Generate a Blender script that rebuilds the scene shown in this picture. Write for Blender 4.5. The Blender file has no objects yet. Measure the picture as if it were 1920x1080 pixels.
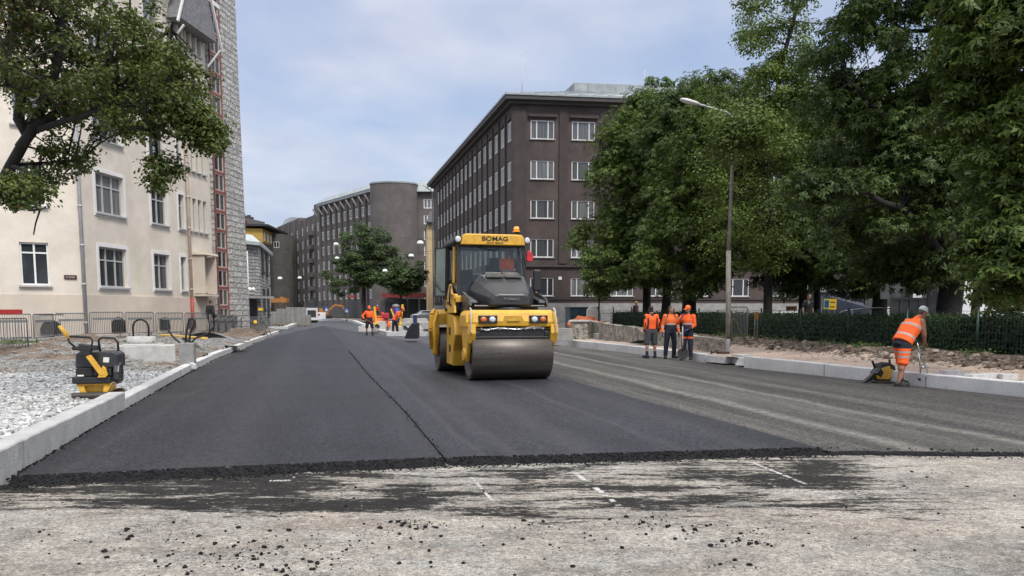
import bpy, bmesh, math, random
import numpy as np
from mathutils import Vector, Matrix, noise as mnoise
R = math.radians
SC = bpy.context.scene
COL = SC.collection
# ------------------------------------------------------------------ camera, world, sun, exposure
F, CX, CY = 1442.0, 960.0, 720.0          # focal length and optical centre, in pixels of a 1920 wide frame
H, TH = 1.65, R(5.55)                      # eye height, downward pitch
cd = bpy.data.cameras.new('camera'); cam = bpy.data.objects.new('camera', cd); COL.objects.link(cam)
cd.sensor_width = 36; cd.lens = 36 * F / 1920; cd.shift_y = (CY - 540) / 1920
cd.clip_start = 0.1; cd.clip_end = 6000
cam.location = (0, 0, H); cam.rotation_euler = (R(90) - TH, 0, 0)
SC.camera = cam
SC.view_settings.view_transform = 'Standard'; SC.view_settings.look = 'None'
SC.view_settings.exposure = 0.85; SC.view_settings.gamma = 1
SC.render.resolution_x, SC.render.resolution_y = 1024, 576
SC.cycles.max_bounces = 7; SC.cycles.diffuse_bounces = 3; SC.cycles.glossy_bounces = 3
SC.cycles.transparent_max_bounces = 12; SC.cycles.transmission_bounces = 6
SC.cycles.sample_clamp_indirect = 6
try:
    SC.cycles.use_denoising = True
except Exception:
    pass
SUN_EL, SUN_AZ = R(50), R(150)             # light comes from behind the camera, to the right
w = bpy.data.worlds.new('World'); SC.world = w; w.use_nodes = True
nt = w.node_tree; N = nt.nodes; L = nt.links
N.clear()
out = N.new('ShaderNodeOutputWorld'); bg = N.new('ShaderNodeBackground'); bg.inputs['Strength'].default_value = 0.1
sky = N.new('ShaderNodeTexSky'); sky.sky_type = 'NISHITA'; sky.sun_disc = False
sky.sun_elevation = SUN_EL; sky.sun_rotation = SUN_AZ; sky.air_density = 1.2; sky.dust_density = 2.0
tc = N.new('ShaderNodeTexCoord'); sep = N.new('ShaderNodeSeparateXYZ'); L.new(tc.outputs['Generated'], sep.inputs[0])
def wmath(op, a, b=None, c=None, clamp=False):
    n = N.new('ShaderNodeMath'); n.operation = op; n.use_clamp = clamp
    for i, q in enumerate((a, b, c)):
        if q is None: continue
        if isinstance(q, (int, float)): n.inputs[i].default_value = q
        else: L.new(q, n.inputs[i])
    return n.outputs[0]
zc = wmath('MAXIMUM', sep.outputs['Z'], 0.0)
# cloud layer: project the direction on a flat ceiling so that the clouds flatten towards the horizon
den = wmath('ADD', zc, 0.16)
cxn = N.new('ShaderNodeCombineXYZ')
L.new(wmath('DIVIDE', sep.outputs['X'], den), cxn.inputs[0]); L.new(wmath('DIVIDE', sep.outputs['Y'], den), cxn.inputs[1])
nz = N.new('ShaderNodeTexNoise'); nz.inputs['Scale'].default_value = 0.95; nz.inputs['Detail'].default_value = 6; nz.inputs['Roughness'].default_value = 0.52
nz.inputs['Distortion'].default_value = 0.25
L.new(cxn.outputs[0], nz.inputs['Vector'])
nz2 = N.new('ShaderNodeTexNoise'); nz2.inputs['Scale'].default_value = 2.3; nz2.inputs['Detail'].default_value = 5
L.new(cxn.outputs[0], nz2.inputs['Vector'])
ramp = N.new('ShaderNodeValToRGB'); L.new(nz.outputs['Fac'], ramp.inputs[0])
ramp.color_ramp.elements[0].position = 0.38; ramp.color_ramp.elements[1].position = 0.64
ramp.color_ramp.elements[0].color = (0.12,)*3 + (1,); ramp.color_ramp.elements[1].color = (1, 1, 1, 1)
cl = N.new('ShaderNodeValToRGB'); L.new(nz2.outputs['Fac'], cl.inputs[0])
cl.color_ramp.elements[0].position = 0.3; cl.color_ramp.elements[1].position = 0.72
cl.color_ramp.elements[0].color = (3.2, 3.45, 4.35, 1); cl.color_ramp.elements[1].color = (4.7, 4.8, 5.3, 1)
mx = N.new('ShaderNodeMix'); mx.data_type = 'RGBA'
skm = N.new('ShaderNodeMix'); skm.data_type = 'RGBA'; skm.blend_type = 'MULTIPLY'; skm.inputs[0].default_value = 1
L.new(sky.outputs[0], skm.inputs[6]); skm.inputs[7].default_value = (.72, .78, .86, 1)
skm2 = N.new('ShaderNodeMix'); skm2.data_type = 'RGBA'; skm2.inputs[0].default_value = 0.55
L.new(skm.outputs[2], skm2.inputs[6]); skm2.inputs[7].default_value = (2.55, 3.15, 4.5, 1)
L.new(ramp.outputs[0], mx.inputs[0]); L.new(skm2.outputs[2], mx.inputs[6]); L.new(cl.outputs[0], mx.inputs[7])
# overcast sky: brighter overhead than near the horizon
gain = wmath('MULTIPLY_ADD', wmath('MAXIMUM', wmath('SUBTRACT', zc, 0.35), 0.0), 4.2, 1.0)
mul = N.new('ShaderNodeVectorMath'); mul.operation = 'SCALE'; L.new(mx.outputs[2], mul.inputs[0]); L.new(gain, mul.inputs['Scale'])
neu = N.new('ShaderNodeMix'); neu.data_type = 'RGBA'; mrz = N.new('ShaderNodeMapRange'); L.new(zc, mrz.inputs[0])
mrz.inputs[1].default_value = .38; mrz.inputs[2].default_value = .75; mrz.inputs[4].default_value = .85      # the thick cloud overhead is neutral grey
lum = N.new('ShaderNodeRGBToBW'); L.new(mul.outputs[0], lum.inputs[0]); tint = N.new('ShaderNodeVectorMath'); tint.operation = 'SCALE'; tint.inputs[0].default_value = (1.05, 1.0, .95); L.new(lum.outputs[0], tint.inputs['Scale'])
L.new(mrz.outputs[0], neu.inputs[0]); L.new(mul.outputs[0], neu.inputs[6]); L.new(tint.outputs[0], neu.inputs[7])
L.new(neu.outputs[2], bg.inputs['Color']); L.new(bg.outputs[0], out.inputs[0])
sl = bpy.data.lights.new('sun', 'SUN'); sl.energy = 1.35; sl.angle = R(11); sl.color = (1, 0.96, 0.9)
sun = bpy.data.objects.new('sun', sl); COL.objects.link(sun)
_sd = Vector((math.sin(SUN_AZ) * math.cos(SUN_EL), math.cos(SUN_AZ) * math.cos(SUN_EL), math.sin(SUN_EL)))
sun.rotation_euler = (-_sd).to_track_quat('-Z', 'Y').to_euler()

# ------------------------------------------------------------------ measuring helpers
_c, _s = math.cos(TH), math.sin(TH)
def ray(x, y):
    u = (x - CX) / F; v = (CY - y) / F
    return Vector((u, _c + v * _s, -_s + v * _c))
def G(x, y, z=0.0):
    d = ray(x, y); t = (z - H) / d.z
    return Vector((0, 0, H)) + d * t
def P(x, y, Y):
    d = ray(x, y); return Vector((0, 0, H)) + d * (Y / d.y)
def V3(p, z): return Vector((p[0], p[1], z))
SD = Vector((-0.25, 1)).normalized()       # direction of the street

# ------------------------------------------------------------------ materials
MATS = {}
def M(name, col=(.5, .5, .5), rough=.6, var=.15, vs=3.0, bump=0., bs=60., metal=0., spec=.5, coat=0., col2=None, stretch=None, detail=5, fine=0., dist=.02, blotch=0., grime=None):
    if name in MATS: return MATS[name]
    m = bpy.data.materials.new(name); m.use_nodes = True; MATS[name] = m
    nt = m.node_tree; N = nt.nodes; L = nt.links
    b = N['Principled BSDF']; b.inputs['Metallic'].default_value = metal; b.inputs['Roughness'].default_value = rough
    b.inputs['Specular IOR Level'].default_value = spec; b.inputs['Coat Weight'].default_value = coat
    b.inputs['Coat Roughness'].default_value = 0.15
    t = N.new('ShaderNodeTexCoord'); vec = t.outputs['Object']
    if stretch:
        mp = N.new('ShaderNodeMapping'); mp.inputs['Scale'].default_value = stretch; L.new(vec, mp.inputs[0]); vec = mp.outputs[0]
    nz = N.new('ShaderNodeTexNoise'); nz.inputs['Scale'].default_value = vs; nz.inputs['Detail'].default_value = detail; nz.inputs['Roughness'].default_value = .6
    L.new(vec, nz.inputs['Vector'])
    rp = N.new('ShaderNodeValToRGB'); L.new(nz.outputs['Fac'], rp.inputs[0])
    c2 = col2 if col2 else tuple(min(1, c * (1 + var)) for c in col)
    c1 = col if col2 else tuple(c * (1 - var) for c in col)
    rp.color_ramp.elements[0].position = .32; rp.color_ramp.elements[1].position = .68
    rp.color_ramp.elements[0].color = c1 + (1,); rp.color_ramp.elements[1].color = c2 + (1,)
    colout = rp.outputs[0]
    if fine:
        n3 = N.new('ShaderNodeTexNoise'); n3.inputs['Scale'].default_value = bs; n3.inputs['Detail'].default_value = 3
        L.new(t.outputs['Object'], n3.inputs['Vector'])
        mr = N.new('ShaderNodeMapRange'); mr.inputs[1].default_value = .3; mr.inputs[2].default_value = .7
        mr.inputs[3].default_value = 1 - fine; mr.inputs[4].default_value = 1 + fine; L.new(n3.outputs['Fac'], mr.inputs[0])
        sc = N.new('ShaderNodeVectorMath'); sc.operation = 'SCALE'; L.new(colout, sc.inputs[0]); L.new(mr.outputs[0], sc.inputs['Scale']); colout = sc.outputs[0]
    if blotch:
        n4 = N.new('ShaderNodeTexNoise'); n4.inputs['Scale'].default_value = .35; n4.inputs['Detail'].default_value = 8; n4.inputs['Roughness'].default_value = .7
        L.new(t.outputs['Object'], n4.inputs['Vector'])
        mr = N.new('ShaderNodeMapRange'); mr.inputs[1].default_value = .3; mr.inputs[2].default_value = .7
        mr.inputs[3].default_value = 1 - blotch; mr.inputs[4].default_value = 1 + blotch; L.new(n4.outputs['Fac'], mr.inputs[0])
        sc = N.new('ShaderNodeVectorMath'); sc.operation = 'SCALE'; L.new(colout, sc.inputs[0]); L.new(mr.outputs[0], sc.inputs['Scale']); colout = sc.outputs[0]
    if grime:       # dirt runs: vertically drawn out noise, thresholded
        gc, lo, amt, gs = grime; mp = N.new('ShaderNodeMapping'); mp.inputs['Scale'].default_value = (gs, gs, gs * .22); L.new(t.outputs['Object'], mp.inputs[0])
        n6 = N.new('ShaderNodeTexNoise'); n6.inputs['Scale'].default_value = 1; n6.inputs['Detail'].default_value = 9; n6.inputs['Roughness'].default_value = .75; L.new(mp.outputs[0], n6.inputs['Vector'])
        mr = N.new('ShaderNodeMapRange'); mr.inputs[1].default_value = lo; mr.inputs[2].default_value = lo + .16; mr.inputs[4].default_value = amt; L.new(n6.outputs['Fac'], mr.inputs[0])
        gm = N.new('ShaderNodeMix'); gm.data_type = 'RGBA'; L.new(mr.outputs[0], gm.inputs[0]); L.new(colout, gm.inputs[6]); gm.inputs[7].default_value = gc + (1,); colout = gm.outputs[2]
    L.new(colout, b.inputs['Base Color'])
    if bump:
        n2 = N.new('ShaderNodeTexNoise'); n2.inputs['Scale'].default_value = bs; n2.inputs['Detail'].default_value = 4; L.new(t.outputs['Object'], n2.inputs['Vector'])
        bp = N.new('ShaderNodeBump'); bp.inputs['Strength'].default_value = bump; bp.inputs['Distance'].default_value = dist
        L.new(n2.outputs['Fac'], bp.inputs['Height']); L.new(bp.outputs[0], b.inputs['Normal'])
    return m
def emis(name, col, strength):
    m = M(name, col); b = m.node_tree.nodes['Principled BSDF']
    b.inputs['Emission Color'].default_value = col + (1,); b.inputs['Emission Strength'].default_value = strength
    return m

# ------------------------------------------------------------------ mesh builder
class MB:
    def __init__(s): s.v = []; s.f = []; s.mi = []; s.sm = []
    def add(s, verts, faces, m=0, smooth=False):
        o = len(s.v); s.v += [tuple(p) for p in verts]
        for f in faces: s.f.append(tuple(o + i for i in f)); s.mi.append(m); s.sm.append(smooth)
        return s
    def box(s, c, d, rz=0., m=0, rx=0., ry=0., top=None):
        """c centre, d full size; top = (sx, sy) scale of the top face"""
        hx, hy, hz = d[0] / 2, d[1] / 2, d[2] / 2; tx, ty = top if top else (1, 1)
        vs = [(-hx, -hy, -hz), (hx, -hy, -hz), (hx, hy, -hz), (-hx, hy, -hz), (-hx*tx, -hy*ty, hz), (hx*tx, -hy*ty, hz), (hx*tx, hy*ty, hz), (-hx*tx, hy*ty, hz)]
        mt = Matrix.Translation(c) @ Matrix.Rotation(rz, 4, 'Z') @ Matrix.Rotation(ry, 4, 'Y') @ Matrix.Rotation(rx, 4, 'X')
        return s.add([mt @ Vector(p) for p in vs], [(0, 3, 2, 1), (4, 5, 6, 7), (0, 1, 5, 4), (1, 2, 6, 5), (2, 3, 7, 6), (3, 0, 4, 7)], m)
    def bar(s, a, b, wd, ht, m=0):
        """box from a to b, wd wide (horizontal), ht high"""
        a, b = Vector(a), Vector(b); d = (b - a).normalized()
        up = Vector((0, 0, 1)) if abs(d.z) < .95 else Vector((0, 1, 0))
        r = d.cross(up).normalized() * wd / 2; u = r.cross(d).normalized() * ht / 2
        vs = [a - r - u, a + r - u, a + r + u, a - r + u, b - r - u, b + r - u, b + r + u, b - r + u]
        return s.add(vs, [(3, 2, 1, 0), (4, 5, 6, 7), (0, 1, 5, 4), (1, 2, 6, 5), (2, 3, 7, 6), (3, 0, 4, 7)], m)
    def cyl(s, a, b, r0, r1=None, n=14, m=0, caps=True, smooth=True):
        a, b = Vector(a), Vector(b); r1 = r0 if r1 is None else r1
        d = (b - a).normalized(); up = Vector((0, 0, 1)) if abs(d.z) < .9 else Vector((1, 0, 0))
        x = d.cross(up).normalized(); y = d.cross(x)
        vs = []
        for p, r in ((a, r0), (b, r1)):
            for i in range(n):
                t = 2 * math.pi * i / n; vs.append(p + (x * math.cos(t) + y * math.sin(t)) * r)
        s.add(vs, [(i, n + i, n + (i + 1) % n, (i + 1) % n) for i in range(n)], m, smooth)
        if caps:
            o = len(s.v) - 2 * n
            s.f.append(tuple(o + i for i in range(n))); s.mi.append(m); s.sm.append(False)
            s.f.append(tuple(o + n + i for i in reversed(range(n)))); s.mi.append(m); s.sm.append(False)
        return s
    def tube(s, pts, r, n=8, m=0, caps=True):
        pts = [Vector(p) for p in pts]; k = len(pts)
        rr = r if isinstance(r, (list, tuple)) else [r] * k
        vs = []; px = None
        for i, p in enumerate(pts):
            d = (pts[min(i + 1, k - 1)] - pts[max(i - 1, 0)]).normalized()
            if px is None:
                up = Vector((0, 0, 1)) if abs(d.z) < .9 else Vector((1, 0, 0)); px = d.cross(up).normalized()
            px = (px - d * px.dot(d)).normalized(); py = d.cross(px)
            for j in range(n):
                t = 2 * math.pi * j / n; vs.append(p + (px * math.cos(t) + py * math.sin(t)) * rr[i])
        fs = [(i*n + j, (i+1)*n + j, (i+1)*n + (j+1) % n, i*n + (j+1) % n) for i in range(k - 1) for j in range(n)]
        s.add(vs, fs, m, True)
        if caps: s.add(vs[:n], [tuple(range(n))], m); s.add(vs[-n:], [tuple(reversed(range(n)))], m)
        return s
    def prism(s, poly, lo, hi, plane='xz', m=0, smooth=False):
        """polygon in a plane, extruded along the remaining axis from lo to hi"""
        def mk(p, q):
            return {'xz': (p[0], q, p[1]), 'yz': (q, p[0], p[1]), 'xy': (p[0], p[1], q)}[plane]
        n = len(poly); vs = [mk(p, lo) for p in poly] + [mk(p, hi) for p in poly]
        s.add(vs, [tuple(range(n)), tuple(range(2*n - 1, n - 1, -1))], m)
        s.add(vs, [(i, n + i, n + (i+1) % n, (i+1) % n) for i in range(n)], m, smooth)
        return s
    def loft(s, rings, m=0, caps=True, smooth=True, close=True):
        n = len(rings[0]); vs = [p for r in rings for p in r]
        e = n if close else n - 1
        s.add(vs, [(i*n + j, i*n + (j+1) % n, (i+1)*n + (j+1) % n, (i+1)*n + j) for i in range(len(rings) - 1) for j in range(e)], m, smooth)
        if caps: s.add(rings[0], [tuple(reversed(range(n)))], m); s.add(rings[-1], [tuple(range(n))], m)
        return s
    def ball(s, c, r, n=12, k=8, m=0, jit=0., rng=None, rot=None):
        r = (r, r, r) if isinstance(r, (int, float)) else r; c = Vector(c)
        rings = []; vs = [];
        for i in range(k + 1):
            ph = math.pi * i / k
            for j in range(n):
                t = 2 * math.pi * j / n
                q = 1 + (rng.uniform(-jit, jit) if jit else 0)
                p = Vector((math.sin(ph)*math.cos(t)*r[0]*q, math.sin(ph)*math.sin(t)*r[1]*q, math.cos(ph)*r[2]*q))
                if i in (0, k): p = Vector((0, 0, r[2] * (1 if i == 0 else -1)))
                vs.append(c + (rot @ p if rot else p))
        fs = []
        for i in range(k):
            for j in range(n):
                a, b, cc, d = i*n + j, (i+1)*n + j, (i+1)*n + (j+1) % n, i*n + (j+1) % n
                fs.append((a, b, cc) if i == 0 else ((a, b, d) if i == k - 1 else (a, b, cc, d)))
        return s.add(vs, fs, m, jit == 0)
    def mesh(s, name, mats):
        me = bpy.data.meshes.new(name); me.from_pydata(s.v, [], s.f)
        for m in (mats if isinstance(mats, (list, tuple)) else [mats]): me.materials.append(m)
        me.polygons.foreach_set('material_index', s.mi); me.polygons.foreach_set('use_smooth', s.sm)
        bm = bmesh.new(); bm.from_mesh(me); bmesh.ops.remove_doubles(bm, verts=bm.verts, dist=1e-5) if len(s.v) < 60000 else None
        bmesh.ops.recalc_face_normals(bm, faces=bm.faces) if len(s.v) < 60000 else None
        bm.to_mesh(me); bm.free(); me.update()
        return me
    def build(s, name, mats, parent=None, bevel=0., seg=2, loc=None, rz=0.):
        o = bpy.data.objects.new(name, s.mesh(name, mats)); COL.objects.link(o)
        if parent: o.parent = parent
        if loc is not None: o.location = loc
        o.rotation_euler.z = rz
        if bevel:
            b = o.modifiers.new('Bevel', 'BEVEL'); b.width = bevel; b.segments = seg; b.limit_method = 'ANGLE'; b.angle_limit = R(35)
        return o
def tag(o, label=None, cat=None, group=None, kind=None):
    if label: o['label'] = label
    if cat: o['category'] = cat
    if group: o['group'] = group
    if kind: o['kind'] = kind
    return o
def empty(name, loc, label, cat, rz=0., group=None, scale=1.):
    o = bpy.data.objects.new(name, None); COL.objects.link(o); o.location = loc; o.rotation_euler.z = rz; o.empty_display_size = .2
    o.scale = (scale,)*3
    return tag(o, label, cat, group)
def structure(o): o['kind'] = 'structure'; return o
def copy_tree(o, parent=None):
    c = o.copy(); COL.objects.link(c)
    if parent: c.parent = parent
    for ch in [q for q in bpy.data.objects if q.parent == o]: copy_tree(ch, c)
    return c
def inst(name, me, parent, loc, rz=0., scale=None):
    o = bpy.data.objects.new(name, me); COL.objects.link(o); o.parent = parent; o.location = loc; o.rotation_euler.z = rz
    if scale: o.scale = scale
    return o
def text_mesh(txt, size, depth=.004, bold=0., sx=1.):
    cu = bpy.data.curves.new('txt', 'FONT'); cu.body = txt; cu.size = size; cu.extrude = depth; cu.align_x = 'CENTER'; cu.align_y = 'CENTER'; cu.offset = bold
    ob = bpy.data.objects.new('txt', cu); COL.objects.link(ob)
    dg = bpy.context.evaluated_depsgraph_get(); me = bpy.data.meshes.new_from_object(ob.evaluated_get(dg))
    bpy.data.objects.remove(ob); bpy.data.curves.remove(cu)
    for v in me.vertices: v.co.x *= sx
    return me
# ------------------------------------------------------------------ ground materials
def asphalt(name, c1, c2, streak, rough=.62, grain=.5, bump=.6, ang=14.04, dust=None, tracks=()):
    m = bpy.data.materials.new(name); m.use_nodes = True; nt = m.node_tree; N = nt.nodes; L = nt.links; b = N['Principled BSDF']
    t = N.new('ShaderNodeTexCoord'); rot = N.new('ShaderNodeMapping'); rot.inputs['Rotation'].default_value = (0, 0, -R(ang)); L.new(t.outputs['Object'], rot.inputs[0])
    st = N.new('ShaderNodeMapping'); st.inputs['Scale'].default_value = (1.6, .12, 1); L.new(rot.outputs[0], st.inputs[0])
    n1 = N.new('ShaderNodeTexNoise'); n1.inputs['Scale'].default_value = 1.3; n1.inputs['Detail'].default_value = 7; n1.inputs['Roughness'].default_value = .65; L.new(st.outputs[0], n1.inputs['Vector'])
    n2 = N.new('ShaderNodeTexNoise'); n2.inputs['Scale'].default_value = .5; n2.inputs['Detail'].default_value = 6; L.new(t.outputs['Object'], n2.inputs['Vector'])
    ad = N.new('ShaderNodeMath'); ad.operation = 'MULTIPLY_ADD'; L.new(n1.outputs['Fac'], ad.inputs[0]); ad.inputs[1].default_value = streak
    sb = N.new('ShaderNodeMath'); sb.operation = 'MULTIPLY'; L.new(n2.outputs['Fac'], sb.inputs[0]); sb.inputs[1].default_value = 1 - streak; L.new(sb.outputs[0], ad.inputs[2])
    rp = N.new('ShaderNodeValToRGB'); L.new(ad.outputs[0], rp.inputs[0]); rp.color_ramp.elements[0].position = .36; rp.color_ramp.elements[1].position = .66
    rp.color_ramp.elements[0].color = c1 + (1,); rp.color_ramp.elements[1].color = c2 + (1,)
    vo = N.new('ShaderNodeTexVoronoi'); vo.inputs['Scale'].default_value = 75; vo.inputs['Randomness'].default_value = 1; L.new(t.outputs['Object'], vo.inputs['Vector'])
    hs = N.new('ShaderNodeSeparateColor'); L.new(vo.outputs['Color'], hs.inputs[0])
    mr = N.new('ShaderNodeMapRange'); mr.inputs[1].default_value = 0; mr.inputs[2].default_value = 1; mr.inputs[3].default_value = 1 - grain; mr.inputs[4].default_value = 1 + grain; L.new(hs.outputs[0], mr.inputs[0])
    sc = N.new('ShaderNodeVectorMath'); sc.operation = 'SCALE'; L.new(rp.outputs[0], sc.inputs[0]); L.new(mr.outputs[0], sc.inputs['Scale'])
    colout = sc.outputs[0]
    if dust:
        col, sx, sy, lo, hi, amt = dust
        dm = N.new('ShaderNodeMapping'); dm.inputs['Scale'].default_value = (sx, sy, 1); L.new(rot.outputs[0], dm.inputs[0])
        dn = N.new('ShaderNodeTexNoise'); dn.inputs['Scale'].default_value = 1; dn.inputs['Detail'].default_value = 8; dn.inputs['Roughness'].default_value = .72; L.new(dm.outputs[0], dn.inputs['Vector'])
        dr = N.new('ShaderNodeMapRange'); dr.inputs[1].default_value = lo; dr.inputs[2].default_value = hi; dr.inputs[3].default_value = 0; dr.inputs[4].default_value = amt; L.new(dn.outputs['Fac'], dr.inputs[0])
        mxx = N.new('ShaderNodeMix'); mxx.data_type = 'RGBA'; L.new(dr.outputs[0], mxx.inputs[0]); L.new(colout, mxx.inputs[6]); mxx.inputs[7].default_value = col + (1,); colout = mxx.outputs[2]
    # coarser stone pattern over the fine grain
    v2 = N.new('ShaderNodeTexVoronoi'); v2.inputs['Scale'].default_value = 34; L.new(t.outputs['Object'], v2.inputs['Vector']); h2 = N.new('ShaderNodeSeparateColor'); L.new(v2.outputs['Color'], h2.inputs[0])
    m2 = N.new('ShaderNodeMapRange'); m2.inputs[3].default_value = 1 - grain * .8; m2.inputs[4].default_value = 1 + grain * .8; L.new(h2.outputs[1], m2.inputs[0])
    s2 = N.new('ShaderNodeVectorMath'); s2.operation = 'SCALE'; L.new(colout, s2.inputs[0]); L.new(m2.outputs[0], s2.inputs['Scale']); colout = s2.outputs[0]
    if tracks:       # dusty wheel tracks: soft bands at given distances across the lane, broken up by noise
        slope, lst, dcol = tracks; sx = N.new('ShaderNodeSeparateXYZ'); L.new(t.outputs['Object'], sx.inputs[0])
        def m_(op, a, bb, cc=None, cl=False):
            n = N.new('ShaderNodeMath'); n.operation = op; n.use_clamp = cl
            for i, q in enumerate((a, bb, cc)):
                if q is None: continue
                if isinstance(q, (int, float)): n.inputs[i].default_value = q
                else: L.new(q, n.inputs[i])
            return n.outputs[0]
        wob = N.new('ShaderNodeTexNoise'); wob.inputs['Scale'].default_value = .35; L.new(t.outputs['Object'], wob.inputs['Vector'])
        u = m_('ADD', m_('MULTIPLY_ADD', sx.outputs[1], slope, sx.outputs[0]), m_('MULTIPLY_ADD', wob.outputs['Fac'], .5, -.25)); tot = None
        for u0, wd, am in lst:
            d = m_('MULTIPLY', m_('SUBTRACT', 1.0, m_('DIVIDE', m_('ABSOLUTE', m_('SUBTRACT', u, u0), 0), wd), cl=True), am); tot = d if tot is None else m_('MAXIMUM', tot, d)
        bn = N.new('ShaderNodeTexNoise'); bn.inputs['Scale'].default_value = 6; bn.inputs['Detail'].default_value = 8; bn.inputs['Roughness'].default_value = .8; L.new(t.outputs['Object'], bn.inputs['Vector'])
        br = N.new('ShaderNodeMapRange'); br.inputs[1].default_value = .38; br.inputs[2].default_value = .6; br.inputs[3].default_value = .15; br.inputs[4].default_value = 1; L.new(bn.outputs['Fac'], br.inputs[0])
        tm_ = m_('MULTIPLY', tot, br.outputs[0], cl=True); mt_ = N.new('ShaderNodeMix'); mt_.data_type = 'RGBA'; L.new(tm_, mt_.inputs[0]); L.new(colout, mt_.inputs[6]); mt_.inputs[7].default_value = dcol + (1,); colout = mt_.outputs[2]
    L.new(colout, b.inputs['Base Color'])
    b.inputs['Roughness'].default_value = rough; b.inputs['Specular IOR Level'].default_value = .36
    bp = N.new('ShaderNodeBump'); bp.inputs['Strength'].default_value = bump; bp.inputs['Distance'].default_value = .02
    n5 = N.new('ShaderNodeTexNoise'); n5.inputs['Scale'].default_value = 48; n5.inputs['Detail'].default_value = 3; L.new(t.outputs['Object'], n5.inputs['Vector'])
    L.new(n5.outputs['Fac'], bp.inputs['Height']); L.new(bp.outputs[0], b.inputs['Normal'])
    return m
m_new = asphalt('fresh asphalt', (.0115, .012, .0170), (.024, .0248, .0325), .5, rough=.62, grain=.85, bump=1., tracks=(.25, [(-1.1, .5, .35), (-4.0, .35, .3), (-2.6, .12, .4), (1.2, .3, .3)], (.050, .050, .057)))
m_mid = asphalt('rolled asphalt', (.0155, .0162, .0225), (.031, .0322, .0415), .6, rough=.58, grain=.75, bump=1., tracks=(.25, [(3.1, .35, .55), (4.2, .1, .6), (2.2, .2, .4), (5.2, .4, .4), (1.8, .08, .5)], (.062, .062, .069)))
m_old = asphalt('dusty asphalt', (.036, .035, .034), (.068, .065, .061), .75, rough=.8, grain=.6, bump=.9, ang=13, dust=((.19, .18, .165), .9, .05, .50, .80, .7), tracks=(.23, [(6.95, .26, .85), (8.45, .22, .75), (7.7, .6, .25), (9.7, .3, .25), (10.5, .5, .2)], (.25, .235, .21)))
m_far = asphalt('grey asphalt', (.044, .045, .054), (.078, .079, .089), .4, rough=.62, grain=.3)
m_crumb = M('loose asphalt', (.009, .009, .0105), .7, spec=.2, var=.5, vs=30, bump=.6, bs=120)

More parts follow.
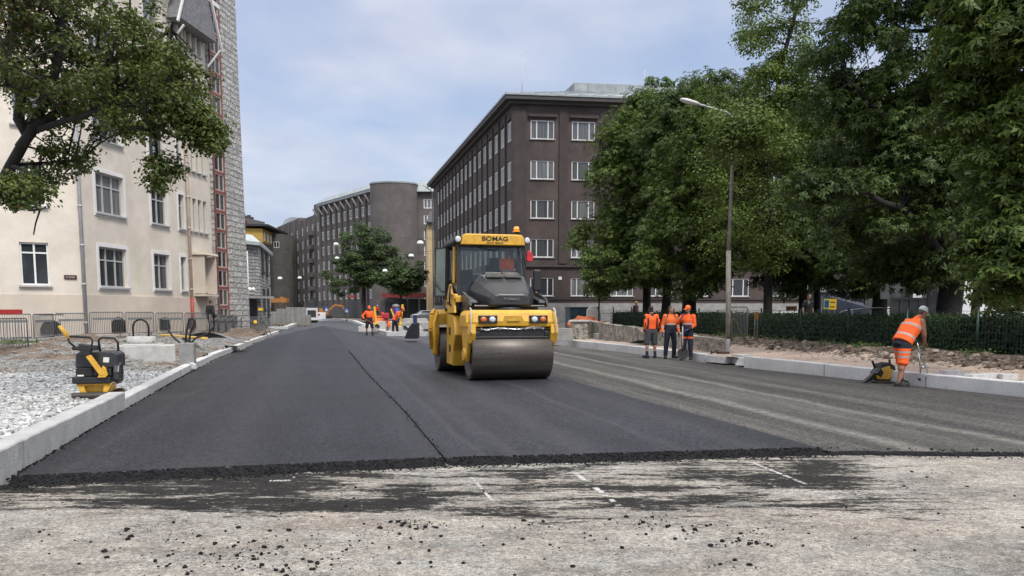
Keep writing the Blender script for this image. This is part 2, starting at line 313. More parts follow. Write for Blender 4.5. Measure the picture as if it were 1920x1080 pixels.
def base_mat():
    m = bpy.data.materials.new('milled base'); m.use_nodes = True; nt = m.node_tree; N = nt.nodes; L = nt.links; b = N['Principled BSDF']
    t = N.new('ShaderNodeTexCoord')
    def noise(scale, det, rough, sx=1, sy=1, dist=0., off=0.):
        mp = N.new('ShaderNodeMapping'); mp.inputs['Scale'].default_value = (sx, sy, 1); mp.inputs['Location'].default_value = (off, off*.7, 0); mp.inputs['Rotation'].default_value = (0, 0, R(-3)); L.new(t.outputs['Object'], mp.inputs[0])
        n = N.new('ShaderNodeTexNoise'); n.inputs['Scale'].default_value = scale; n.inputs['Detail'].default_value = det; n.inputs['Roughness'].default_value = rough; n.inputs['Distortion'].default_value = dist
        L.new(mp.outputs[0], n.inputs['Vector']); return n.outputs['Fac']
    def rng(v, a, b_, c, d):
        r = N.new('ShaderNodeMapRange'); r.inputs[1].default_value = a; r.inputs[2].default_value = b_; r.inputs[3].default_value = c; r.inputs[4].default_value = d; L.new(v, r.inputs[0]); return r.outputs[0]
    def mix(f, a, b_):
        n = N.new('ShaderNodeMix'); n.data_type = 'RGBA'
        if isinstance(f, float): n.inputs[0].default_value = f
        else: L.new(f, n.inputs[0])
        for i, q in ((6, a), (7, b_)):
            if isinstance(q, tuple): n.inputs[i].default_value = q + (1,)
            else: L.new(q, n.inputs[i])
        return n.outputs[2]
    def mt(op, a, b_):
        n = N.new('ShaderNodeMath'); n.operation = op; n.use_clamp = True
        for i, q in enumerate((a, b_)):
            if isinstance(q, (int, float)): n.inputs[i].default_value = q
            else: L.new(q, n.inputs[i])
        return n.outputs[0]
    c = mix(rng(noise(.7, 8, .7, 1, 1.1), .35, .65, 0, 1), (.26, .245, .22), (.53, .485, .42))
    c = mix(rng(noise(.9, 7, .65, .8, 1.1, .4, 7.3), .5, .72, 0, .75), c, (.46, .465, .44))       # pale bluish dust
    c = mix(rng(noise(.7, 7, .7, .55, 1.5, .6, 21.), .55, .72, 0, .6), c, (.38, .295, .225))        # rusty soil
    c = mix(rng(noise(2.2, 9, .8, .5, 1.6, .3, 3.), .46, .64, 0, .5), c, (.16, .158, .155))        # streaks of fines
    c = mix(rng(noise(6, 9, .82, .8, 1.1, .3, 2.), .50, .62, 0, .55), c, (.60, .565, .50))
    c = mix(rng(noise(8, 9, .85, .8, 1.2, .2, 31.), .52, .64, 0, .62), c, (.125, .12, .112))
    c = mix(rng(noise(30, 6, .85, .9, 1.2, 0, 12.), .55, .64, 0, .5), c, (.075, .073, .071))
    # bitumen smears in a band just ahead of the mat edge, and loose patches elsewhere
    sp = N.new('ShaderNodeSeparateXYZ'); L.new(t.outputs['Object'], sp.inputs[0])
    prof = mt('MULTIPLY', rng(sp.outputs['Y'], 5.6, 6.5, 0, 1), rng(sp.outputs['X'], 3.2, 5.2, 1, .25))
    n_a = noise(1., 8, .7, .55, 1.7, .3, 5.); n_b = noise(4., 9, .8, .28, 2.2, .1, 15.); n_c = noise(22, 6, .85, .55, 1.4, 0, 1.)
    val = mt('ADD', mt('MULTIPLY', n_a, .55), mt('ADD', mt('MULTIPLY', n_b, .35), mt('MULTIPLY', n_c, .30)))
    thr = mt('SUBTRACT', mt('SUBTRACT', .74, mt('MULTIPLY', prof, .163)), mt('MULTIPLY', prof, rng(sp.outputs['X'], -1.2, -3.2, 0, .035)))
    dark = rng(mt('SUBTRACT', val, thr), 0.0, .03, 0, 1)
    lone = mt('MULTIPLY', mt('MULTIPLY', rng(noise(.9, 6, .7, .7, 1.4, .3, 40.), .55, .68, 0, 1), rng(noise(9, 7, .85, 1, 2, 0, 9.), .48, .58, 0, 1)), .75)
    c = mix(mt('MULTIPLY', mt('MAXIMUM', dark, lone), .93), c, (.010, .010, .0115))
    g = rng(noise(70, 5, .8), .3, .7, .62, 1.36)
    s = N.new('ShaderNodeVectorMath'); s.operation = 'SCALE'; L.new(c, s.inputs[0]); L.new(g, s.inputs['Scale'])
    for sc_, am in ((110, .30), (42, .24)):      # grit: single stones lighter or darker than the rest
        vo = N.new('ShaderNodeTexVoronoi'); vo.inputs['Scale'].default_value = sc_; L.new(t.outputs['Object'], vo.inputs['Vector']); hs = N.new('ShaderNodeSeparateColor'); L.new(vo.outputs['Color'], hs.inputs[0])
        s0 = s; s = N.new('ShaderNodeVectorMath'); s.operation = 'SCALE'; L.new(s0.outputs[0], s.inputs[0]); L.new(rng(hs.outputs[0], 0, 1, 1 - am, 1 + am), s.inputs['Scale'])
    L.new(s.outputs[0], b.inputs['Base Color']); b.inputs['Roughness'].default_value = .95; b.inputs['Specular IOR Level'].default_value = .12
    bp = N.new('ShaderNodeBump'); bp.inputs['Strength'].default_value = .9; bp.inputs['Distance'].default_value = .04
    L.new(noise(16, 9, .8, 1, 1.5), bp.inputs['Height']); L.new(bp.outputs[0], b.inputs['Normal'])
    return m
m_base = base_mat()
m_soil = M('brown soil', (.10, .070, .050), .95, vs=2.2, col2=(.21, .165, .13), bump=1., bs=14, dist=.08, fine=.35)
m_gravel = M('white gravel', (.28, .285, .28), .9, vs=9, col2=(.60, .61, .60), bump=1., bs=22, dist=.07, fine=.5)
m_grey_gravel = M('grey gravel', (.12, .118, .112), .95, vs=5, col2=(.30, .295, .28), bump=1., bs=18, dist=.08, fine=.5)
m_sand = M('pink sand', (.36, .27, .215), .95, vs=1.6, col2=(.50, .40, .33), bump=.8, bs=16, dist=.05, fine=.2)
m_dirt = M('dusty dirt', (.12, .10, .085), .95, vs=.6, col2=(.24, .215, .19), bump=.8, bs=8, dist=.06, fine=.25)
m_granite = M('granite', (.34, .34, .34), .8, vs=2.5, col2=(.48, .48, .47), bump=.5, bs=70, fine=.25, dist=.015, blotch=.12, grime=((.10, .095, .085), .56, .6, 2.5))
m_granite2 = M('granite sawn', (.45, .45, .45), .8, vs=2.0, col2=(.60, .60, .59), bump=.5, bs=80, fine=.2, dist=.012, blotch=.14, grime=((.14, .13, .115), .57, .55, 2.2))
m_conc = M('concrete', (.36, .355, .34), .85, vs=4, col2=(.50, .49, .47), bump=.4, bs=60, fine=.15, dist=.01)
m_grass = M('grass blades', (.05, .085, .02), .8, vs=20, col2=(.13, .16, .05))

# ------------------------------------------------------------------ ground sheets
mb = MB(); mb.add([(-1500, -60, -.075), (1500, -60, -.075), (1500, 3000, -.075), (-1500, 3000, -.075)], [(0, 1, 2, 3)])
structure(mb.build('ground', m_dirt))
mb = MB(); mb.add([(-14, -3, -.05), (16, -3, -.05), (16, 10.5, -.05), (-14, 10.5, -.05)], [(0, 1, 2, 3)])
structure(mb.build('road_base', m_base))

def lerp(a, b, t): return a + (b - a) * t
def pl(pts, n):
    """resample a polyline of Vectors into n points"""
    d = [0]
    for a, b in zip(pts, pts[1:]): d.append(d[-1] + (b - a).length)
    res = []
    for i in range(n):
        q = d[-1] * i / (n - 1)
        for k in range(len(pts) - 1):
            if q <= d[k+1] + 1e-9:
                res.append(pts[k].lerp(pts[k+1], (q - d[k]) / max(1e-9, d[k+1] - d[k]))); break
    return res
LK = [G(-120, 965), G(0, 896), G(240, 763), G(380, 684), G(450, 655), G(520, 627)]           # foot of the left kerb
RK = [G(2300, 782), G(1920, 743), G(1390, 684), G(1322, 676.5), G(1222, 663.5), G(1119, 651), G(1030, 642), G(830, 622)]                   # foot of the right kerb
SEAM = [G(839, 866), G(760, 772), G(690, 702), G(640, 641), G(607, 611)]
MIDR = [G(1560, 846), G(1400, 801), G(1250, 762), G(1040, 705), G(905, 664)]                 # right edge of the middle strip
def edge_noise(x, a=.06): return a * (mnoise.noise((x * 1.7, 3.1, 0)) + .6 * mnoise.noise((x * 7, 1.3, 0)) + .45 * mnoise.noise((x * 23, 9.3, 0)))
m_edge = M('raw asphalt edge', (.0045, .0045, .0055), .8, spec=.15, var=.5, vs=30, bump=1., bs=38, dist=.05, col2=(.022, .022, .025))
def slab(name, left, right, mat, ztop=0., n=40, drop=.05, reach=.30):
    """strip of asphalt between two polylines, its front edge rolled over, rough and ragged"""
    l, r = pl(left, n), pl(right, n); m = 170; mb = MB(); vs = []; offs = [reach * q for q in (0, .1, .23, .4, .6, .8, 1.)]; k = len(offs)
    for i in range(-k + 1, n):
        for j in range(m):
            u = j / (m - 1); p = l[max(i, 0)].lerp(r[max(i, 0)], u); z = ztop
            if i <= 0:
                q = l[1].lerp(r[1], u); d = (q - p).normalized(); o = offs[i + k - 1]; p = p + d * o; f = max(0., 1 - o / reach)
                z = ztop - drop * f ** 1.6 + (.016 * mnoise.noise((p.x * 9, p.y * 9, 1)) + .012 * mnoise.noise((p.x * 31, p.y * 31, 4))) * (f + .15); p = p + Vector((0, edge_noise(p.x) * f, 0))
            vs.append([p.x, p.y, z])
    R_ = n + k - 1
    for i in range(R_ - 1):
        for j in range(m - 1):
            mb.f.append((i*m + j, i*m + j + 1, (i+1)*m + j + 1, (i+1)*m + j)); mb.mi.append(1 if i < k - 1 - (mnoise.noise((j * .35, 5., 0)) > .1) else 0); mb.sm.append(False)
    mb.v = [tuple(v) for v in vs]
    loop = [i for i in range(m)] + [i*m + m - 1 for i in range(1, R_)] + [(R_-1)*m + j for j in range(m-2, -1, -1)] + [i*m for i in range(R_-2, 0, -1)]
    o = len(loop); top = [vs[i] for i in loop]; bot = [[p[0], p[1] - (.03 if q < m else 0), ztop - .075] for q, p in enumerate(top)]
    mb.add(top + bot, [(q, o + q, o + (q+1) % o, (q+1) % o) for q in range(o)], 1)
    return structure(mb.build(name, [mat, m_edge]))
lk0 = [G(-150, 912), G(0, 903)] ; 
slab('asphalt_strip', [G(12, 903), G(240, 766), G(380, 686), G(450, 657), G(520, 629)], [s + Vector((-.012, 0, 0)) for s in SEAM], m_new)
slab('asphalt_lane', [s + Vector((.012, .0, 0)) for s in SEAM], MIDR, m_mid, ztop=-.004)
slab('old_asphalt', MIDR, [Vector((12.35, 8.5, 0)), G(2300, 783), G(1920, 744), G(1390, 688), G(1225, 667), G(1030, 645), G(860, 626)], m_old, ztop=-.012, drop=.035, reach=.11)
# far carriageway beyond the fresh strips
farp = [G(530, 631), G(607, 611), G(905, 664), G(1030, 645)]
mb = MB(); pts = [G(300, 645), G(1050, 668), G(1000, 640), G(840, 622), G(780, 608), G(660, 599), G(560, 600), G(440, 612)]
mb.add([(p.x, p.y, -.016) for p in pts], [tuple(range(len(pts)))]); structure(mb.build('road', m_far))

# ragged crumbs along the mat's front edge, the seam and the kerb foot
def crumbs(name, items, mat, seed, label=None):
    rg = random.Random(seed); mb = MB()
    for (p, r) in items:
        n = rg.choice((5, 6, 7))
        mb.ball(p, (r * rg.uniform(.8, 1.4), r * rg.uniform(.7, 1.2), r * rg.uniform(.55, .9)), n=n, k=4, jit=.28, rng=rg, rot=Matrix.Rotation(rg.uniform(0, 6.3), 3, 'Z'))
    o = mb.build(name, mat); o['kind'] = 'stuff'; return o
rg = random.Random(5); it = []
front = [G(12, 903), G(839, 866), G(1560, 846), G(2300, 856)]
fl = pl(front, 4200)
for p in fl:
    t = rg.random()
    if p.x > 3.8 and rg.random() < .72: continue
    r = rg.uniform(.004, .013) * (1.35 if rg.random() < .07 else 1); y = edge_noise(p.x)
    qy = rg.uniform(-.02, .27) if t > .3 else -abs(rg.gauss(0, .07)); f = max(0., 1 - max(0., qy) / .3)
    it.append(((p.x + rg.uniform(-.02, .02), p.y + y * f + qy, -.052 * f ** 1.6 + r * .35), r))
for p in pl(SEAM, 900):
    if p.y > 30: continue
    r = rg.uniform(.006, .013); it.append(((p.x + rg.gauss(0, .03), p.y + rg.uniform(-.02, .02), r * .25), r))
for p in pl([G(14, 900), G(240, 763), G(380, 684), G(450, 655)], 700):
    r = rg.uniform(.008, .02); it.append(((p.x + abs(rg.gauss(0, .025)) - .015, p.y, r * .35 - .005), r))
crumbs('asphalt_crumbs', it, m_crumb, 1)
it = []
hot = [(G(190, 1000), 50, .5), (G(480, 1030), 110, .35), (G(770, 972), 90, .16), (G(320, 985), 40, .5), (G(1000, 980), 40, .5), (G(1240, 972), 70, .22), (G(1400, 1003), 60, .2), (G(1080, 1010), 26, .4), (G(1850, 866), 60, .3), (G(560, 1010), 60, .4), (G(720, 1005), 40, .25), (G(400, 1055), 80, .4), (G(1350, 1050), 30, .12), (G(1470, 985), 30, .4), (G(620, 1060), 60, .3)]
for h, nn_, sg_ in hot:
    for _ in range(int(nn_ * 1.6)):
        p = h + Vector((rg.gauss(0, sg_), rg.gauss(0, sg_ * .45), 0))
        if p.y > 8.0: continue
        r = min(.018, .0023 * (1 - rg.random()) ** -.62); it.append(((p.x, p.y, -.05 + r * .3), r))
for _ in range(1500):
    p = Vector((rg.uniform(-6, 7), rg.uniform(3.9, 8.2), 0)); r = min(.015, .0020 * (1 - rg.random()) ** -.6); it.append(((p.x, p.y, -.05 + r * .3), r))
for _ in range(6000):
    p = Vector((rg.uniform(-6.5, 7.5), 3.9 + 3.8 * rg.random() ** .8, 0))
    if mnoise.noise((p.x * .8, p.y * 1.3, 3)) + .25 * rg.uniform(-1, 1) > -.02: it.append(((p.x, p.y, -.049), rg.uniform(.0016, .0042)))
crumbs('asphalt_debris', it, m_crumb, 2)
it = []
for _ in range(900):
    p = Vector((rg.uniform(-6, 7), rg.uniform(3.9, 8.2), 0)); r = min(.016, .0022 * (1 - rg.random()) ** -.55); it.append(((p.x, p.y, -.05 + r * .3), r))
crumbs('gravel_debris', it, M('pale pebble', (.28, .26, .23), .9, var=.5, vs=12), 3)
# chalk marks on the milled base
m_chalk = M('white chalk', (.34, .335, .32), .95, vs=22, col2=(.60, .60, .575), detail=8)
def chalk(a, b, wd):
    a, b = Vector(a), Vector(b); a.z = b.z = -.046; n = 70; d = (b - a).normalized(); q = Vector((-d.y, d.x, 0)); mb = MB(); rgx = random.Random(a.x)
    for i in range(n):
        if rgx.random() < .2 or mnoise.noise((i * .21, a.x, 0)) > .32: continue
        p0, p1 = a.lerp(b, i / n), a.lerp(b, (i + .9) / n); w0, w1 = wd * rgx.uniform(.3, .8), wd * rgx.uniform(.3, .8); k = q * rgx.gauss(0, wd * .09)
        mb.add([p0 - q*w0 + k, p0 + q*w0 + k, p1 + q*w1 + k, p1 - q*w1 + k], [(0, 1, 2, 3)])
    return structure(mb.build('road_marking', m_chalk))
chalk(G(1072, 874), G(1170, 944), .045); chalk(G(884, 886), G(922, 928), .03); chalk(G(1412, 860), G(1512, 899), .04); chalk(G(505, 893), G(545, 892), .05)

# ------------------------------------------------------------------ verge terrain, left and right
def smooth(a, b, x):
    t = max(0., min(1., (x - a) / (b - a))); return t * t * (3 - 2 * t)
def fbm(x, y, s, o=4):
    v = 0; a = 1.
    for k in range(o): v += a * mnoise.noise((x * s, y * s, k * 7.7)); s *= 2.1; a *= .5
    return v
def left_dist(p):      # metres left of the left kerb line
    for a, b in zip(LK, LK[1:]):
        if a.y <= p[1] <= b.y: return (a.x + (b.x - a.x) * (p[1] - a.y) / (b.y - a.y)) - p[0]
    return (LK[0].x if p[1] < LK[0].y else LK[-1].x + (p[1] - LK[-1].y) * -.25) - p[0]
MOUNDS = [(-14.3, 25.5, 1.5, 1.0, .45), (-12.6, 21.6, 1.6, .8, .26), (-15.2, 23.4, 1.7, 1., .28), (-10.6, 24.3, 1.5, 1.0, .30), (-14.8, 44.5, 3.2, 2., .30), (-13.4, 36.5, 2.0, 1.4, .22), (-11.4, 28.8, 1.6, 1.2, .3)]
def zl(x, y):
    d = left_dist((x, y))
    z = .06 + .31 * smooth(19.0, 25.5, y) * smooth(.2, 2.2, d)
    z += .12 * smooth(28.5, 33, y + max(0, d - 4) * .5) * smooth(2.2, 5.5, d)
    for mx_, my_, ra, rb, h_ in MOUNDS:
        z += h_ * math.exp(-((x - mx_) / ra) ** 2 - ((y - my_) / rb) ** 2)
    rough_ = smooth(18, 20, y)
    z += (.02 + .09 * rough_) * fbm(x, y, .9) * smooth(.15, 1., d) + .028 * fbm(x, y, 5., 2) * smooth(.1, .5, d)
    return max(z, -.03) if d > .1 else .02
def terrain(name, fn, xs, ys, mats, pick, inside):
    nx, ny = len(xs), len(ys); vs = [(x, y, fn(x, y)) for y in ys for x in xs]; mb = MB()
    for j in range(ny - 1):
        for i in range(nx - 1):
            xm, ym = (xs[i] + xs[i+1]) / 2, (ys[j] + ys[j+1]) / 2
            if inside(xm, ym): mb.f.append((j*nx+i, j*nx+i+1, (j+1)*nx+i+1, (j+1)*nx+i)); mb.mi.append(pick(xm, ym)); mb.sm.append(True)
    mb.v = vs
    me = bpy.data.meshes.new(name); me.from_pydata(mb.v, [], mb.f)
    for m in mats: me.materials.append(m)
    me.polygons.foreach_set('material_index', mb.mi); me.polygons.foreach_set('use_smooth', mb.sm)
    o = bpy.data.objects.new(name, me); COL.objects.link(o); return structure(o)
def lin(a, b, st): return list(np.arange(a, b + st * .5, st))
def pick_left(x, y):
    q = fbm(x, y, .45, 4) + .35 * fbm(x, y, 3., 2)
    bnd = 19.2 + .35 * q
    if y < bnd: return 0
    if any(math.exp(-((x - a) / (c * 1.15)) ** 2 - ((y - b) / (d * 1.2)) ** 2) > .52 + .25 * q for a, b, c, d, e in MOUNDS[:4]) or y < bnd + .5 + .5 * q: return 1
    return 2 if q > -.5 else 1
terrain('verge', zl, lin(-24, -4.6, .16), lin(4.5, 36, .16), [m_gravel, m_soil, m_grey_gravel], pick_left, lambda x, y: left_dist((x, y)) > .1)
terrain('verge', zl, lin(-40, -9, .4), lin(36, 70, .4), [m_gravel, m_soil, m_grey_gravel], lambda x, y: 2 if fbm(x, y, .3) > .1 else 1, lambda x, y: left_dist((x, y)) > .1 and y < 62)
RKS = [RK[0] + (RK[0] - RK[1]).normalized() * 20] + RK
def right_dist(p):     # metres right of the right kerb
    for a, b in zip(RKS, RKS[1:]):
        if a.y <= p[1] <= b.y: return p[0] - (a.x + (b.x - a.x) * (p[1] - a.y) / (b.y - a.y))
    if p[1] < RKS[0].y: return p[0] - RKS[0].x
    return p[0] - (RK[-1].x - .36 * (p[1] - RK[-1].y))
def fence_x(y): return 12.55 - .222 * (y - 20.8)
def zr(x, y):
    d = right_dist((x, y)); e = fence_x(y) - x        # e: metres in front of the fence
    z = .20 + .26 * smooth(1.35, .35, e) * smooth(.3, .8, d)
    z += .05 * smooth(-1, -4, e) + .14 * smooth(-.3, -6, e)
    z += .05 * fbm(x, y, 1.1) * smooth(.2, .8, d) + .03 * fbm(x, y, 6., 2) * smooth(.1, .4, d)
    z += .10 * max(0, fbm(x + 40, y, 2.4, 3)) * smooth(1.7, 1.1, e) * smooth(.0, .5, e)
    return z
def pick_right(x, y):
    e = fence_x(y) - x; q = fbm(x, y, 1.2, 3)
    return 1 if e < 1.15 + .35 * q else 0
terrain('pavement', zr, lin(-2, 22, .16), lin(9, 40, .16), [m_sand, m_soil], pick_right, lambda x, y: .1 < right_dist((x, y)) and fence_x(y) - x > -6)
terrain('pavement', zr, lin(-30, 70, 1.), lin(9, 118, 1.), [m_dirt], lambda x, y: 0, lambda x, y: right_dist((x, y)) > .1 and (fence_x(y) - x < -5 or y > 40))

# ------------------------------------------------------------------ kerb stones
def kerb_stone(a, b, wd, zt, side, mat, label, chip=0, group=None, zb=-.12):
    """granite block from a to b (foot line), lying on the far side of that line"""
    a, b = Vector(a), Vector(b); a.z = b.z = 0; d = (b - a).normalized(); q = Vector((-d.y, d.x, 0)) * (1 if side == 'l' else -1)
    ln = (b - a).length; n = max(4, int(ln / .25)); rgx = random.Random(int(a.y * 91)); rings = []
    for i in range(n + 1):
        p = a + d * (.02 + (ln - .04) * i / n); k = rgx.uniform(-.006, .006)
        rings.append([p + Vector((0, 0, zb)), p + Vector((0, 0, zt - .015 + k)) , p + q * .012 + Vector((0, 0, zt + k)), p + q * wd + Vector((0, 0, zt + k)), p + q * wd + Vector((0, 0, zb))])
    mb = MB(); mb.loft([[v - a for v in r] for r in rings], smooth=False)
    o = mb.build('kerb_stone', mat, loc=a); return tag(o, label, 'kerb stone', group)
lj = [LK[0] + (LK[0] - LK[1]) * 2.5, G(236, 766), G(345, 703), G(400, 675), G(443, 657.5), G(478, 643), G(506, 632), G(523, 626)]
lab = ['tall granite kerb stone at the near left edge, beside the yellow plate compactor', 'long pale granite kerb stone beginning at the step behind the tall first stone', 'granite kerb stone beside the concrete post with black cables', 'granite kerb stone just past the concrete post, red paint at its end',
       'granite kerb stone beside the stony slope with the yellow board', 'short granite kerb stone near the grey ramp of soil, second from the far end', 'last light kerb stone at the far end of the left row']
for i, l_ in enumerate(lab):
    kerb_stone(lj[i], lj[i+1], .24 if i == 0 else .21, (.285, .175, .18, .19, .185, .18, .19)[i], 'l', m_granite if i == 0 else m_granite2, l_, group='granite kerb stones along the left edge')
rj = [(1030, 642), (1119, 651), (1222, 663.5), (1322, 676.5)]
for i, l_ in enumerate(('pale kerb stone beside the roller, farthest of the right row', 'long kerb stone behind the worker in grey shorts', 'kerb stone behind the worker in navy trousers, ending at the dark joint')):
    kerb_stone(G(*rj[i+1]), G(*rj[i]), .28, .21, 'r', m_granite2, l_, group='granite kerb stones along the right edge')
rj = [(1394, 684.5), (1545, 702), (1735, 724), (1935, 745), (2330, 785.5)]
for i, l_ in enumerate(('kerb stone with a white sawn end next to the gap in the right row', 'kerb stone left of the yellow hand-held machine', 'kerb stone behind the bending worker in shorts', 'long kerb stone at the right edge of the view')):
    kerb_stone(G(*rj[i+1]), G(*rj[i]), .28, .265, 'r', m_granite2, l_, group='granite kerb stones along the right edge')
def block(px, py, z0, dim, rz, mat, label, cat='kerb block', name='kerb_block', top=None, Y=None):
    g = G(px, py, z0) if Y is None else P(px, py, Y); mb = MB(); mb.box((0, 0, dim[2]/2), dim, top=top); o = mb.build(name, mat, bevel=.012, loc=(g.x, g.y, g.z if Y else z0), rz=rz); return tag(o, label, cat)
def gap_block(t, off_, dim, rz, label, top=None):
    a, b = G(1322, 676.5), G(1394, 684.5); d = (b - a).normalized(); p = a.lerp(b, t) + Vector((-d.y, d.x, 0)) * off_; mb = MB(); mb.box((0, 0, dim[2]/2), dim, top=top); tag(mb.build('kerb_block', m_granite2, bevel=.012, loc=(p.x, p.y, -.03), rz=math.atan2(d.y, d.x) + R(rz)), label, 'kerb block')
gap_block(.26, .16, (.95, .30, .22), 4, 'low square granite block just right of the shovel worker')
gap_block(.66, .42, (.75, .32, .30), -8, 'loose granite block lying behind the gap in the right kerb')
gap_block(.90, .14, (.40, .30, .24), 25, 'white wedge of sawn granite beside the gap in the kerb', (.55, .6))
block(1783, 704, .2, (.42, .22, .12), R(8), m_granite2, 'white offcut of granite lying on sand behind the bending worker', 'granite offcut', 'granite_offcut')
block(1845, 711, .2, (.95, .22, .12), R(22), m_granite2, 'long pale sawn stone lying on sand at the far right', 'granite offcut', 'granite_offcut')
block(1890, 712, .2, (.30, .2, .12), R(-10), m_granite2, 'small dark ended sawn stone lying on sand, rightmost of the offcuts', 'granite offcut', 'granite_offcut')
def kerb_run(pts, wd, zt, mat):
    mb = MB(); pts = [Vector((p.x, p.y, 0)) for p in pts]; rings = []
    for i, p in enumerate(pts):
        d = (pts[min(i+1, len(pts)-1)] - pts[max(0, i-1)]).normalized(); q = Vector((d.y, -d.x, 0)) * wd
        rings.append([p + Vector((0, 0, -.1)), p + Vector((0, 0, zt)), p + q + Vector((0, 0, zt)), p + q + Vector((0, 0, -.1))])
    mb.loft(rings, smooth=False); return structure(mb.build('kerb', mat))
kerb_run([G(503, 617), G(540, 616.5), G(552, 612), G(563, 606), G(575, 604)], -.5, .2, m_granite2)
kerb_run([G(598, 601.5), G(640, 601.5), G(660, 604), G(675, 611), G(690, 616), G(712, 626), G(725, 629.5), G(800, 630)], -.5, .25, m_granite2)
# ------------------------------------------------------------------ building helpers
def glass_mat(name, dark, curtain, amount):
    m = bpy.data.materials.new(name); m.use_nodes = True; nt = m.node_tree; N = nt.nodes; L = nt.links; b = N['Principled BSDF']
    t = N.new('ShaderNodeTexCoord'); oi = N.new('ShaderNodeObjectInfo')
    wv = N.new('ShaderNodeTexNoise'); wv.inputs['Scale'].default_value = 1; wv.inputs['Detail'].default_value = 3
    mp = N.new('ShaderNodeMapping'); mp.inputs['Scale'].default_value = (14, 1, .25); L.new(t.outputs['Object'], mp.inputs[0])
    ad = N.new('ShaderNodeVectorMath'); L.new(mp.outputs[0], ad.inputs[0])
    cm = N.new('ShaderNodeCombineXYZ'); ml = N.new('ShaderNodeMath'); ml.operation = 'MULTIPLY'; ml.inputs[1].default_value = 37; L.new(oi.outputs['Random'], ml.inputs[0]); L.new(ml.outputs[0], cm.inputs[0]); L.new(ml.outputs[0], cm.inputs[1]); L.new(cm.outputs[0], ad.inputs[1])
    L.new(ad.outputs[0], wv.inputs['Vector'])
    r1 = N.new('ShaderNodeMapRange'); r1.inputs[1].default_value = .35; r1.inputs[2].default_value = .65; r1.inputs[3].default_value = .45; r1.inputs[4].default_value = 1; L.new(wv.outputs['Fac'], r1.inputs[0])
    r2 = N.new('ShaderNodeMapRange'); r2.inputs[1].default_value = .15; r2.inputs[2].default_value = .9; r2.inputs[3].default_value = 0.05; r2.inputs[4].default_value = amount; L.new(oi.outputs['Random'], r2.inputs[0])
    mm = N.new('ShaderNodeMath'); mm.operation = 'MULTIPLY'; L.new(r1.outputs[0], mm.inputs[0]); L.new(r2.outputs[0], mm.inputs[1])
    mx = N.new('ShaderNodeMix'); mx.data_type = 'RGBA'; L.new(mm.outputs[0], mx.inputs[0]); mx.inputs[6].default_value = dark + (1,); mx.inputs[7].default_value = curtain + (1,)
    L.new(mx.outputs[2], b.inputs['Base Color']); b.inputs['Roughness'].default_value = .08; b.inputs['Specular IOR Level'].default_value = .6
    n3 = N.new('ShaderNodeTexNoise'); n3.inputs['Scale'].default_value = 1.4; L.new(t.outputs['Object'], n3.inputs['Vector'])
    bp = N.new('ShaderNodeBump'); bp.inputs['Strength'].default_value = .12; bp.inputs['Distance'].default_value = .05; L.new(n3.outputs['Fac'], bp.inputs['Height']); L.new(bp.outputs[0], b.inputs['Normal'])
    return m
g_cur = glass_mat('glass before curtains', (.02, .025, .03), (.30, .31, .31), .75)
g_dark = glass_mat('dark glass', (.015, .018, .02), (.12, .13, .13), .6)
m_white = M('white frame paint', (.72, .72, .70), .5, var=.06)
m_greyframe = M('grey frame paint', (.42, .43, .43), .5, var=.08)
m_metalroof = M('zinc sheet', (.22, .245, .25), .5, vs=1.2, col2=(.34, .37, .375), metal=.3, stretch=(1, .2, 1))
m_pipe = M('grey pipe paint', (.42, .41, .42), .5, var=.1)
m_darkmetal = M('dark metal', (.03, .03, .033), .5, var=.2)
m_black = M('black paint', (.012, .012, .013), .45, var=.25, vs=8)

def facade(mb, O, U, W, Hh, holes, depth=.18, m=0, mr=None):
    """wall face with rectangular openings (u0, u1, z0, z1) and their reveals; O bottom-left corner seen from outside"""
    mr = m if mr is None else mr; U = Vector((U[0], U[1], 0)).normalized(); n = Vector((U.y, -U.x, 0)); O = Vector(O)
    us = sorted({0, W} | {h[0] for h in holes} | {h[1] for h in holes}); zs = sorted({0, Hh} | {h[2] for h in holes} | {h[3] for h in holes})
    pt = lambda u, z, d=0: O + U * u + Vector((0, 0, z)) - n * d
    for a, b in zip(us, us[1:]):
        for c, d in zip(zs, zs[1:]):
            um, zm = (a + b) / 2, (c + d) / 2
            if any(h[0] < um < h[1] and h[2] < zm < h[3] for h in holes): continue
            mb.add([pt(a, c), pt(b, c), pt(b, d), pt(a, d)], [(0, 1, 2, 3)], m)
    for a, b, c, d in holes:
        k = [pt(a, c), pt(b, c), pt(b, d), pt(a, d), pt(a, c, depth), pt(b, c, depth), pt(b, d, depth), pt(a, d, depth)]
        mb.add(k, [(0, 1, 5, 4), (1, 2, 6, 5), (2, 3, 7, 6), (3, 0, 4, 7)], mr)
    return U, n
def window_meshes(key, w, h, mull, trans, fw=.07, fd=.07, mat=None, pane=None):
    """frame with mullions at fractions mull (over the full height) and transoms trans; pane set back in it"""
    f = MB(); xs = [0] + [w * q for q in mull] + [w]
    f.box((fw/2, 0, h/2), (fw, fd, h)); f.box((w - fw/2, 0, h/2), (fw, fd, h)); f.box((w/2, 0, fw/2), (w - 2*fw, fd, fw)); f.box((w/2, 0, h - fw/2), (w - 2*fw, fd, fw))
    for q in mull: f.box((w * q, -.002, h/2), (fw, fd, h - 2*fw))
    for q in trans: f.box((w/2, .004, h * q), (w - 2*fw, fd * .9, fw * .9))
    p = MB(); p.add([(fw*.8, .012, fw*.8), (w - fw*.8, .012, fw*.8), (w - fw*.8, .012, h - fw*.8), (fw*.8, .012, h - fw*.8)], [(0, 1, 2, 3)])
    return f.mesh('window_frame_' + key, mat or m_white), p.mesh('pane_' + key, pane or g_cur)
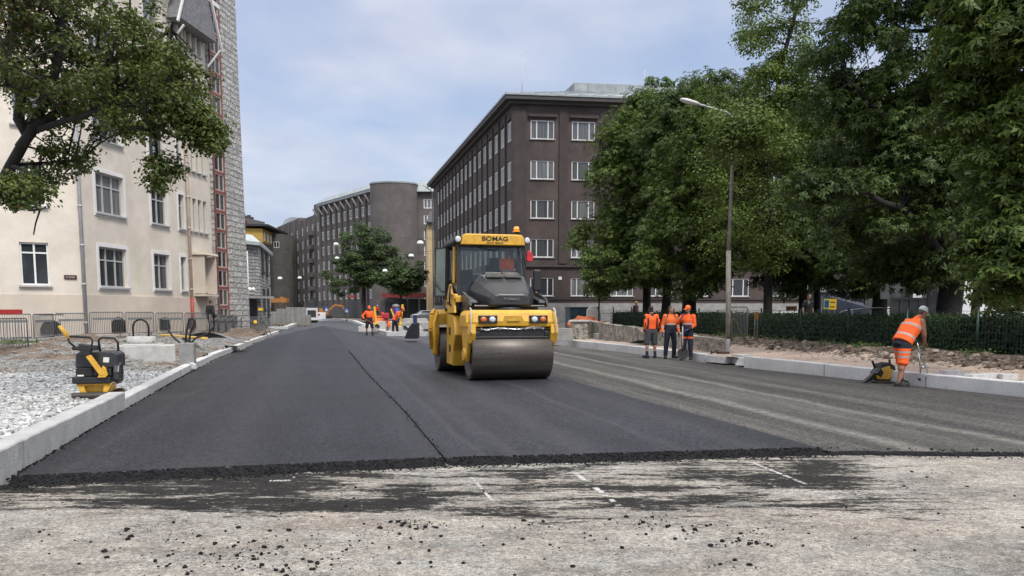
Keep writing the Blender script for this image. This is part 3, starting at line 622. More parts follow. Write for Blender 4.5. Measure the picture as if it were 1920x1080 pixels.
def put_window(parent, meshes, O, U, n, u, z, inset, label=None, sill=None):
    p = Vector(O) + U * u + Vector((0, 0, z)) - n * inset
    o = inst('window', meshes[0], parent, p, math.atan2(U.y, U.x)); inst('pane', meshes[1], o, (0, 0, 0))
    if sill: inst('sill', sill, o, (0, 0, 0))
    return o
def sill_mesh(w, depth, mat, t=.06, over=.08):
    mb = MB(); mb.box((w/2, -depth/2 + .01, -t/2 - .004), (w + 2*over, depth, t)); return mb.mesh('sill', mat)

# ------------------------------------------------------------------ brown apartment block on the right
m_brown = M('brown render', (.056, .043, .040), .92, vs=.8, col2=(.092, .071, .066), bump=.5, bs=45, fine=.12, blotch=.2, dist=.01, grime=((.034, .027, .026), .55, .6, .8))
m_brown2 = M('brown render piers', (.046, .037, .036), .92, vs=.9, col2=(.068, .055, .052), bump=.5, bs=45, fine=.12, dist=.01)
m_stone = M('grey plinth stone', (.23, .225, .22), .9, vs=2, col2=(.34, .335, .32), bump=.5, bs=30, fine=.12)
C0 = Vector((.1, 63.7, .25)); UF = Vector((1, .13, 0)).normalized(); US = Vector((.25, -1, 0)).normalized(); LF, LS = 46.0, 44.5; HB = 18.3
bld = empty('apartment_building', C0, 'long dark brown rendered apartment block with white windows behind the trees', 'building')
far = -US * LS
mb = MB(); holes = []; rows = [2.49, 5.65, 8.8, 11.95, 15.13]
colf = [1.42 + 3.4 * i for i in range(13)]
for u in colf:
    for z in rows: holes.append((u, u + 1.95, z, z + 1.5))
facade(mb, (0, 0, 0), UF, LF, HB, holes, .16); 
hs = []; cols = [LS - .55 - 1.3 - 2.42 * i for i in range(17)]
for i, u in enumerate(cols):
    for z in rows: hs.append((u, u + 1.3, z, z + 1.5))
_, nS = facade(mb, far, US, LS, HB, hs, .16)
nF = Vector((UF.y, -UF.x, 0))
b1 = UF * LF; b2 = b1 + far
mb.add([b1, b2, b2 + Vector((0, 0, HB)), b1 + Vector((0, 0, HB))], [(0, 1, 2, 3)]); mb.add([b2, far, far + Vector((0, 0, HB)), b2 + Vector((0, 0, HB))], [(0, 1, 2, 3)])
mb.build('wall', m_brown, bld)
# piers: wide flat ones between the front bays, thin ribs on the side
mb = MB()
def pier(u0, u1, z0, z1, O, U, n, t): 
    a = Vector(O) + U * ((u0 + u1) / 2) + n * (t / 2 - .002); mb.box((a.x, a.y, (z0 + z1) / 2), (u1 - u0, t, z1 - z0), math.atan2(U.y, U.x))
pier(0, 1.05, 5.15, 17.6, (0, 0, 0), UF, nF, .12)
for i in range(13):
    u = colf[i] + 2.35
    pier(u, u + .62, 5.15, 17.3, (0, 0, 0), UF, nF, .12)
    pier(colf[i] - .2, colf[i] + 2.15, 16.85, 17.05, (0, 0, 0), UF, nF, .26)
for i, u in enumerate(cols):
    pier(u + 1.3 + .38, u + 1.3 + .62, 2.2, 17.5, far, US, nS, .13)
    pier(u - .05, u + 1.35, 16.8, 16.92, far, US, nS, .12)
mb.build('pier', m_brown2, bld)
mb = MB()
for (O, U, n, Ln) in (((0, 0, 0), UF, nF, LF), (far, US, nS, LS)):
    for z, t, hh in ((4.95, .2, .16), (2.25, .1, .1)):
        a = Vector(O) + U * (Ln / 2) + n * (t / 2 + .003); mb.box((a.x, a.y, z), (Ln, t, hh), math.atan2(U.y, U.x))
mb.build('string_course', M('dark moulding', (.06, .052, .05), .8), bld)
mb = MB()
for (O, U, n, Ln) in (((0, 0, 0), UF, nF, LF), (far, US, nS, LS)):
    a = Vector(O) + U * (Ln / 2) + n * .06; mb.box((a.x, a.y, .85), (Ln + .1, .14, 2.1), math.atan2(U.y, U.x))
    for k in range(3): 
        a = Vector(O) + U * (Ln / 2) + n * .1; mb.box((a.x, a.y, .1 + .62 * k), (Ln + .12, .1, .55), math.atan2(U.y, U.x))
mb.build('plinth', m_stone, bld)
# cornice and hipped metal roof
cor = [Vector((0, 0, 0)), b1, b2, far]
cen = sum(cor, Vector()) / 4
def off(p, d): 
    # offset a footprint corner outwards by d along both walls
    i = cor.index(p); a, b = cor[i-1], cor[(i+1) % 4]; return p + (p - a).normalized() * d + (p - b).normalized() * d
mb = MB(); o1 = [off(p, .75) for p in cor]
mb.loft([[V3(p, 18.05) for p in o1], [V3(p, 18.35) for p in o1]], smooth=False)
o2 = [off(p, .35) for p in cor]; mb.loft([[V3(p, 17.8) for p in o2], [V3(p, 18.048) for p in o2]], smooth=False)
mb.build('cornice', M('dark cornice', (.05, .045, .043), .7), bld)
rf = MB(); o3 = [off(p, .82) for p in cor]; inn = [off(p, -7.) for p in cor]
rf.loft([[V3(p, 18.354) for p in o3], [V3(p, 18.5) for p in o3], [V3(p, 20.9) for p in inn]], smooth=False)
for i in range(4):
    a, b = o3[i], o3[(i+1) % 4]; c, d = inn[i], inn[(i+1) % 4]
    for k in range(1, 40):
        p, q = a.lerp(b, k / 40), c.lerp(d, k / 40); rf.bar((p.x, p.y, 18.52), (q.x, q.y, 20.92), .05, .06)
roof = rf.build('roof', m_metalroof, bld)
mb = MB(); in2 = [off(p, -7.4) for p in cor]; mb.loft([[V3(p, 20.8) for p in in2], [V3(p, 21.8) for p in in2]], smooth=False)
for i in range(4):
    a, b = in2[i], in2[(i+1) % 4]
    for k in range(1, 24):
        p = a.lerp(b, k / 24); mb.box((p.x, p.y, 21.3), (.08, .08, 1.0))
mb.build('roof_lantern', m_metalroof, roof)
mb = MB()
for px_ in (1125, 1160): mb = MB(); q = P(px_, 155, 76) - C0; mb.cyl((q.x, q.y, 21.), (q.x, q.y, 22.6), .18); mb.cyl((q.x, q.y, 22.6), (q.x, q.y, 22.7), .4); mb.build('roof_vent', m_metalroof, roof)
WF = window_meshes('front', 1.95, 1.5, (.26, .74), (), .075); WS = window_meshes('side', 1.3, 1.5, (.5,), (), .07)
sF, sS = sill_mesh(1.95, .22, m_stone), sill_mesh(1.3, .22, m_stone)
for i in range(9):
    for z in rows: put_window(bld, WF, (0, 0, 0), UF, nF, colf[i], z, .1, sill=sF)
for i, u in enumerate(cols):
    for z in rows[2:]: put_window(bld, WS, far, US, nS, u, z, .045)
mbf, mbp = MB(), MB()
for (lst, O, U, n, ms, zs) in ((cols, far, US, nS, WS, rows[:2]), (colf[9:], Vector((0, 0, 0)), UF, nF, WF, rows)):
    rot = Matrix.Rotation(math.atan2(U.y, U.x), 4, 'Z')
    for u in lst:
        for z in zs:
            p = Vector(O) + U * u + Vector((0, 0, z)) - n * .1
            for me, tgt in ((ms[0], mbf), (ms[1], mbp)):
                tgt.add([p + rot @ v.co for v in me.vertices], [tuple(f.vertices) for f in me.polygons])
wo = mbf.build('window', m_white, bld); wo['kind'] = 'stuff'; mbp.build('pane', g_cur, wo)
for k, (px_, py_) in enumerate([(1056, 224.5), (1054.5, 300), (1053, 376), (1051.5, 449), (1050, 522)]):
    q = P(px_, py_, 64.3) - C0; mb = MB(); mb.box((0, 0, 0), (.28, .12, .28)); mb.build('vent_cover', m_white, bld, bevel=.02, loc=(q.x, q.y - .1 , q.z))
mb = MB(); q = C0 + far + Vector((-1.15, -.3, 17.9)); mb.tube([q + Vector((-.2, 0, .3)), q + Vector((.2, 0, 0)), q + Vector((1.0, .3, -.6)), q + Vector((1.0, .3, -17.))], .09)
mb.build('downpipe', m_pipe, bld, loc=(0, 0, 0)).location = -C0
for px_, y0, y1, lab_ in ((979, 106, 172, 'tall thin antenna mast above the corner of the brown block'), (1208, 128, 170, 'pale antenna mast rising behind the treetop on the brown block')):
    a, b = P(px_, y1, 68), P(px_, y0, 68); mb = MB(); mb.cyl((0, 0, -1.5), (0, 0, b.z - a.z), .05, .03); mb.cyl((0, 0, b.z - a.z), (0, 0, b.z - a.z + .25), .012); tag(mb.build('antenna_mast', m_pipe, loc=a), lab_, 'antenna')

# ------------------------------------------------------------------ cream building on the left with its stone tower
m_cream = M('cream render', (.60, .545, .46), .9, vs=.7, col2=(.69, .63, .54), bump=.3, bs=50, fine=.06, blotch=.10, dist=.01, grime=((.42, .37, .30), .60, .4, 1.2))
m_cream2 = M('cream plinth render', (.53, .46, .385), .9, vs=.9, col2=(.61, .535, .45), bump=.3, bs=50, fine=.06, blotch=.13, dist=.01)
m_whitetrim = M('white window surround', (.70, .69, .68), .7, var=.06)
m_rubble = None
def stone_wall_mat(name, c1, c2, sc, joint=(.10, .10, .10), bumpd=.12):
    m = bpy.data.materials.new(name); m.use_nodes = True; nt = m.node_tree; N = nt.nodes; L = nt.links; b = N['Principled BSDF']
    t = N.new('ShaderNodeTexCoord'); sp = N.new('ShaderNodeSeparateXYZ'); L.new(t.outputs['Object'], sp.inputs[0])
    ad = N.new('ShaderNodeMath'); L.new(sp.outputs[0], ad.inputs[0]); L.new(sp.outputs[1], ad.inputs[1])
    n = N.new('ShaderNodeTexNoise'); n.inputs['Scale'].default_value = 1.4; n.inputs['Detail'].default_value = 4; L.new(t.outputs['Object'], n.inputs['Vector'])
    zz = N.new('ShaderNodeMath'); zz.operation = 'MULTIPLY_ADD'; L.new(n.outputs['Fac'], zz.inputs[0]); zz.inputs[1].default_value = .12; L.new(sp.outputs[2], zz.inputs[2])
    cb = N.new('ShaderNodeCombineXYZ'); L.new(ad.outputs[0], cb.inputs[0]); L.new(zz.outputs[0], cb.inputs[1])
    br = N.new('ShaderNodeTexBrick'); br.inputs['Scale'].default_value = sc; br.inputs['Mortar Size'].default_value = .022; br.inputs['Brick Width'].default_value = .75; br.inputs['Row Height'].default_value = .2
    br.squash = .8; br.squash_frequency = 3; br.offset_frequency = 2
    br.inputs['Color1'].default_value = c1 + (1,); br.inputs['Color2'].default_value = c2 + (1,); br.inputs['Mortar'].default_value = joint + (1,)
    L.new(cb.outputs[0], br.inputs['Vector'])
    n2 = N.new('ShaderNodeTexNoise'); n2.inputs['Scale'].default_value = 6; n2.inputs['Detail'].default_value = 6; L.new(t.outputs['Object'], n2.inputs['Vector'])
    mr = N.new('ShaderNodeMapRange'); mr.inputs[1].default_value = .3; mr.inputs[2].default_value = .7; mr.inputs[3].default_value = .72; mr.inputs[4].default_value = 1.25; L.new(n2.outputs['Fac'], mr.inputs[0])
    s = N.new('ShaderNodeVectorMath'); s.operation = 'SCALE'; L.new(br.outputs['Color'], s.inputs[0]); L.new(mr.outputs[0], s.inputs['Scale']); L.new(s.outputs[0], b.inputs['Base Color']); b.inputs['Roughness'].default_value = .95
    h = N.new('ShaderNodeMath'); h.operation = 'SUBTRACT'; L.new(n2.outputs['Fac'], h.inputs[0]); L.new(br.outputs['Fac'], h.inputs[1])
    bp = N.new('ShaderNodeBump'); bp.inputs['Strength'].default_value = 1; bp.inputs['Distance'].default_value = bumpd; L.new(h.outputs[0], bp.inputs['Height']); L.new(bp.outputs[0], b.inputs['Normal'])
    return m
m_rubble = stone_wall_mat('limestone rubble', (.24, .24, .235), (.38, .375, .365), 1.15, (.14, .14, .14))
m_rubble2 = stone_wall_mat('limestone blocks', (.27, .27, .265), (.40, .40, .39), .8, (.15, .15, .15))
m_tower = stone_wall_mat('tower limestone', (.36, .355, .34), (.50, .49, .47), .62, (.24, .24, .23))
CB = Vector((-17.9, 32.3, .35))         # facade B: left corner is the near one seen from the street
# seen from outside (from +X), right-hand direction runs away from the camera
UB = Vector((.10, 1, 0)).normalized(); LB = 11.35; HC = 17.6
AA = R(212); UA_dir = Vector((math.cos(AA), math.sin(AA), 0)); LA = 14.0; UA = -UA_dir; OA = UA_dir * LA
cb_ = empty('corner_building', CB, 'cream rendered building with white window surrounds behind the steel barriers', 'building')
def u_at(px, O, U):
    # distance along a facade at which a given image column is met
    k = (px - CX) / F * 1.0; c = 1 / _c
    o = CB + O; k2 = k * _c       # image column -> x / y at horizon height
    k2 = k / (_c + 0) * 1.0
    return (k2 * o.y - o.x) / (U.x - k2 * U.y)
wA = window_meshes('cream_a', 1.0, 1.72, (.5,), (.76,), .07); wB = window_meshes('cream_b', 2.0, 1.72, (.333, .667), (.68,), .065, mat=m_greyframe); wC = window_meshes('cream_c', 1.4, 1.72, (.5,), (.68,), .065, mat=m_greyframe); wD = window_meshes('cream_d', .55, 1.72, (), (.68,), .05, mat=m_greyframe); wE = window_meshes('cream_e', .38, 1.72, (), (.68,), .04, mat=m_greyframe); wF = window_meshes('cream_f', 1.0, 1.72, (.5,), (.68,), .06, mat=m_white)
rowsC = [2.27, 5.45, 8.6, 11.7, 14.8]
colB = []       # (u, meshes, width, z)
for k, z in enumerate(rowsC):
    colB += [(1.17, wB, 2.0, z), (5.38, wC, 1.4, z), (7.86, wD, .55, z)]
    colB += [(9.35, wF, 1.0, z), (10.74, wE, .38, z)] if k == 0 else [(8.78 + .56 * q, wE, .38, z) for q in range(4)]
hb = [(u, u + wd, z, z + 1.72) for u, ms, wd, z in colB]
hb += [(1.75, 2.75, .3, .75), (5.6, 6.5, .3, .75), (8.3, 9.1, .3, .75)]
ha = [];
for u in (LA - 2.15, LA - 4.6, LA - 7.):
    for z in rowsC: ha.append((u, u + 1.0, z, z + 1.72))
mb = MB(); _, nB = facade(mb, (0, 0, 0), UB, LB, HC, hb, .22); _, nA = facade(mb, OA, UA, LA, HC, ha, .2)
back = Vector((-14, 6, 0)); e1 = UB * LB
mb.add([e1, e1 + back, e1 + back + Vector((0, 0, HC)), e1 + Vector((0, 0, HC))], [(0, 1, 2, 3)])
mb.build('wall', m_cream, cb_)
mb = MB()
for (O, U, n, Ln) in (((0, 0, 0), UB, nB, LB), (OA, UA, nA, LA)):
    a = Vector(O) + U * (Ln / 2) + n * .03
    segs = [(0, 1.73), (2.77, 5.58), (6.52, 8.28), (9.12, LB)] if Ln == LB else [(0, LA - 1.6), (LA - .75, LA)]
    for s0, s1 in segs:
        a = Vector(O) + U * ((s0 + s1) / 2) + n * .02; mb.box((a.x, a.y, .95), (s1 - s0, .05, 1.9), math.atan2(U.y, U.x))
    if Ln == LB:
        for s0, s1 in ((1.73, 2.77), (5.58, 6.52), (8.28, 9.12)):
            a = Vector(O) + U * ((s0 + s1) / 2) + n * .02; mb.box((a.x, a.y, 1.35), (s1 - s0, .05, 1.1), math.atan2(U.y, U.x)); mb.box((a.x, a.y, .13), (s1 - s0, .05, .26), math.atan2(U.y, U.x))
    else:
        a = Vector(O) + U * (LA - 1.175) + n * .02; mb.box((a.x, a.y, 1.5), (.85, .05, .8), math.atan2(U.y, U.x))
mb.build('plinth', m_cream2, cb_)
sB, sC_, sD, sA = sill_mesh(2.0, .3, m_greyframe, .07, .1), sill_mesh(1.4, .3, m_greyframe, .07, .1), sill_mesh(.55, .3, m_greyframe, .07, .06), sill_mesh(1.0, .28, m_conc, .07, .08)
def surround(wd, h=1.72, t=.14):
    mb = MB(); mb.box((-t/2 - .003, -.165, h/2), (t, .06, h + .3)); mb.box((wd + t/2 + .003, -.165, h/2), (t, .06, h + .3)); mb.box((wd/2, -.165, h + .09), (wd, .06, .16)); mb.box((wd/2, -.168, -.115), (wd, .06, .10)); return mb.mesh('surround', m_whitetrim)
sE = sill_mesh(.38, .3, m_greyframe, .06, .04)
sur = {2.0: surround(2.0), 1.4: surround(1.4), .55: surround(.55, 1.72, .1)}; sl_ = {2.0: sB, 1.4: sC_, .55: sD, .38: sE, 1.0: sA}
for u, ms, wd, z in colB:
    o = put_window(cb_, ms, (0, 0, 0), UB, nB, u, z, .16, sill=sl_[wd])
    if wd in sur: inst('surround', sur[wd], o, (0, 0, 0))
for u in (LA - 2.15, LA - 4.6, LA - 7.):
    for z in rowsC: put_window(cb_, wA, OA, UA, nA, u, z, .14, sill=sA)
# arched cellar openings
for (O, U, n, u, wd, rr) in ((Vector((0, 0, 0)), UB, nB, 2.25, 1.0, .6), (Vector((0, 0, 0)), UB, nB, 6.05, .9, .6), (Vector((0, 0, 0)), UB, nB, 8.7, .8, .6), (OA, UA, nA, LA - 1.2, .8, .55)):
    mb = MB(); r_ = wd / 2; poly = [(r_ * math.cos(t), r_ * 1.1 * math.sin(t)) for t in np.linspace(0, math.pi, 14)] + [(-r_, -.12), (r_, -.12)]
    mb.prism(poly, -.035, .02, 'xz'); 
    for k in range(-4, 5): mb.box((k * wd / 10, -.05, .12), (.02, .02, .55))
    p = O + U * u + n * .045; mb.build('cellar_opening', m_black, cb_, loc=(p.x, p.y, .42), rz=math.atan2(U.y, U.x))
# bay window with hood on the ground floor
p = UB * 9.85 + nB * .3; mb = MB(); mb.box((0, 0, 2.05 + 2.2), (1.6, .75, .12), top=(.96, .9)); mb.box((0, 0, 2.05), (1.5, .7, .1)); mb.box((-.64, 0, 3.14), (.12, .6, 2.0)); mb.box((.64, 0, 3.14), (.12, .6, 2.0))
mb.build('bay_hood', m_cream2, cb_, loc=(p.x, p.y, 0), rz=math.atan2(UB.y, UB.x))
# downpipes
def downpipe(u, O, U, n, z0, z1, mat, low=None):
    p = Vector(O) + U * u + n * .12; mb = MB(); mb.tube([(p.x, p.y, z0), (p.x, p.y, z1)], .075, n=10)
    for z in np.arange(z0 + .6, z1, 1.6): mb.tube([(p.x, p.y, z), (p.x, p.y, z + .08)], .095, n=10)
    o = mb.build('downpipe', mat, cb_)
    if low: q = MB(); q.tube([(p.x, p.y, z0), (p.x, p.y, low)], .09, n=10); q.build('pipe_boot', M('red oxide paint', (.33, .05, .04), .6), o)
downpipe(.0, (0, 0, 0), (UB), (nB + nA).normalized(), .1, HC, m_pipe)
downpipe(8.66, (0, 0, 0), UB, nB, .1, HC, M('cream pipe', (.52, .42, .34), .6), 1.9)
# street name plate, house lamp
p = OA + UA * (LA - .42) + nA * .03; mb = MB(); mb.box((0, 0, 0), (.46, .03, .17)); pl_ = mb.build('street_plate', M('maroon enamel', (.07, .022, .022), .35), cb_, loc=(p.x, p.y, 2.62), rz=math.atan2(UA.y, UA.x))
tm = text_mesh('E. Viiralti', .085, .003); tm.materials.append(m_white); o = inst('lettering', tm, pl_, (0, -.02, 0)); o.rotation_euler = (R(90), 0, 0)
# eaves, gable with white bargeboards near the tower
mb = MB(); 
for (O, U, n, Ln) in (((0, 0, 0), UB, nB, LB), (OA, UA, nA, LA)):
    a = Vector(O) + U * (Ln / 2) + n * .3; mb.box((a.x, a.y, HC + .12), (Ln + .7, .9, .22), math.atan2(U.y, U.x))
mb.build('eaves', m_whitetrim, cb_)
m_slate = M('grey slate', (.14, .14, .145), .7, vs=5, col2=(.24, .24, .245), bump=.6, bs=12, dist=.04)
mb = MB(); a, b = Vector((0, 0, HC + .23)) + nB * .7, UB * LB + nB * .7 + Vector((0, 0, HC + .23)); c_ = OA + nA * .7 + Vector((0, 0, HC + .23)); rr = -nB * 6 + Vector((0, 0, 5))
mb.add([a, b, b + rr, a + rr], [(0, 1, 2, 3)]); mb.add([c_, a, a + rr, c_ + rr], [(0, 1, 2, 3)]); mb.build('roof', m_slate, cb_)
mb = MB(); g0 = UB * 7.4 + nB * .75; g1 = UB * 11.2 + nB * .75; gm = (g0 + g1) / 2
poly = [V3(g0, 15.7), V3(g1, 15.7), V3(gm, 20.2)]; ext = -nB * 1.
mb.add(poly + [p + ext for p in poly], [(0, 1, 2), (5, 4, 3), (0, 3, 4, 1), (1, 4, 5, 2), (2, 5, 3, 0)]); gb = mb.build('gable', m_slate, cb_)
mb = MB(); mb.bar(V3(g0 + nB*.1 - UB*.4, 15.35), V3(gm + nB*.1, 20.4), .10, .10); mb.bar(V3(g1 + nB*.1 + UB*.4, 15.35), V3(gm + nB*.1, 20.4), .10, .10); mb.bar(V3(g1 + nB*.2, 15.3), V3(g1 - nB*.6, 14.4), .09, .09); mb.bar(V3(g0 + nB*.2, 15.3), V3(g0 - nB*.6, 14.4), .09, .09)
mb.build('bargeboard', m_whitetrim, gb)
# tower
TB = CB + UB * LB + nB * .25
tw = empty('stone_tower', TB, 'tall limestone tower with a red framed strip of stair windows', 'tower')
LT1, LT2, HT = 1.3, 2.05, 34.0; hz = []
m_redf = M('red window frame', (.24, .075, .06), .6, var=.15); wT = window_meshes('tower', 1.06, .93, (.5,), (), .06, mat=M('pale frame', (.45, .40, .37), .5), pane=g_dark)
for k in range(31): hz.append((.12, 1.18, .45 + 1.07 * k, .45 + 1.07 * k + .93))
mb = MB(); _, nT = facade(mb, (0, 0, 0), UB, 1.3, HT, hz, .12); mb.build('window_strip', m_redf, tw)
for k in range(31): put_window(tw, wT, (0, 0, 0), UB, nT, .12, .45 + 1.07 * k, .06)
mb = MB(); q0 = UB * 1.3; ex = nT * .25
bt = [q0 + ex, UB * (LT1 + LT2) + ex, UB * (LT1 + LT2) - nT * 6, q0 - nT * 6]; ct = UB * (LT1 + LT2 / 2) - nT * 3
n_ = 12; rings = []
for i in range(n_ + 1):
    z = HT * i / n_; f = 1 - .0035 * z; rings.append([V3(ct + (p - ct) * f, z) for p in bt])
mb.loft(rings, smooth=False); mb.build('shaft', m_tower, tw)
mb = MB(); mb.box(((-nT * 3 + UB * .65).x, (-nT * 3 + UB * .65).y, HT / 2), (1.25, 5.8, HT), math.atan2(UB.y, UB.x)); mb.build('stair_core', m_tower, tw)

# ------------------------------------------------------------------ low stone building and the far street front
def prism_building(name, label, foot, z1, mat, roofmat=None, ov=.4, roof_h=.5, z0=-.1):
    """foot: list of ground Vectors"""
    o = Vector((foot[0].x, foot[0].y, 0)); t = empty(name, o, label, 'building'); mb = MB()
    f = [Vector((p.x, p.y, 0)) - o for p in foot]
    mb.loft([[V3(p, z0) for p in f], [V3(p, z1) for p in f]], smooth=False); mb.build('wall', mat, t)
    if roofmat:
        c = sum(f, Vector()) / len(f); ff = [p + (p - c).normalized() * ov for p in f]; mb = MB()
        mb.loft([[V3(p, z1 + .003) for p in ff], [V3(p, z1 + .25) for p in ff], [V3(c + (p - c) * .45, z1 + .25 + roof_h) for p in ff]], smooth=False); mb.build('roof', roofmat, t)
    return t, o
def at(px, Y): return P(px, 590, Y)
sf = [at(430, 57), at(489, 60), at(508, 70), at(440, 78)]
sb_, so = prism_building('stone_building', 'low grey limestone building with a pale metal roof beside the tower', sf, 6.5, m_rubble2, M('pale roof sheet', (.40, .44, .44), .5), .7, .9)
mb = MB(); d = (sf[1] - sf[0]).normalized(); 
for i in range(1): 
    p = P(466, 500, 58.5) - so; mb.cyl((p.x, p.y - .25, .5), (p.x, p.y - .25, 6.0), .07)
mb.build('downpipe', M('pale pipe', (.55, .56, .57), .5), sb_)
mb = MB(); p = P(480, 562, 59.2) - so; mb.box((p.x, p.y - .6, 2.55), (3.0, 1.4, .16), math.atan2(d.y, d.x)); mb.build('canopy', m_stone, sb_)
mb = MB(); mb.box((p.x - .4, p.y - .12, 1.3), (1.3, .12, 2.2), math.atan2(d.y, d.x)); mb.box((p.x - 1.1, p.y - .14, 1.3), (.1, .14, 2.4), math.atan2(d.y, d.x)); mb.build('door', m_darkmetal, sb_)
d2 = (sf[2] - sf[1]).normalized()
for k, (f, z, hh) in enumerate(((.25, 4.6, 1.8), (.65, 4.6, 1.8), (.3, 1.6, 1.7), (.7, 1.2, 2.2))):
    q = sf[1].lerp(sf[2], f) - so; mb = MB(); mb.box((0, 0, hh/2), (1.5, .12, hh)); mb.box((0, -.05, -.06), (1.8, .2, .12)); mb.build('window', m_darkmetal, sb_, loc=(q.x + .03, q.y, z), rz=math.atan2(d2.y, d2.x))
# generic street front with piers and windows
def far_block(name, label, a, b, z1, mat, depth, ncol, nrow, zr0, dz, ww, wh, pier_w=0., cap=None, pane=None, frame=None, z0=0., pier_mat=None):
    """front from a to b (left to right as seen), windows as parts"""
    a, b = Vector((a.x, a.y, 0)), Vector((b.x, b.y, 0)); U = (b - a).normalized(); n = Vector((U.y, -U.x, 0)); W = (b - a).length
    t = empty(name, a, label, 'building'); hs = []; st = W / ncol
    for i in range(ncol):
        for k in range(nrow): hs.append((st * (i + .5) - ww/2, st * (i + .5) + ww/2, zr0 + dz * k, zr0 + dz * k + wh))
    mb = MB(); facade(mb, (0, 0, z0), U, W, z1 - z0, [(h[0], h[1], h[2] - z0, h[3] - z0) for h in hs], .3)
    B = -n * depth; e = U * W
    for p, q in ((e, e + B), (e + B, B), (B, Vector())): mb.add([V3(p, z0), V3(q, z0), V3(q, z1), V3(p, z1)], [(0, 1, 2, 3)])
    mb.add([V3(Vector(), z1), V3(e, z1), V3(e + B, z1), V3(B, z1)], [(0, 1, 2, 3)])
    mb.build('wall', mat, t)
    if pier_w:
        mb = MB()
        for i in range(ncol + 1):
            p = U * min(max(st * i, pier_w/2), W - pier_w/2) + n * .17; mb.box((p.x, p.y, (z1 + z0 + 2.6) / 2), (pier_w, .35, z1 - z0 - 2.8), math.atan2(U.y, U.x))
        mb.build('pier', pier_mat or mat, t)
    if cap:
        mb = MB(); p = U * (W / 2) + n * .3 + B * .5; mb.box((p.x, p.y, z1 + .3), (W + .4, depth + 1.0, .5), math.atan2(U.y, U.x)); mb.loft([[V3(-U*.2 + n*.9, z1 + .56), V3(e + U*.2 + n*.9, z1 + .56), V3(e + B, z1 + .56), V3(B, z1 + .56)], [V3(-U*.2 - n*1.2, z1 + 2.0), V3(e + U*.2 - n*1.2, z1 + 2.0), V3(e + B, z1 + 2.0), V3(B, z1 + 2.0)]], smooth=False)
        mb.build('roof', cap, t)
    ms = window_meshes(name + str(round(a.x)), ww, wh, (.5,), (), .14, .1, mat=frame or m_white, pane=pane or g_dark)
    for h in hs: put_window(t, ms, (0, 0, 0), U, n, h[0], h[2], .06)
    return t, U, n, W, a
m_dk = M('dark grey render', (.092, .083, .078), .9, vs=.5, col2=(.130, .118, .112), blotch=.16, bump=.3, bs=20)
m_dk2 = M('grey brown render', (.105, .094, .087), .9, vs=.5, col2=(.14, .126, .117), blotch=.16, bump=.3, bs=20)
m_dk3 = M('charcoal render', (.048, .045, .047), .9, vs=.5, col2=(.07, .066, .068), blotch=.15)
zinc = m_metalroof
t, U, n, W, a = far_block('street_building', 'large dark grey building with a zinc roof edge behind the far street trees', at(605, 160), at(703, 140), 22.4, m_dk, 14, 9, 6, 3.6, 3.0, 1.2, 1.7, .55, zinc)
for i in range(10):
    mb = MB(); p = U * (W * i / 9) + n * .7; mb.bar((p.x, p.y, 20.6), (p.x + n.x * .9, p.y + n.y * .9, 21.9), .25, .22); mb.build('eave_bracket', m_stone, t)
# rounded blind corner
cc = at(742, 136.5); tr = empty('rounded_corner_building', (cc.x, cc.y, 0), 'blank rounded dark grey corner building with a column of white windows beside it', 'building')
mb = MB(); rr_ = 4.1; ring = [(rr_ * math.cos(t_), rr_ * math.sin(t_) * .75) for t_ in np.linspace(math.pi, 2 * math.pi, 25)] + [(rr_, 6), (-rr_, 6)]
mb.loft([[(x, y, -.1) for x, y in ring], [(x, y, 23.1) for x, y in ring]], smooth=False); mb.build('wall', m_dk, tr)
mb = MB(); mb.loft([[(x * 1.03, y * 1.03, 23.103) for x, y in ring], [(x * 1.03, y * 1.03, 23.35) for x, y in ring]], smooth=False); mb.build('parapet', zinc, tr)
mb = MB(); hs = [(1.0, 2.9, 2.9 + 2.72 * k, 2.9 + 2.72 * k + 1.65) for k in range(7)]; U_, n_2 = facade(mb, (rr_ + .005, .3, 0), (1, .05), 6.2, 22.0, hs, .25); mb.box((rr_ + 3.1, 3.6, 11), (6.1, 6, 21.9)); mb.build('side_wing', m_dk2, tr)
ms = window_meshes('corner', 1.9, 1.65, (.33, .67), (), .14, .1)
for h in hs: put_window(tr, ms, (rr_ + .005, .3, 0), U_, n_2, h[0], h[2], .15)
mb = MB(); mb.box((rr_ + 3.1, 2.8, 22.9), (6.3, 6.6, 1.8), top=(1, .7)); mb.build('roof', zinc, tr)
# shops under it
mb = MB(); mb.box((2.2, -4.4, 4.0), (13.5, 1.8, .7)); mb.build('awning', M('red awning', (.17, .02, .018), .7), tr, loc=(3, 0, 0))
mb = MB(); 
for k in range(7): mb.box((-3.4 + 2. * k, -3.45, 1.8), (1.75, .2, 3.2))
mb.build('shop_window', g_dark, tr, loc=(3, 0, 0))
t, U, n, W, a = far_block('street_building', 'stepped brown grey building with paired balconies left of the zinc roofed one', at(567, 176), at(606, 160.5), 21.5, m_dk2, 12, 4, 6, 3.4, 2.9, 1.3, 1.7, .7, None, pier_mat=m_dk)
for k in range(6): mb = MB(); p = U * (W * .62) + n * .5; mb.box((p.x, p.y, 3.2 + 2.9 * k), (3.6, 1.0, .9), math.atan2(U.y, U.x)); mb.build('balcony', m_dk, t)
mb = MB(); p = U * (W * .8) - n * 2; mb.box((p.x, p.y, 22.3), (4.5, 3.8, 2.6), math.atan2(U.y, U.x)); mb.build('stair_head', m_dk, t)
t, U, n, W, a = far_block('street_building', 'tall grey brown building with vertical piers next to the yellow topped one', at(527, 196), at(567.5, 177), 22.3, m_dk2, 12, 4, 6, 3.4, 2.9, 1.3, 1.7, .8, None)
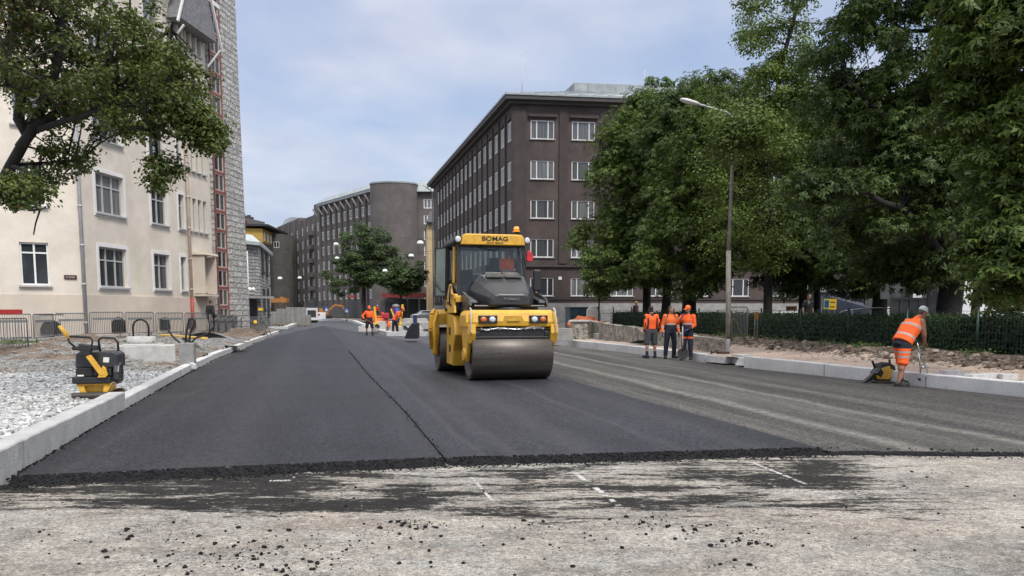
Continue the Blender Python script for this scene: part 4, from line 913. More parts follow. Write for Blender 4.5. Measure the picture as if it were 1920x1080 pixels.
mb = MB(); p = U * (W * .3) - n * 2.; mb.box((p.x, p.y, 22.9), (6, 4, 1.6), math.atan2(U.y, U.x), top=(1, .6)); mb.build('roof', zinc, t)
t, U, n, W, a = far_block('office_building', 'dark purple striped building under a yellow attic storey', at(497, 168), at(531, 186), 16.0, m_dk3, 12, 5, 5, 2.0, 2.6, .8, 2.2, .25)
mb = MB(); p = U * (W / 2) + n * -2; mb.box((p.x, p.y, 17.5), (W, 4, 2.9), math.atan2(U.y, U.x)); at_ = mb.build('attic', M('yellow panels', (.42, .27, .05), .6), t); 
for k in range(6): mb = MB(); p = U * (W * (k + .5) / 6) + n * .05; mb.box((p.x, p.y, 17.3), (1.0, .12, 1.8), math.atan2(U.y, U.x)); mb.build('window', m_whitetrim, at_)
mb = MB(); p = U * (W / 2) + n * -1.6; mb.box((p.x, p.y, 19.6), (W + 2, 6, .4), math.atan2(U.y, U.x)); mb.build('roof', m_darkmetal, t)
t, U, n, W, a = far_block('brick_building', 'red brick building with a pink attic strip showing over the low stone building', at(440, 175), at(500, 190), 22.2, M('red brick', (.14, .055, .045), .9, vs=3), 14, 5, 1, 19.3, 3, 1.8, 1.5, 0)
mb = MB(); p = U * (W * .72) - n * 1; mb.box((p.x, p.y, 21.9), (W * .5, 3, 1.6), math.atan2(U.y, U.x)); mb.build('attic', M('grey attic', (.13, .12, .115), .8), t)
mb = MB()
for k in range(7): p = U * (W * (.45 + .09 * k)) - n * 3; mb.box((p.x, p.y, 23.2 + .3 * (k % 2)), (.7, .7, 1.6))
mb.build('chimney', m_dk3, t)
t, U, n, W, a = far_block('terrace_building', 'grey flat fronted building seen between the brick one and the piers', at(478, 178), at(531, 176), 18.6, M('flat grey render', (.12, .112, .105), .9, var=.2, vs=.6), 10, 3, 1, 15.5, 3, 1.5, 1.4, 0)
yb, yo = prism_building('yellow_house', 'narrow pale yellow house end between the rounded corner and the brown block', [at(803, 118), at(822, 118), at(826, 130), at(800, 130)], 14.5, M('pale yellow render', (.55, .42, .24), .9), m_darkmetal, .7, 2.)
# backstop of the side street on the far right
t, U, n, W, a = far_block('school_building', 'brown fronted building far behind the park hedge, glimpsed between trunks', P(1600, 590, 76), P(2400, 590, 80), 16.5, m_brown, 12, 12, 4, 2.6, 3.4, 1.9, 1.7, .0, frame=m_white)
# ------------------------------------------------------------------ trees and hedge
def leaf_mat(name, c1, c2, c3=None):
    m = bpy.data.materials.new(name); m.use_nodes = True; nt = m.node_tree; N = nt.nodes; L = nt.links; b = N['Principled BSDF']; o = N['Material Output']
    g = N.new('ShaderNodeNewGeometry'); rp = N.new('ShaderNodeValToRGB'); L.new(g.outputs['Random Per Island'], rp.inputs[0])
    rp.color_ramp.elements[0].color = c1 + (1,); rp.color_ramp.elements[1].color = c2 + (1,)
    if c3: e = rp.color_ramp.elements.new(.96); e.color = c2 + (1,); rp.color_ramp.elements[2].color = c3 + (1,)
    t = N.new('ShaderNodeTexCoord'); n = N.new('ShaderNodeTexNoise'); n.inputs['Scale'].default_value = .55; n.inputs['Detail'].default_value = 4; L.new(t.outputs['Object'], n.inputs['Vector'])
    mr = N.new('ShaderNodeMapRange'); mr.inputs[1].default_value = .3; mr.inputs[2].default_value = .7; mr.inputs[3].default_value = .6; mr.inputs[4].default_value = 1.5; L.new(n.outputs['Fac'], mr.inputs[0])
    s = N.new('ShaderNodeVectorMath'); s.operation = 'SCALE'; L.new(rp.outputs[0], s.inputs[0]); L.new(mr.outputs[0], s.inputs['Scale'])
    L.new(s.outputs[0], b.inputs['Base Color']); b.inputs['Roughness'].default_value = .5; b.inputs['Specular IOR Level'].default_value = .35
    tr = N.new('ShaderNodeBsdfTranslucent'); L.new(s.outputs[0], tr.inputs['Color'])
    mx = N.new('ShaderNodeMixShader'); mx.inputs[0].default_value = .3; L.new(b.outputs[0], mx.inputs[1]); L.new(tr.outputs[0], mx.inputs[2]); L.new(mx.outputs[0], o.inputs['Surface'])
    return m
lf_ch = leaf_mat('chestnut leaf', (.048, .085, .016), (.110, .160, .032), (.17, .16, .04))
lf_ac = leaf_mat('light leaf', (.065, .105, .020), (.140, .190, .040))
lf_dk = leaf_mat('dark leaf', (.036, .066, .018), (.085, .130, .030))
lf_li = leaf_mat('lime leaf', (.050, .078, .017), (.115, .145, .034))
lf_br = leaf_mat('browning leaf', (.080, .058, .020), (.140, .100, .034))
lf_far = leaf_mat('far leaf', (.050, .085, .030), (.090, .130, .045))
m_bark = M('bark', (.009, .008, .007), .9, vs=6, col2=(.024, .020, .017), bump=.8, bs=18, dist=.04)
m_yew = leaf_mat('yew needle', (.016, .034, .011), (.042, .072, .020))

def leaves_mesh(name, C, Nn, size, kind, rs, mats, midx=None):
    """C (n,3) leaf positions, Nn (n,3) preferred normals; one folded leaf each, or a palmate leaf of five leaflets"""
    n = len(C)
    nn = Nn + rs.normal(0, .45, (n, 3)); nn /= np.linalg.norm(nn, axis=1)[:, None]
    a = rs.normal(0, 1, (n, 3)); a -= nn * (a * nn).sum(1)[:, None]; a /= np.linalg.norm(a, axis=1)[:, None]
    b = np.cross(nn, a); sz = size * rs.uniform(.65, 1.3, (n, 1))
    if kind == 'palm':
        V = []; 
        for k, th in enumerate((-1.9, -.95, 0, .95, 1.9)):
            c, s = math.cos(th), math.sin(th); d = a * c + b * s; q = -a * s + b * c; ln = sz * (1. if k == 2 else (.88 if k in (1, 3) else .62))
            V += [C, C + d*ln*.6 + q*ln*.19 - nn*ln*.06, C + d*ln - nn*ln*.38, C + d*ln*.6 - q*ln*.19 - nn*ln*.06]
        k = 20; per = 5
    else:
        V = [C, C + a*sz*.45 + b*sz*.36 + nn*sz*.08, C + a*sz - nn*sz*.15, C + a*sz*.45 - b*sz*.36 + nn*sz*.08]; k = 4; per = 1
    V = np.stack(V, 1).reshape(-1, 3).astype(np.float32)
    nf = n * per; me = bpy.data.meshes.new(name)
    me.vertices.add(len(V)); me.vertices.foreach_set('co', V.ravel())
    me.loops.add(nf * 4); me.loops.foreach_set('vertex_index', np.arange(nf * 4, dtype=np.int32))
    me.polygons.add(nf); me.polygons.foreach_set('loop_start', np.arange(0, nf * 4, 4, dtype=np.int32)); me.polygons.foreach_set('loop_total', np.full(nf, 4, dtype=np.int32))
    for m in mats: me.materials.append(m)
    if midx is not None: me.polygons.foreach_set('material_index', np.repeat(midx, per).astype(np.int32))
    me.update(); me.validate()
    return me
def tree(name, label, base, r0, nodes, envs, ncl, per, size, kind, mats, seed, group=None, rc=.85, limbs=(), keep=None, flat=.5, shell=.55, mpick=None, droop=.0):
    """base: foot; nodes: trunk points (world); envs: [(centre, radii, weight)] ellipsoids the crown fills; limbs: extra drawn limbs (world points, radii)"""
    rs = np.random.RandomState(seed); base = Vector(base); t = empty(name, base, label, 'tree', group=group)
    W = np.array([e[2] for e in envs], float); W /= W.sum(); cen = []
    while len(cen) < ncl:
        e = envs[rs.choice(len(envs), p=W)]; d = rs.normal(0, 1, 3); d /= np.linalg.norm(d); r = shell + (1 - shell) * rs.uniform() ** .7
        if rs.uniform() < .16: r = rs.uniform(.15, shell)
        q = np.array(e[0]) + d * r * np.array(e[1])
        q += np.array([mnoise.noise(Vector(q * .35 + seed)), mnoise.noise(Vector(q * .35 + 50 + seed)), mnoise.noise(Vector(q * .35 + 90 + seed))]) * .9
        if keep and not keep(q): continue
        cen.append(q)
    cen = np.array(cen)
    # wood
    mb = MB(); tp = [base] + [Vector(q) for q in nodes]; k = len(tp)
    pp = pl(tp, max(6, k * 3)); rad = [r0 * (1.25 if i == 0 else 1) * (1 - .62 * i / (len(pp) - 1)) for i in range(len(pp))]
    mb.tube([p - base for p in pp], rad, n=12)
    segs = [(p, rad[i]) for i, p in enumerate(pp) if i > len(pp) * .4]
    for pts, r_ in limbs:
        q = pl([Vector(p) for p in pts], 9); rr = [r_ * (1 - .7 * i / 8) for i in range(9)]
        q = [p + Vector(rs.normal(0, r_ * .5, 3)) for p in q]
        mb.tube([p - base for p in q], rr, n=8); segs += [(p, rr[i]) for i, p in enumerate(q) if i > 1]
    nl = max(5, ncl // 22); order = rs.permutation(ncl)
    for i in order[:nl]:
        c = Vector(cen[i]); s_, r_ = min(segs, key=lambda u: (u[0] - c).length + max(0, u[0].z - c.z) * 1.2)
        mid = s_.lerp(c, .5) + Vector((rs.normal(0, .25), rs.normal(0, .25), .12 * (c - s_).length)); q = pl([s_, mid, c], 6)
        ra = min(r_ * .55, .02 + .018 * (c - s_).length); rr = [ra * (1 - .8 * j / 5) for j in range(6)]; mb.tube([p - base for p in q], rr, n=6, caps=False); segs += [(p, rr[j]) for j, p in enumerate(q) if j > 1]
    for i in order[nl:]:
        c = Vector(cen[i]); s_, r_ = min(segs, key=lambda u: (u[0] - c).length); q = [s_, s_.lerp(c, .5) + Vector(rs.normal(0, .08, 3)), c]
        mb.tube([p - base for p in q], [.022, .014, .006], n=4, caps=False)
    mb.build('trunk', m_bark, t)
    # leaves
    C = np.repeat(cen, per, 0); n = len(C); rcl = np.repeat(rs.uniform(.6, 1.35, (ncl, 1)) * rc, per, 0)
    d = rs.normal(0, 1, (n, 3)); d /= np.linalg.norm(d, axis=1)[:, None]; r = rs.uniform(0, 1, (n, 1)) ** .45
    ofs = d * r * rcl; ofs[:, 2] *= flat; ofs[:, 2] -= droop * (ofs[:, 0] ** 2 + ofs[:, 1] ** 2) / np.maximum(rcl[:, 0], .1)
    C = C + ofs; cm = np.array(envs[0][0]); nn = d * .7 + np.array([0, 0, .75]); 
    mi = None
    if len(mats) > 1: mi = mpick(C, rs)
    me = leaves_mesh('crown', C - np.array(base), nn, size, kind, rs, mats, mi); o = bpy.data.objects.new('crown', me); COL.objects.link(o); o.parent = t
    return t
def env(x, y, Y, rx, ry, rd, wgt=1.):
    p = P(x, y, Y); s = Y / F; return (tuple(p), (rx * s, rd, ry * s), wgt)
def Gt(x, Y, z): p = P(x, 580, Y); return Vector((p.x, Y, z))
PG = 'park trees behind the hedge'
# outlines measured against the picture: nothing of a crown left of the sky gap
def keep_sky(lim):
    def k(q):
        if q[1] < 2: return True
        px = CX + F * q[0] / (q[1] * _c); return lim(px, q)
    return k
tree('chestnut_tree', 'broad chestnut tree at the left end of the park, in front of the brown block', Gt(1213, 52, .5), .30, [Gt(1212, 52, 4), Gt(1205, 52, 9), Gt(1205, 52, 14)],
     [env(1195, 350, 52, 92, 165, 3.8, 2), env(1165, 460, 51, 78, 80, 3.2, 1.2), env(1245, 240, 53, 70, 100, 3.2, 1), env(1180, 500, 50, 90, 50, 3), env(1172, 330, 50.2, 50, 105, 1.6, .8)], 310, 76, .22, 'palm', [lf_ch], 11, PG, rc=.95, droop=.35)
tree('chestnut_tree', 'chestnut tree with a leaning dark trunk, second from the left of the park', Gt(1247, 48, .5), .30, [Gt(1252, 48, 4), Gt(1262, 48, 9), Gt(1275, 48, 15)],
     [env(1285, 260, 48, 75, 120, 3.4, 1.5), env(1275, 420, 47, 80, 110, 3.4, 1.2)], 200, 76, .22, 'palm', [lf_dk], 12, PG, rc=.95, droop=.35)
tree('chestnut_tree', 'light green chestnut with a thick trunk behind the capped worker', Gt(1292, 43, .5), .42, [Gt(1292, 43, 4), Gt(1300, 43, 9), Gt(1330, 43, 14)],
     [env(1330, 330, 42, 105, 150, 3.6, 2), env(1290, 470, 41, 80, 75, 3.0, 1), env(1370, 230, 43, 75, 90, 3, 1)], 270, 80, .215, 'palm', [lf_ch], 13, PG, rc=.9, droop=.35)
tree('feathery_tree', 'tall loose light leaved tree over the street lamp, sky showing through its top', Gt(1440, 37, .5), .22, [Gt(1438, 37, 4), Gt(1430, 37, 8), Gt(1450, 37, 13), Gt(1480, 37, 16)],
     [env(1440, 250, 37, 95, 140, 3.0, 2), env(1455, 60, 37, 80, 90, 2.6, .8), env(1420, 420, 36, 95, 90, 2.8, 1.5), env(1530, 180, 37, 70, 150, 2.6, 1), env(1398, 236, 25.6, 34, 40, .7, .32), env(1372, 262, 25.7, 16, 22, .5, .12), env(1352, 290, 34, 50, 60, 1.2, .4)], 270, 230, .12, 'leaf', [lf_ac], 14, PG, rc=.8, flat=.6)
tree('chestnut_tree', 'dark chestnut with twin stems behind the person in black', Gt(1506, 40, .5), .22, [Gt(1503, 40, 4), Gt(1510, 40, 9), Gt(1530, 40, 14)],
     [env(1510, 470, 40, 110, 80, 3.2, 1.5), env(1560, 330, 41, 110, 120, 3.2, 1)], 190, 76, .22, 'palm', [lf_dk], 15, PG, rc=.95, droop=.35, limbs=[([Gt(1526, 40.3, .4), Gt(1530, 40.2, 4), Gt(1522, 40, 8)], .2)])
tree('chestnut_tree', 'low dark chestnut in front of the white framed school windows', Gt(1648, 36, .5), .36, [Gt(1650, 36, 3), Gt(1660, 36, 6), Gt(1650, 36, 9)],
     [env(1640, 470, 36, 95, 68, 3, 1.4), env(1640, 330, 37, 120, 110, 3, 1)], 170, 76, .21, 'palm', [lf_dk], 16, PG, rc=.85, droop=.35)
b4 = Gt(1775, 25, .6); limbs4 = [([P(1772, 480, 24.7), P(1715, 400, 23.4), P(1650, 362, 22.7), P(1590, 352, 22.5), P(1540, 346, 22.4)], .17), ([P(1742, 330, 25), P(1700, 230, 25), P(1645, 198, 25), P(1605, 168, 25), P(1598, 150, 25)], .13), ([P(1780, 500, 25), P(1830, 420, 26), P(1900, 340, 27)], .2)]
tree('chestnut_tree', 'great old chestnut with thick black trunk and long bare limb behind the bending worker', b4, .40, [P(1787, 520, 25), P(1776, 465, 25), P(1765, 380, 25.3), P(1762, 240, 25.5), P(1770, 20, 25.5)],
     [env(1640, 120, 25.5, 110, 150, 2.8, 1.6), env(1780, 60, 25, 150, 170, 3, 2), env(1790, 250, 26, 120, 120, 2.6, 1.6), env(1640, 270, 26.5, 110, 90, 2, 1.), env(1600, 420, 25, 95, 60, 2, .9), env(1690, -100, 25, 200, 130, 3, .8), env(1800, 420, 27, 100, 70, 2, .8), env(1700, 490, 26.5, 80, 40, 2, .5), env(1745, 330, 23.6, 70, 100, .7, .8), env(1820, 470, 23.8, 50, 60, .6, .4), env(1542, 340, 22.3, 26, 24, .5, .22), env(1600, 322, 22.3, 34, 20, .4, .15)], 420, 72, .185, 'palm', [lf_dk], 17, PG, rc=.75, limbs=limbs4, droop=.3)
tree('chestnut_tree', 'nearest chestnut with large bright leaves hanging in from the right edge', Gt(2120, 17, .5), .4, [Gt(2110, 17, 3), Gt(2090, 17, 6), Gt(2060, 17, 10)],
     [env(1880, 200, 16.5, 110, 170, 1.8, 2), env(1890, 420, 16.5, 80, 110, 1.6, 1.2), env(2010, 100, 16, 190, 280, 2.2, 1.2), env(1830, 60, 17, 90, 90, 1.5, .8)], 320, 44, .185, 'palm', [lf_ch], 18, PG, rc=.5, droop=.5, keep=keep_sky(lambda px, q: px > 1735 + 30 * mnoise.noise(Vector(q)) + max(0, (6 - q[2]) * 18)))
tree('chestnut_tree', 'thin dark stemmed tree in front of the white van', Gt(1828, 30, .5), .17, [Gt(1830, 30, 3), Gt(1835, 30, 5), Gt(1850, 30, 8)], [env(1850, 430, 30, 80, 70, 2, 1), env(1880, 300, 30, 100, 100, 2, 1)], 100, 70, .2, 'palm', [lf_dk], 19, PG, rc=.8, droop=.3)
tree('young_tree', 'slim young tree with a thin stem at the end of the green fence', Gt(1123, 44, .5), .055, [Gt(1123, 44, 2.2), Gt(1122, 44, 4), Gt(1120, 44, 5.5)],
     [env(1125, 505, 44, 34, 48, 1.1, 1), env(1112, 530, 44, 28, 22, .8, .5)], 46, 90, .15, 'leaf', [lf_ch], 20, rc=.45)
tree('shrub', 'leggy light green shrub with yellowing sprigs at the right edge over the hedge', Gt(1890, 20.5, .5), .05, [Gt(1888, 20.5, 1.2), Gt(1890, 20.5, 2.2)], [env(1885, 560, 20.5, 34, 50, .7, 1), env(1905, 520, 20.5, 34, 40, .7, .7)], 60, 75, .085, 'leaf', [lf_ac], 21, rc=.32)
# the lime on the left, its crown reaching in from beyond the frame
bl = Vector((-10.9, 13.2, .25)); PL = 13.6
liml = [([P(40, 280, PL), P(120, 190, PL), P(220, 110, PL), P(330, 60, PL)], .09), ([P(55, 250, PL), P(150, 215, 13.2), P(260, 205, 13), P(360, 230, 12.9), P(410, 240, 12.9)], .06), ([P(50, 262, PL), P(20, 120, PL), P(30, -60, PL)], .1), ([P(260, 200, 13.), P(290, 250, 12.9), P(298, 320, 12.9), P(300, 372, 12.9)], .03), ([P(20, 310, PL), P(70, 330, 13.2), P(75, 400, 13.1), P(60, 440, 13)], .035)]
def brown_pick(C, rs):
    px = CX + F * C[:, 0] / (C[:, 1] * _c); z = C[:, 2]
    p = np.clip((130 - px) / 130, 0, 1) * np.clip((z - 5.0) / 1.5, 0, 1) * .85 + .03
    return (rs.uniform(0, 1, len(C)) < p).astype(int)
tree('lime_tree', 'lime tree with a leaning dark limb and browning leaves hanging in at the upper left', bl, .14, [P(-20, 395, PL), P(10, 330, PL), P(48, 262, PL), P(75, 215, PL), P(110, 120, PL), P(120, -80, PL)],
     [env(150, 110, 13.6, 200, 130, 2.2, 3), env(310, 130, 13.3, 70, 110, 1.3, 1.2), env(350, 220, 13.0, 78, 50, .8, 1.2), env(150, 225, 13.2, 130, 40, 1.4, 1.), env(95, 305, 13.9, 60, 40, .5, .35), env(130, -90, 13.6, 250, 130, 2.2, 1.2), env(298, 335, 12.9, 22, 55, .25, .22), env(62, 400, 13.0, 40, 45, .4, .38), env(30, 30, 12.4, 80, 150, 1., .9), env(250, 280, 13., 50, 25, .4, .25)],
     560, 90, .07, 'leaf', [lf_li, lf_br], 31, rc=.27, limbs=liml, flat=.6, shell=.35, mpick=brown_pick,
     keep=keep_sky(lambda px, q: px < 425 + 25 * mnoise.noise(Vector(q) * 1.5) - max(0, (q[2] - 5.2)) * 17 and q[1] > 10.5))
tree('street_tree', 'round green tree in front of the zinc roofed grey building', Gt(683, 104, 0), .32, [Gt(683, 104, 4), Gt(686, 104, 9)], [env(684, 480, 104, 54, 64, 3.6, 2), env(655, 510, 104, 46, 42, 3., 1), env(722, 490, 104, 40, 50, 3., 1)], 190, 170, .26, 'leaf', [lf_far], 41, rc=1.0)
tree('street_tree', 'smaller dark tree in front of the red shop awning', Gt(752, 98, 0), .2, [Gt(752, 98, 3), Gt(752, 98, 5)], [env(755, 516, 98, 40, 38, 2.2, 1), env(735, 530, 98, 26, 22, 2, .6), env(772, 530, 98, 22, 18, 2, .5)], 120, 140, .24, 'leaf', [lf_far], 42, rc=.8)

# hedge behind the wire fence
def hedge(name, label, y0, y1, back, wd, z1):
    rs = np.random.RandomState(3); t = empty(name, (fence_x(y0) + back, y0, .3), label, 'hedge'); o = Vector(t.location)
    n = int((y1 - y0) / .5); mb = MB(); rings = []
    for i in range(n + 1):
        y = y0 + (y1 - y0) * i / n; x = fence_x(y) + back; k = .08 * mnoise.noise((y * .6, 2, 0)); zz = z1 + k
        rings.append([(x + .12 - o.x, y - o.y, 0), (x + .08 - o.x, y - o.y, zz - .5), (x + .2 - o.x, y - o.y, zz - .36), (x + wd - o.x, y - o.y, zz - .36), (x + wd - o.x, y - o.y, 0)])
    mb.loft(rings, smooth=False); mb.build('dark_core', M('hedge inside', (.010, .013, .008), .95), t)  # solid core; the hedge's inner darkness is put into its colour
    N_ = 46000; y = rs.uniform(y0, y1, N_) ; y = y0 + (y1 - y0) * ((y - y0) / (y1 - y0)) ** 1.5; face = rs.uniform(0, 1, N_)
    top = face > .55; x = fence_x(0) - .222 * y + back + np.where(top, rs.uniform(-.05, wd, N_), rs.normal(0, .07, N_)); kk = np.array([.08 * mnoise.noise((q * .6, 2, 0)) + .06 * mnoise.noise((q * 2.3, 7, 0)) for q in y])
    zt = z1 + kk - .34
    z = np.where(top, zt + np.abs(rs.normal(0, .07, N_)), rs.uniform(0, 1, N_) * zt)
    C = np.stack([x, y, z + .3], 1); nn = np.where(top[:, None], np.array([[-.1, -.1, 1.]]), np.array([[-.9, -.35, .4]]))
    me = leaves_mesh('foliage', C - np.array(o), nn, .085, 'leaf', rs, [m_yew]); f = bpy.data.objects.new('foliage', me); COL.objects.link(f); f.parent = t
    return t
hedge('hedge', 'long clipped dark green hedge behind the green wire fence', 12, 50.5, .55, 1.3, 1.38)

# green wire fence in panels
m_green = M('green fence paint', (.008, .035, .024), .5, var=.2)
fy = [13.2, 15.7, 18.3, 20.8, 23.4, 26.1, 28.8, 31.5, 34.2, 37, 39.8, 42.7, 45.6, 48.6, 52]
ft = empty('wire_fence', (fence_x(13.2), 13.2, .4), 'dark green wire mesh fence with round posts in front of the hedge', 'fence'); fo = Vector(ft.location)
for y in fy:
    q = Vector((fence_x(y), y, 0)); zg = zr(q.x, q.y) - .08; zt = 1.66 if y < 40 else 1.75
    mb = MB(); mb.cyl((0, 0, 0), (0, 0, zt - zg), .036, n=10); mb.cyl((0, 0, zt - zg), (0, 0, zt - zg + .03), .042, n=10); mb.build('post', m_green, ft, loc=(q.x - fo.x, q.y - fo.y, zg - fo.z))
for y0, y1 in zip(fy, fy[1:]):
    mb = MB(); a, b = Vector((fence_x(y0), y0, 0)) - fo, Vector((fence_x(y1), y1, 0)) - fo; q = Vector((-.04, 0, 0)); z0, z1 = .46 - fo.z, 1.60 - fo.z
    a.z = b.z = 0; n = int((b - a).length / .11)
    for i in range(n + 1):
        p = a.lerp(b, i / n) + q; mb.bar((p.x, p.y, z0), (p.x, p.y, z1), .0055, .0055)
    for k in range(7):
        z = z0 + (z1 - z0) * k / 6; mb.bar((a.x + q.x - .006, a.y, z), (b.x + q.x - .006, b.y, z), .009, .009)
    mb.build('mesh_panel', m_green, ft)
# ------------------------------------------------------------------ the tandem road roller
m_yel = M('machine yellow', (.66, .365, .035), .45, var=.16, vs=3.5, coat=.15, fine=.12, bs=30, blotch=.12, bump=.08, grime=((.055, .04, .022), .60, .8, 3.5))
m_yeld = M('scuffed machine yellow', (.50, .29, .035), .5, var=.25, vs=5, fine=.12, bs=25)
m_blk = M('black plastic', (.018, .018, .020), .42, var=.25, vs=4, fine=.1, bs=40)
m_hood = M('charcoal hood plastic', (.034, .035, .039), .36, var=.2, vs=3, fine=.08, bs=40)
m_rub = M('rubber', (.012, .012, .012), .8, var=.3, vs=8)
m_steel = M('rolled drum steel', (.040, .034, .030), .40, vs=1.2, col2=(.105, .090, .078), metal=.35, stretch=(.25, 4, 4), fine=.2, bs=30, grime=((.17, .15, .13), .57, .5, 3.))
m_rust = M('drum rim steel', (.10, .07, .05), .55, vs=5, col2=(.20, .14, .10), metal=.5)
m_chrome = M('bright steel', (.55, .55, .55), .3, metal=1., var=.1)
def thin_glass(name, tint, refl=.3):
    m = bpy.data.materials.new(name); m.use_nodes = True; nt = m.node_tree; N = nt.nodes; L = nt.links; o = N['Material Output']
    tr = N.new('ShaderNodeBsdfTransparent'); tr.inputs[0].default_value = tint + (1,); gl = N.new('ShaderNodeBsdfGlossy'); gl.inputs['Roughness'].default_value = .03
    fr = N.new('ShaderNodeFresnel'); fr.inputs[0].default_value = 1.5; ml = N.new('ShaderNodeMath'); ml.operation = 'MULTIPLY_ADD'; ml.inputs[1].default_value = refl * 2; ml.inputs[2].default_value = .02; L.new(fr.outputs[0], ml.inputs[0])
    mx = N.new('ShaderNodeMixShader'); L.new(ml.outputs[0], mx.inputs[0]); L.new(tr.outputs[0], mx.inputs[1]); L.new(gl.outputs[0], mx.inputs[2]); L.new(mx.outputs[0], o.inputs['Surface']); return m
m_glass = thin_glass('cab glass', (.88, .92, .90)); m_dglass = M('pale door glass', (.26, .33, .28), .2, var=.2, vs=2)
m_dglass.node_tree.nodes['Principled BSDF'].inputs['Alpha'].default_value = .62  # door pane is an even pale green, partly see-through
m_lens = M('clear lens', (.55, .57, .58), .12, var=.1, coat=.5); m_amb = M('amber lens', (.85, .36, .02), .2, var=.1, coat=.6); m_orl = M('orange lens', (.60, .13, .02), .2, coat=.5)
RL = empty('road_roller', (-.48, 19.72, 0), 'yellow and black tandem road roller with glazed cab on the fresh asphalt', 'road roller', rz=R(14.04))
def drum(xc, yc, label=None):
    r, wd = .585, 1.92; mb = MB(); n = 56
    prof = [(-wd/2, r - .09), (-wd/2, r - .015), (-wd/2 + .02, r), (wd/2 - .02, r), (wd/2, r - .015), (wd/2, r - .09), (wd/2 - .12, r - .1), (wd/2 - .12, .12), (-wd/2 + .12, .12), (-wd/2 + .12, r - .1)]
    rings = [[(x, q * math.cos(2*math.pi*i/n), q * math.sin(2*math.pi*i/n)) for x, q in prof] for i in range(n)]; rings.append(rings[0])
    mb.loft(rings, caps=False, smooth=True); o = mb.build('drum', m_steel, RL, loc=(xc, yc, r), bevel=0)
    for p in o.data.polygons:
        cx = p.center; 
        if abs(cx.x) > wd/2 - .03 or abs(cx.x) < wd/2 - .1 and (cx.y**2 + cx.z**2) ** .5 < r - .05: p.use_smooth = False
    for s in (-1, 1):
        h = MB(); h.cyl((s * (wd/2 - .10), 0, 0), (s * (wd/2 - .03), 0, 0), .22, .2, n=20); h.cyl((s * (wd/2 - .12), 0, 0), (s * (wd/2 + .05), 0, 0), .13, n=16)
        for k in range(8): h.cyl((s*(wd/2-.03), .17*math.cos(k*.785), .17*math.sin(k*.785)), (s*(wd/2-.005), .17*math.cos(k*.785), .17*math.sin(k*.785)), .022, n=6)
        h.build('hub', m_rust, o)
    return o
YF, YR = -1.5, 1.42
drum(.02, YF); drum(-.28, YR)
# front yoke: head beam with rounded corners, cheeks reaching down to the axle
def yoke(xc, yf, front, name='yoke'):
    mb = MB(); s = -1 if front else 1
    # beam, section in y-z, swept over x, drooping ends
    xs = [-1.09, -1.05, -.94, -.6, 0, .6, .94, 1.05, 1.09]; rings = []
    for x in xs:
        e = abs(x) / 1.09; top = 1.66 - .05 * (e > .9) - .07 * (e > .98) - .0 * e; dp = .0 if e < .95 else .06
        y0 = yf + s * (.50 - dp); y1 = yf - s * .42; bt = 1.24 if e > .8 else 1.26
        rings.append([(xc + x, y0, bt), (xc + x, y0 + s * .03, bt + .12), (xc + x, y0 - s * .02, top - .10), (xc + x, y0 - s * .10, top - .02), (xc + x, y0 - s * .16, top - .045), (xc + x, y1 + s * .1, top - .02), (xc + x, y1, top - .12), (xc + x, y1, bt)])
    mb.loft(rings, smooth=False)
    for sx in (-1, 1):
        x0 = xc + sx * 1.0; poly = [(yf + s*.50, 1.3), (yf + s*.53, 1.12), (yf + s*.36, .84), (yf + s*.20, .56), (yf + s*.12, .42), (yf - s*.12, .42), (yf - s*.22, .62), (yf - s*.40, 1.0), (yf - s*.42, 1.3)]
        mb.prism(poly, x0 - .04, x0 + .05, 'yz')
        mb.prism([(yf + s*.53, 1.30), (yf + s*.555, 1.10), (yf + s*.42, .86), (yf + s*.34, .86), (yf + s*.44, 1.12), (yf + s*.40, 1.3)], x0 - sx*.02 - .08, x0 - sx*.02 + .1, 'yz')
        mb.cyl((x0 - sx*.02, yf, .585), (x0 + sx*.09, yf, .585), .17, .15, n=18)
    return mb.build(name, m_yel, RL, bevel=.018, seg=3)
fy_ = yoke(.02, YF, True)
mb = MB(); mb.prism([(-.24, -.05), (.24, -.05), (.20, .05), (-.20, .05)], -.012, .012, 'xz'); mb.prism([(-.15, -.07), (.15, -.07), (.13, -.05), (-.13, -.05)], -.03, .012, 'xz'); mb.build('nose_recess', m_yeld, fy_, loc=(.02, YF - .525, 1.45))
for sx in (-1, 1):
    mb = MB(); mb.box((0, 0, 0), (.44, .06, .185)); hb_ = mb.build('light_box', m_blk, fy_, bevel=.012, loc=(.02 + sx * .60, YF - .527, 1.42))
    for dx, mm, r_ in ((sx * .105, m_orl, .062), (-sx * .10, m_lens, .066)):
        b_ = MB(); b_.ball((0, -.035, 0), (r_ * 1.15, .03, r_), n=18, k=8); b_.cyl((0, -.02, 0), (0, -.036, 0), r_ * 1.3, n=20, m=1, smooth=False)
        b_.build('headlight' if mm is m_lens else 'indicator', [mm, m_darkmetal], hb_, loc=(dx, 0, 0))
mb = MB(); mb.box((.02, YF - .40, 1.09), (1.86, .07, .24)); mb.box((.02, YF - .44, 1.0), (1.86, .04, .05)); mb.box((-.83, YF - .45, 1.09), (.16, .03, .10)); mb.box((.87, YF - .45, 1.09), (.16, .03, .10)); mb.build('scraper', m_blk, fy_, bevel=.008)
mb = MB(); mb.tube([(-.9, YF - .46, 1.20), (.94, YF - .46, 1.20)], .016)
for k in range(8): x = -.72 + .21 * k; mb.cyl((x, YF - .46, 1.22), (x, YF - .46, 1.16), .024, n=8); mb.cyl((x, YF - .48, 1.215), (x, YF - .50, 1.215), .018, n=8)
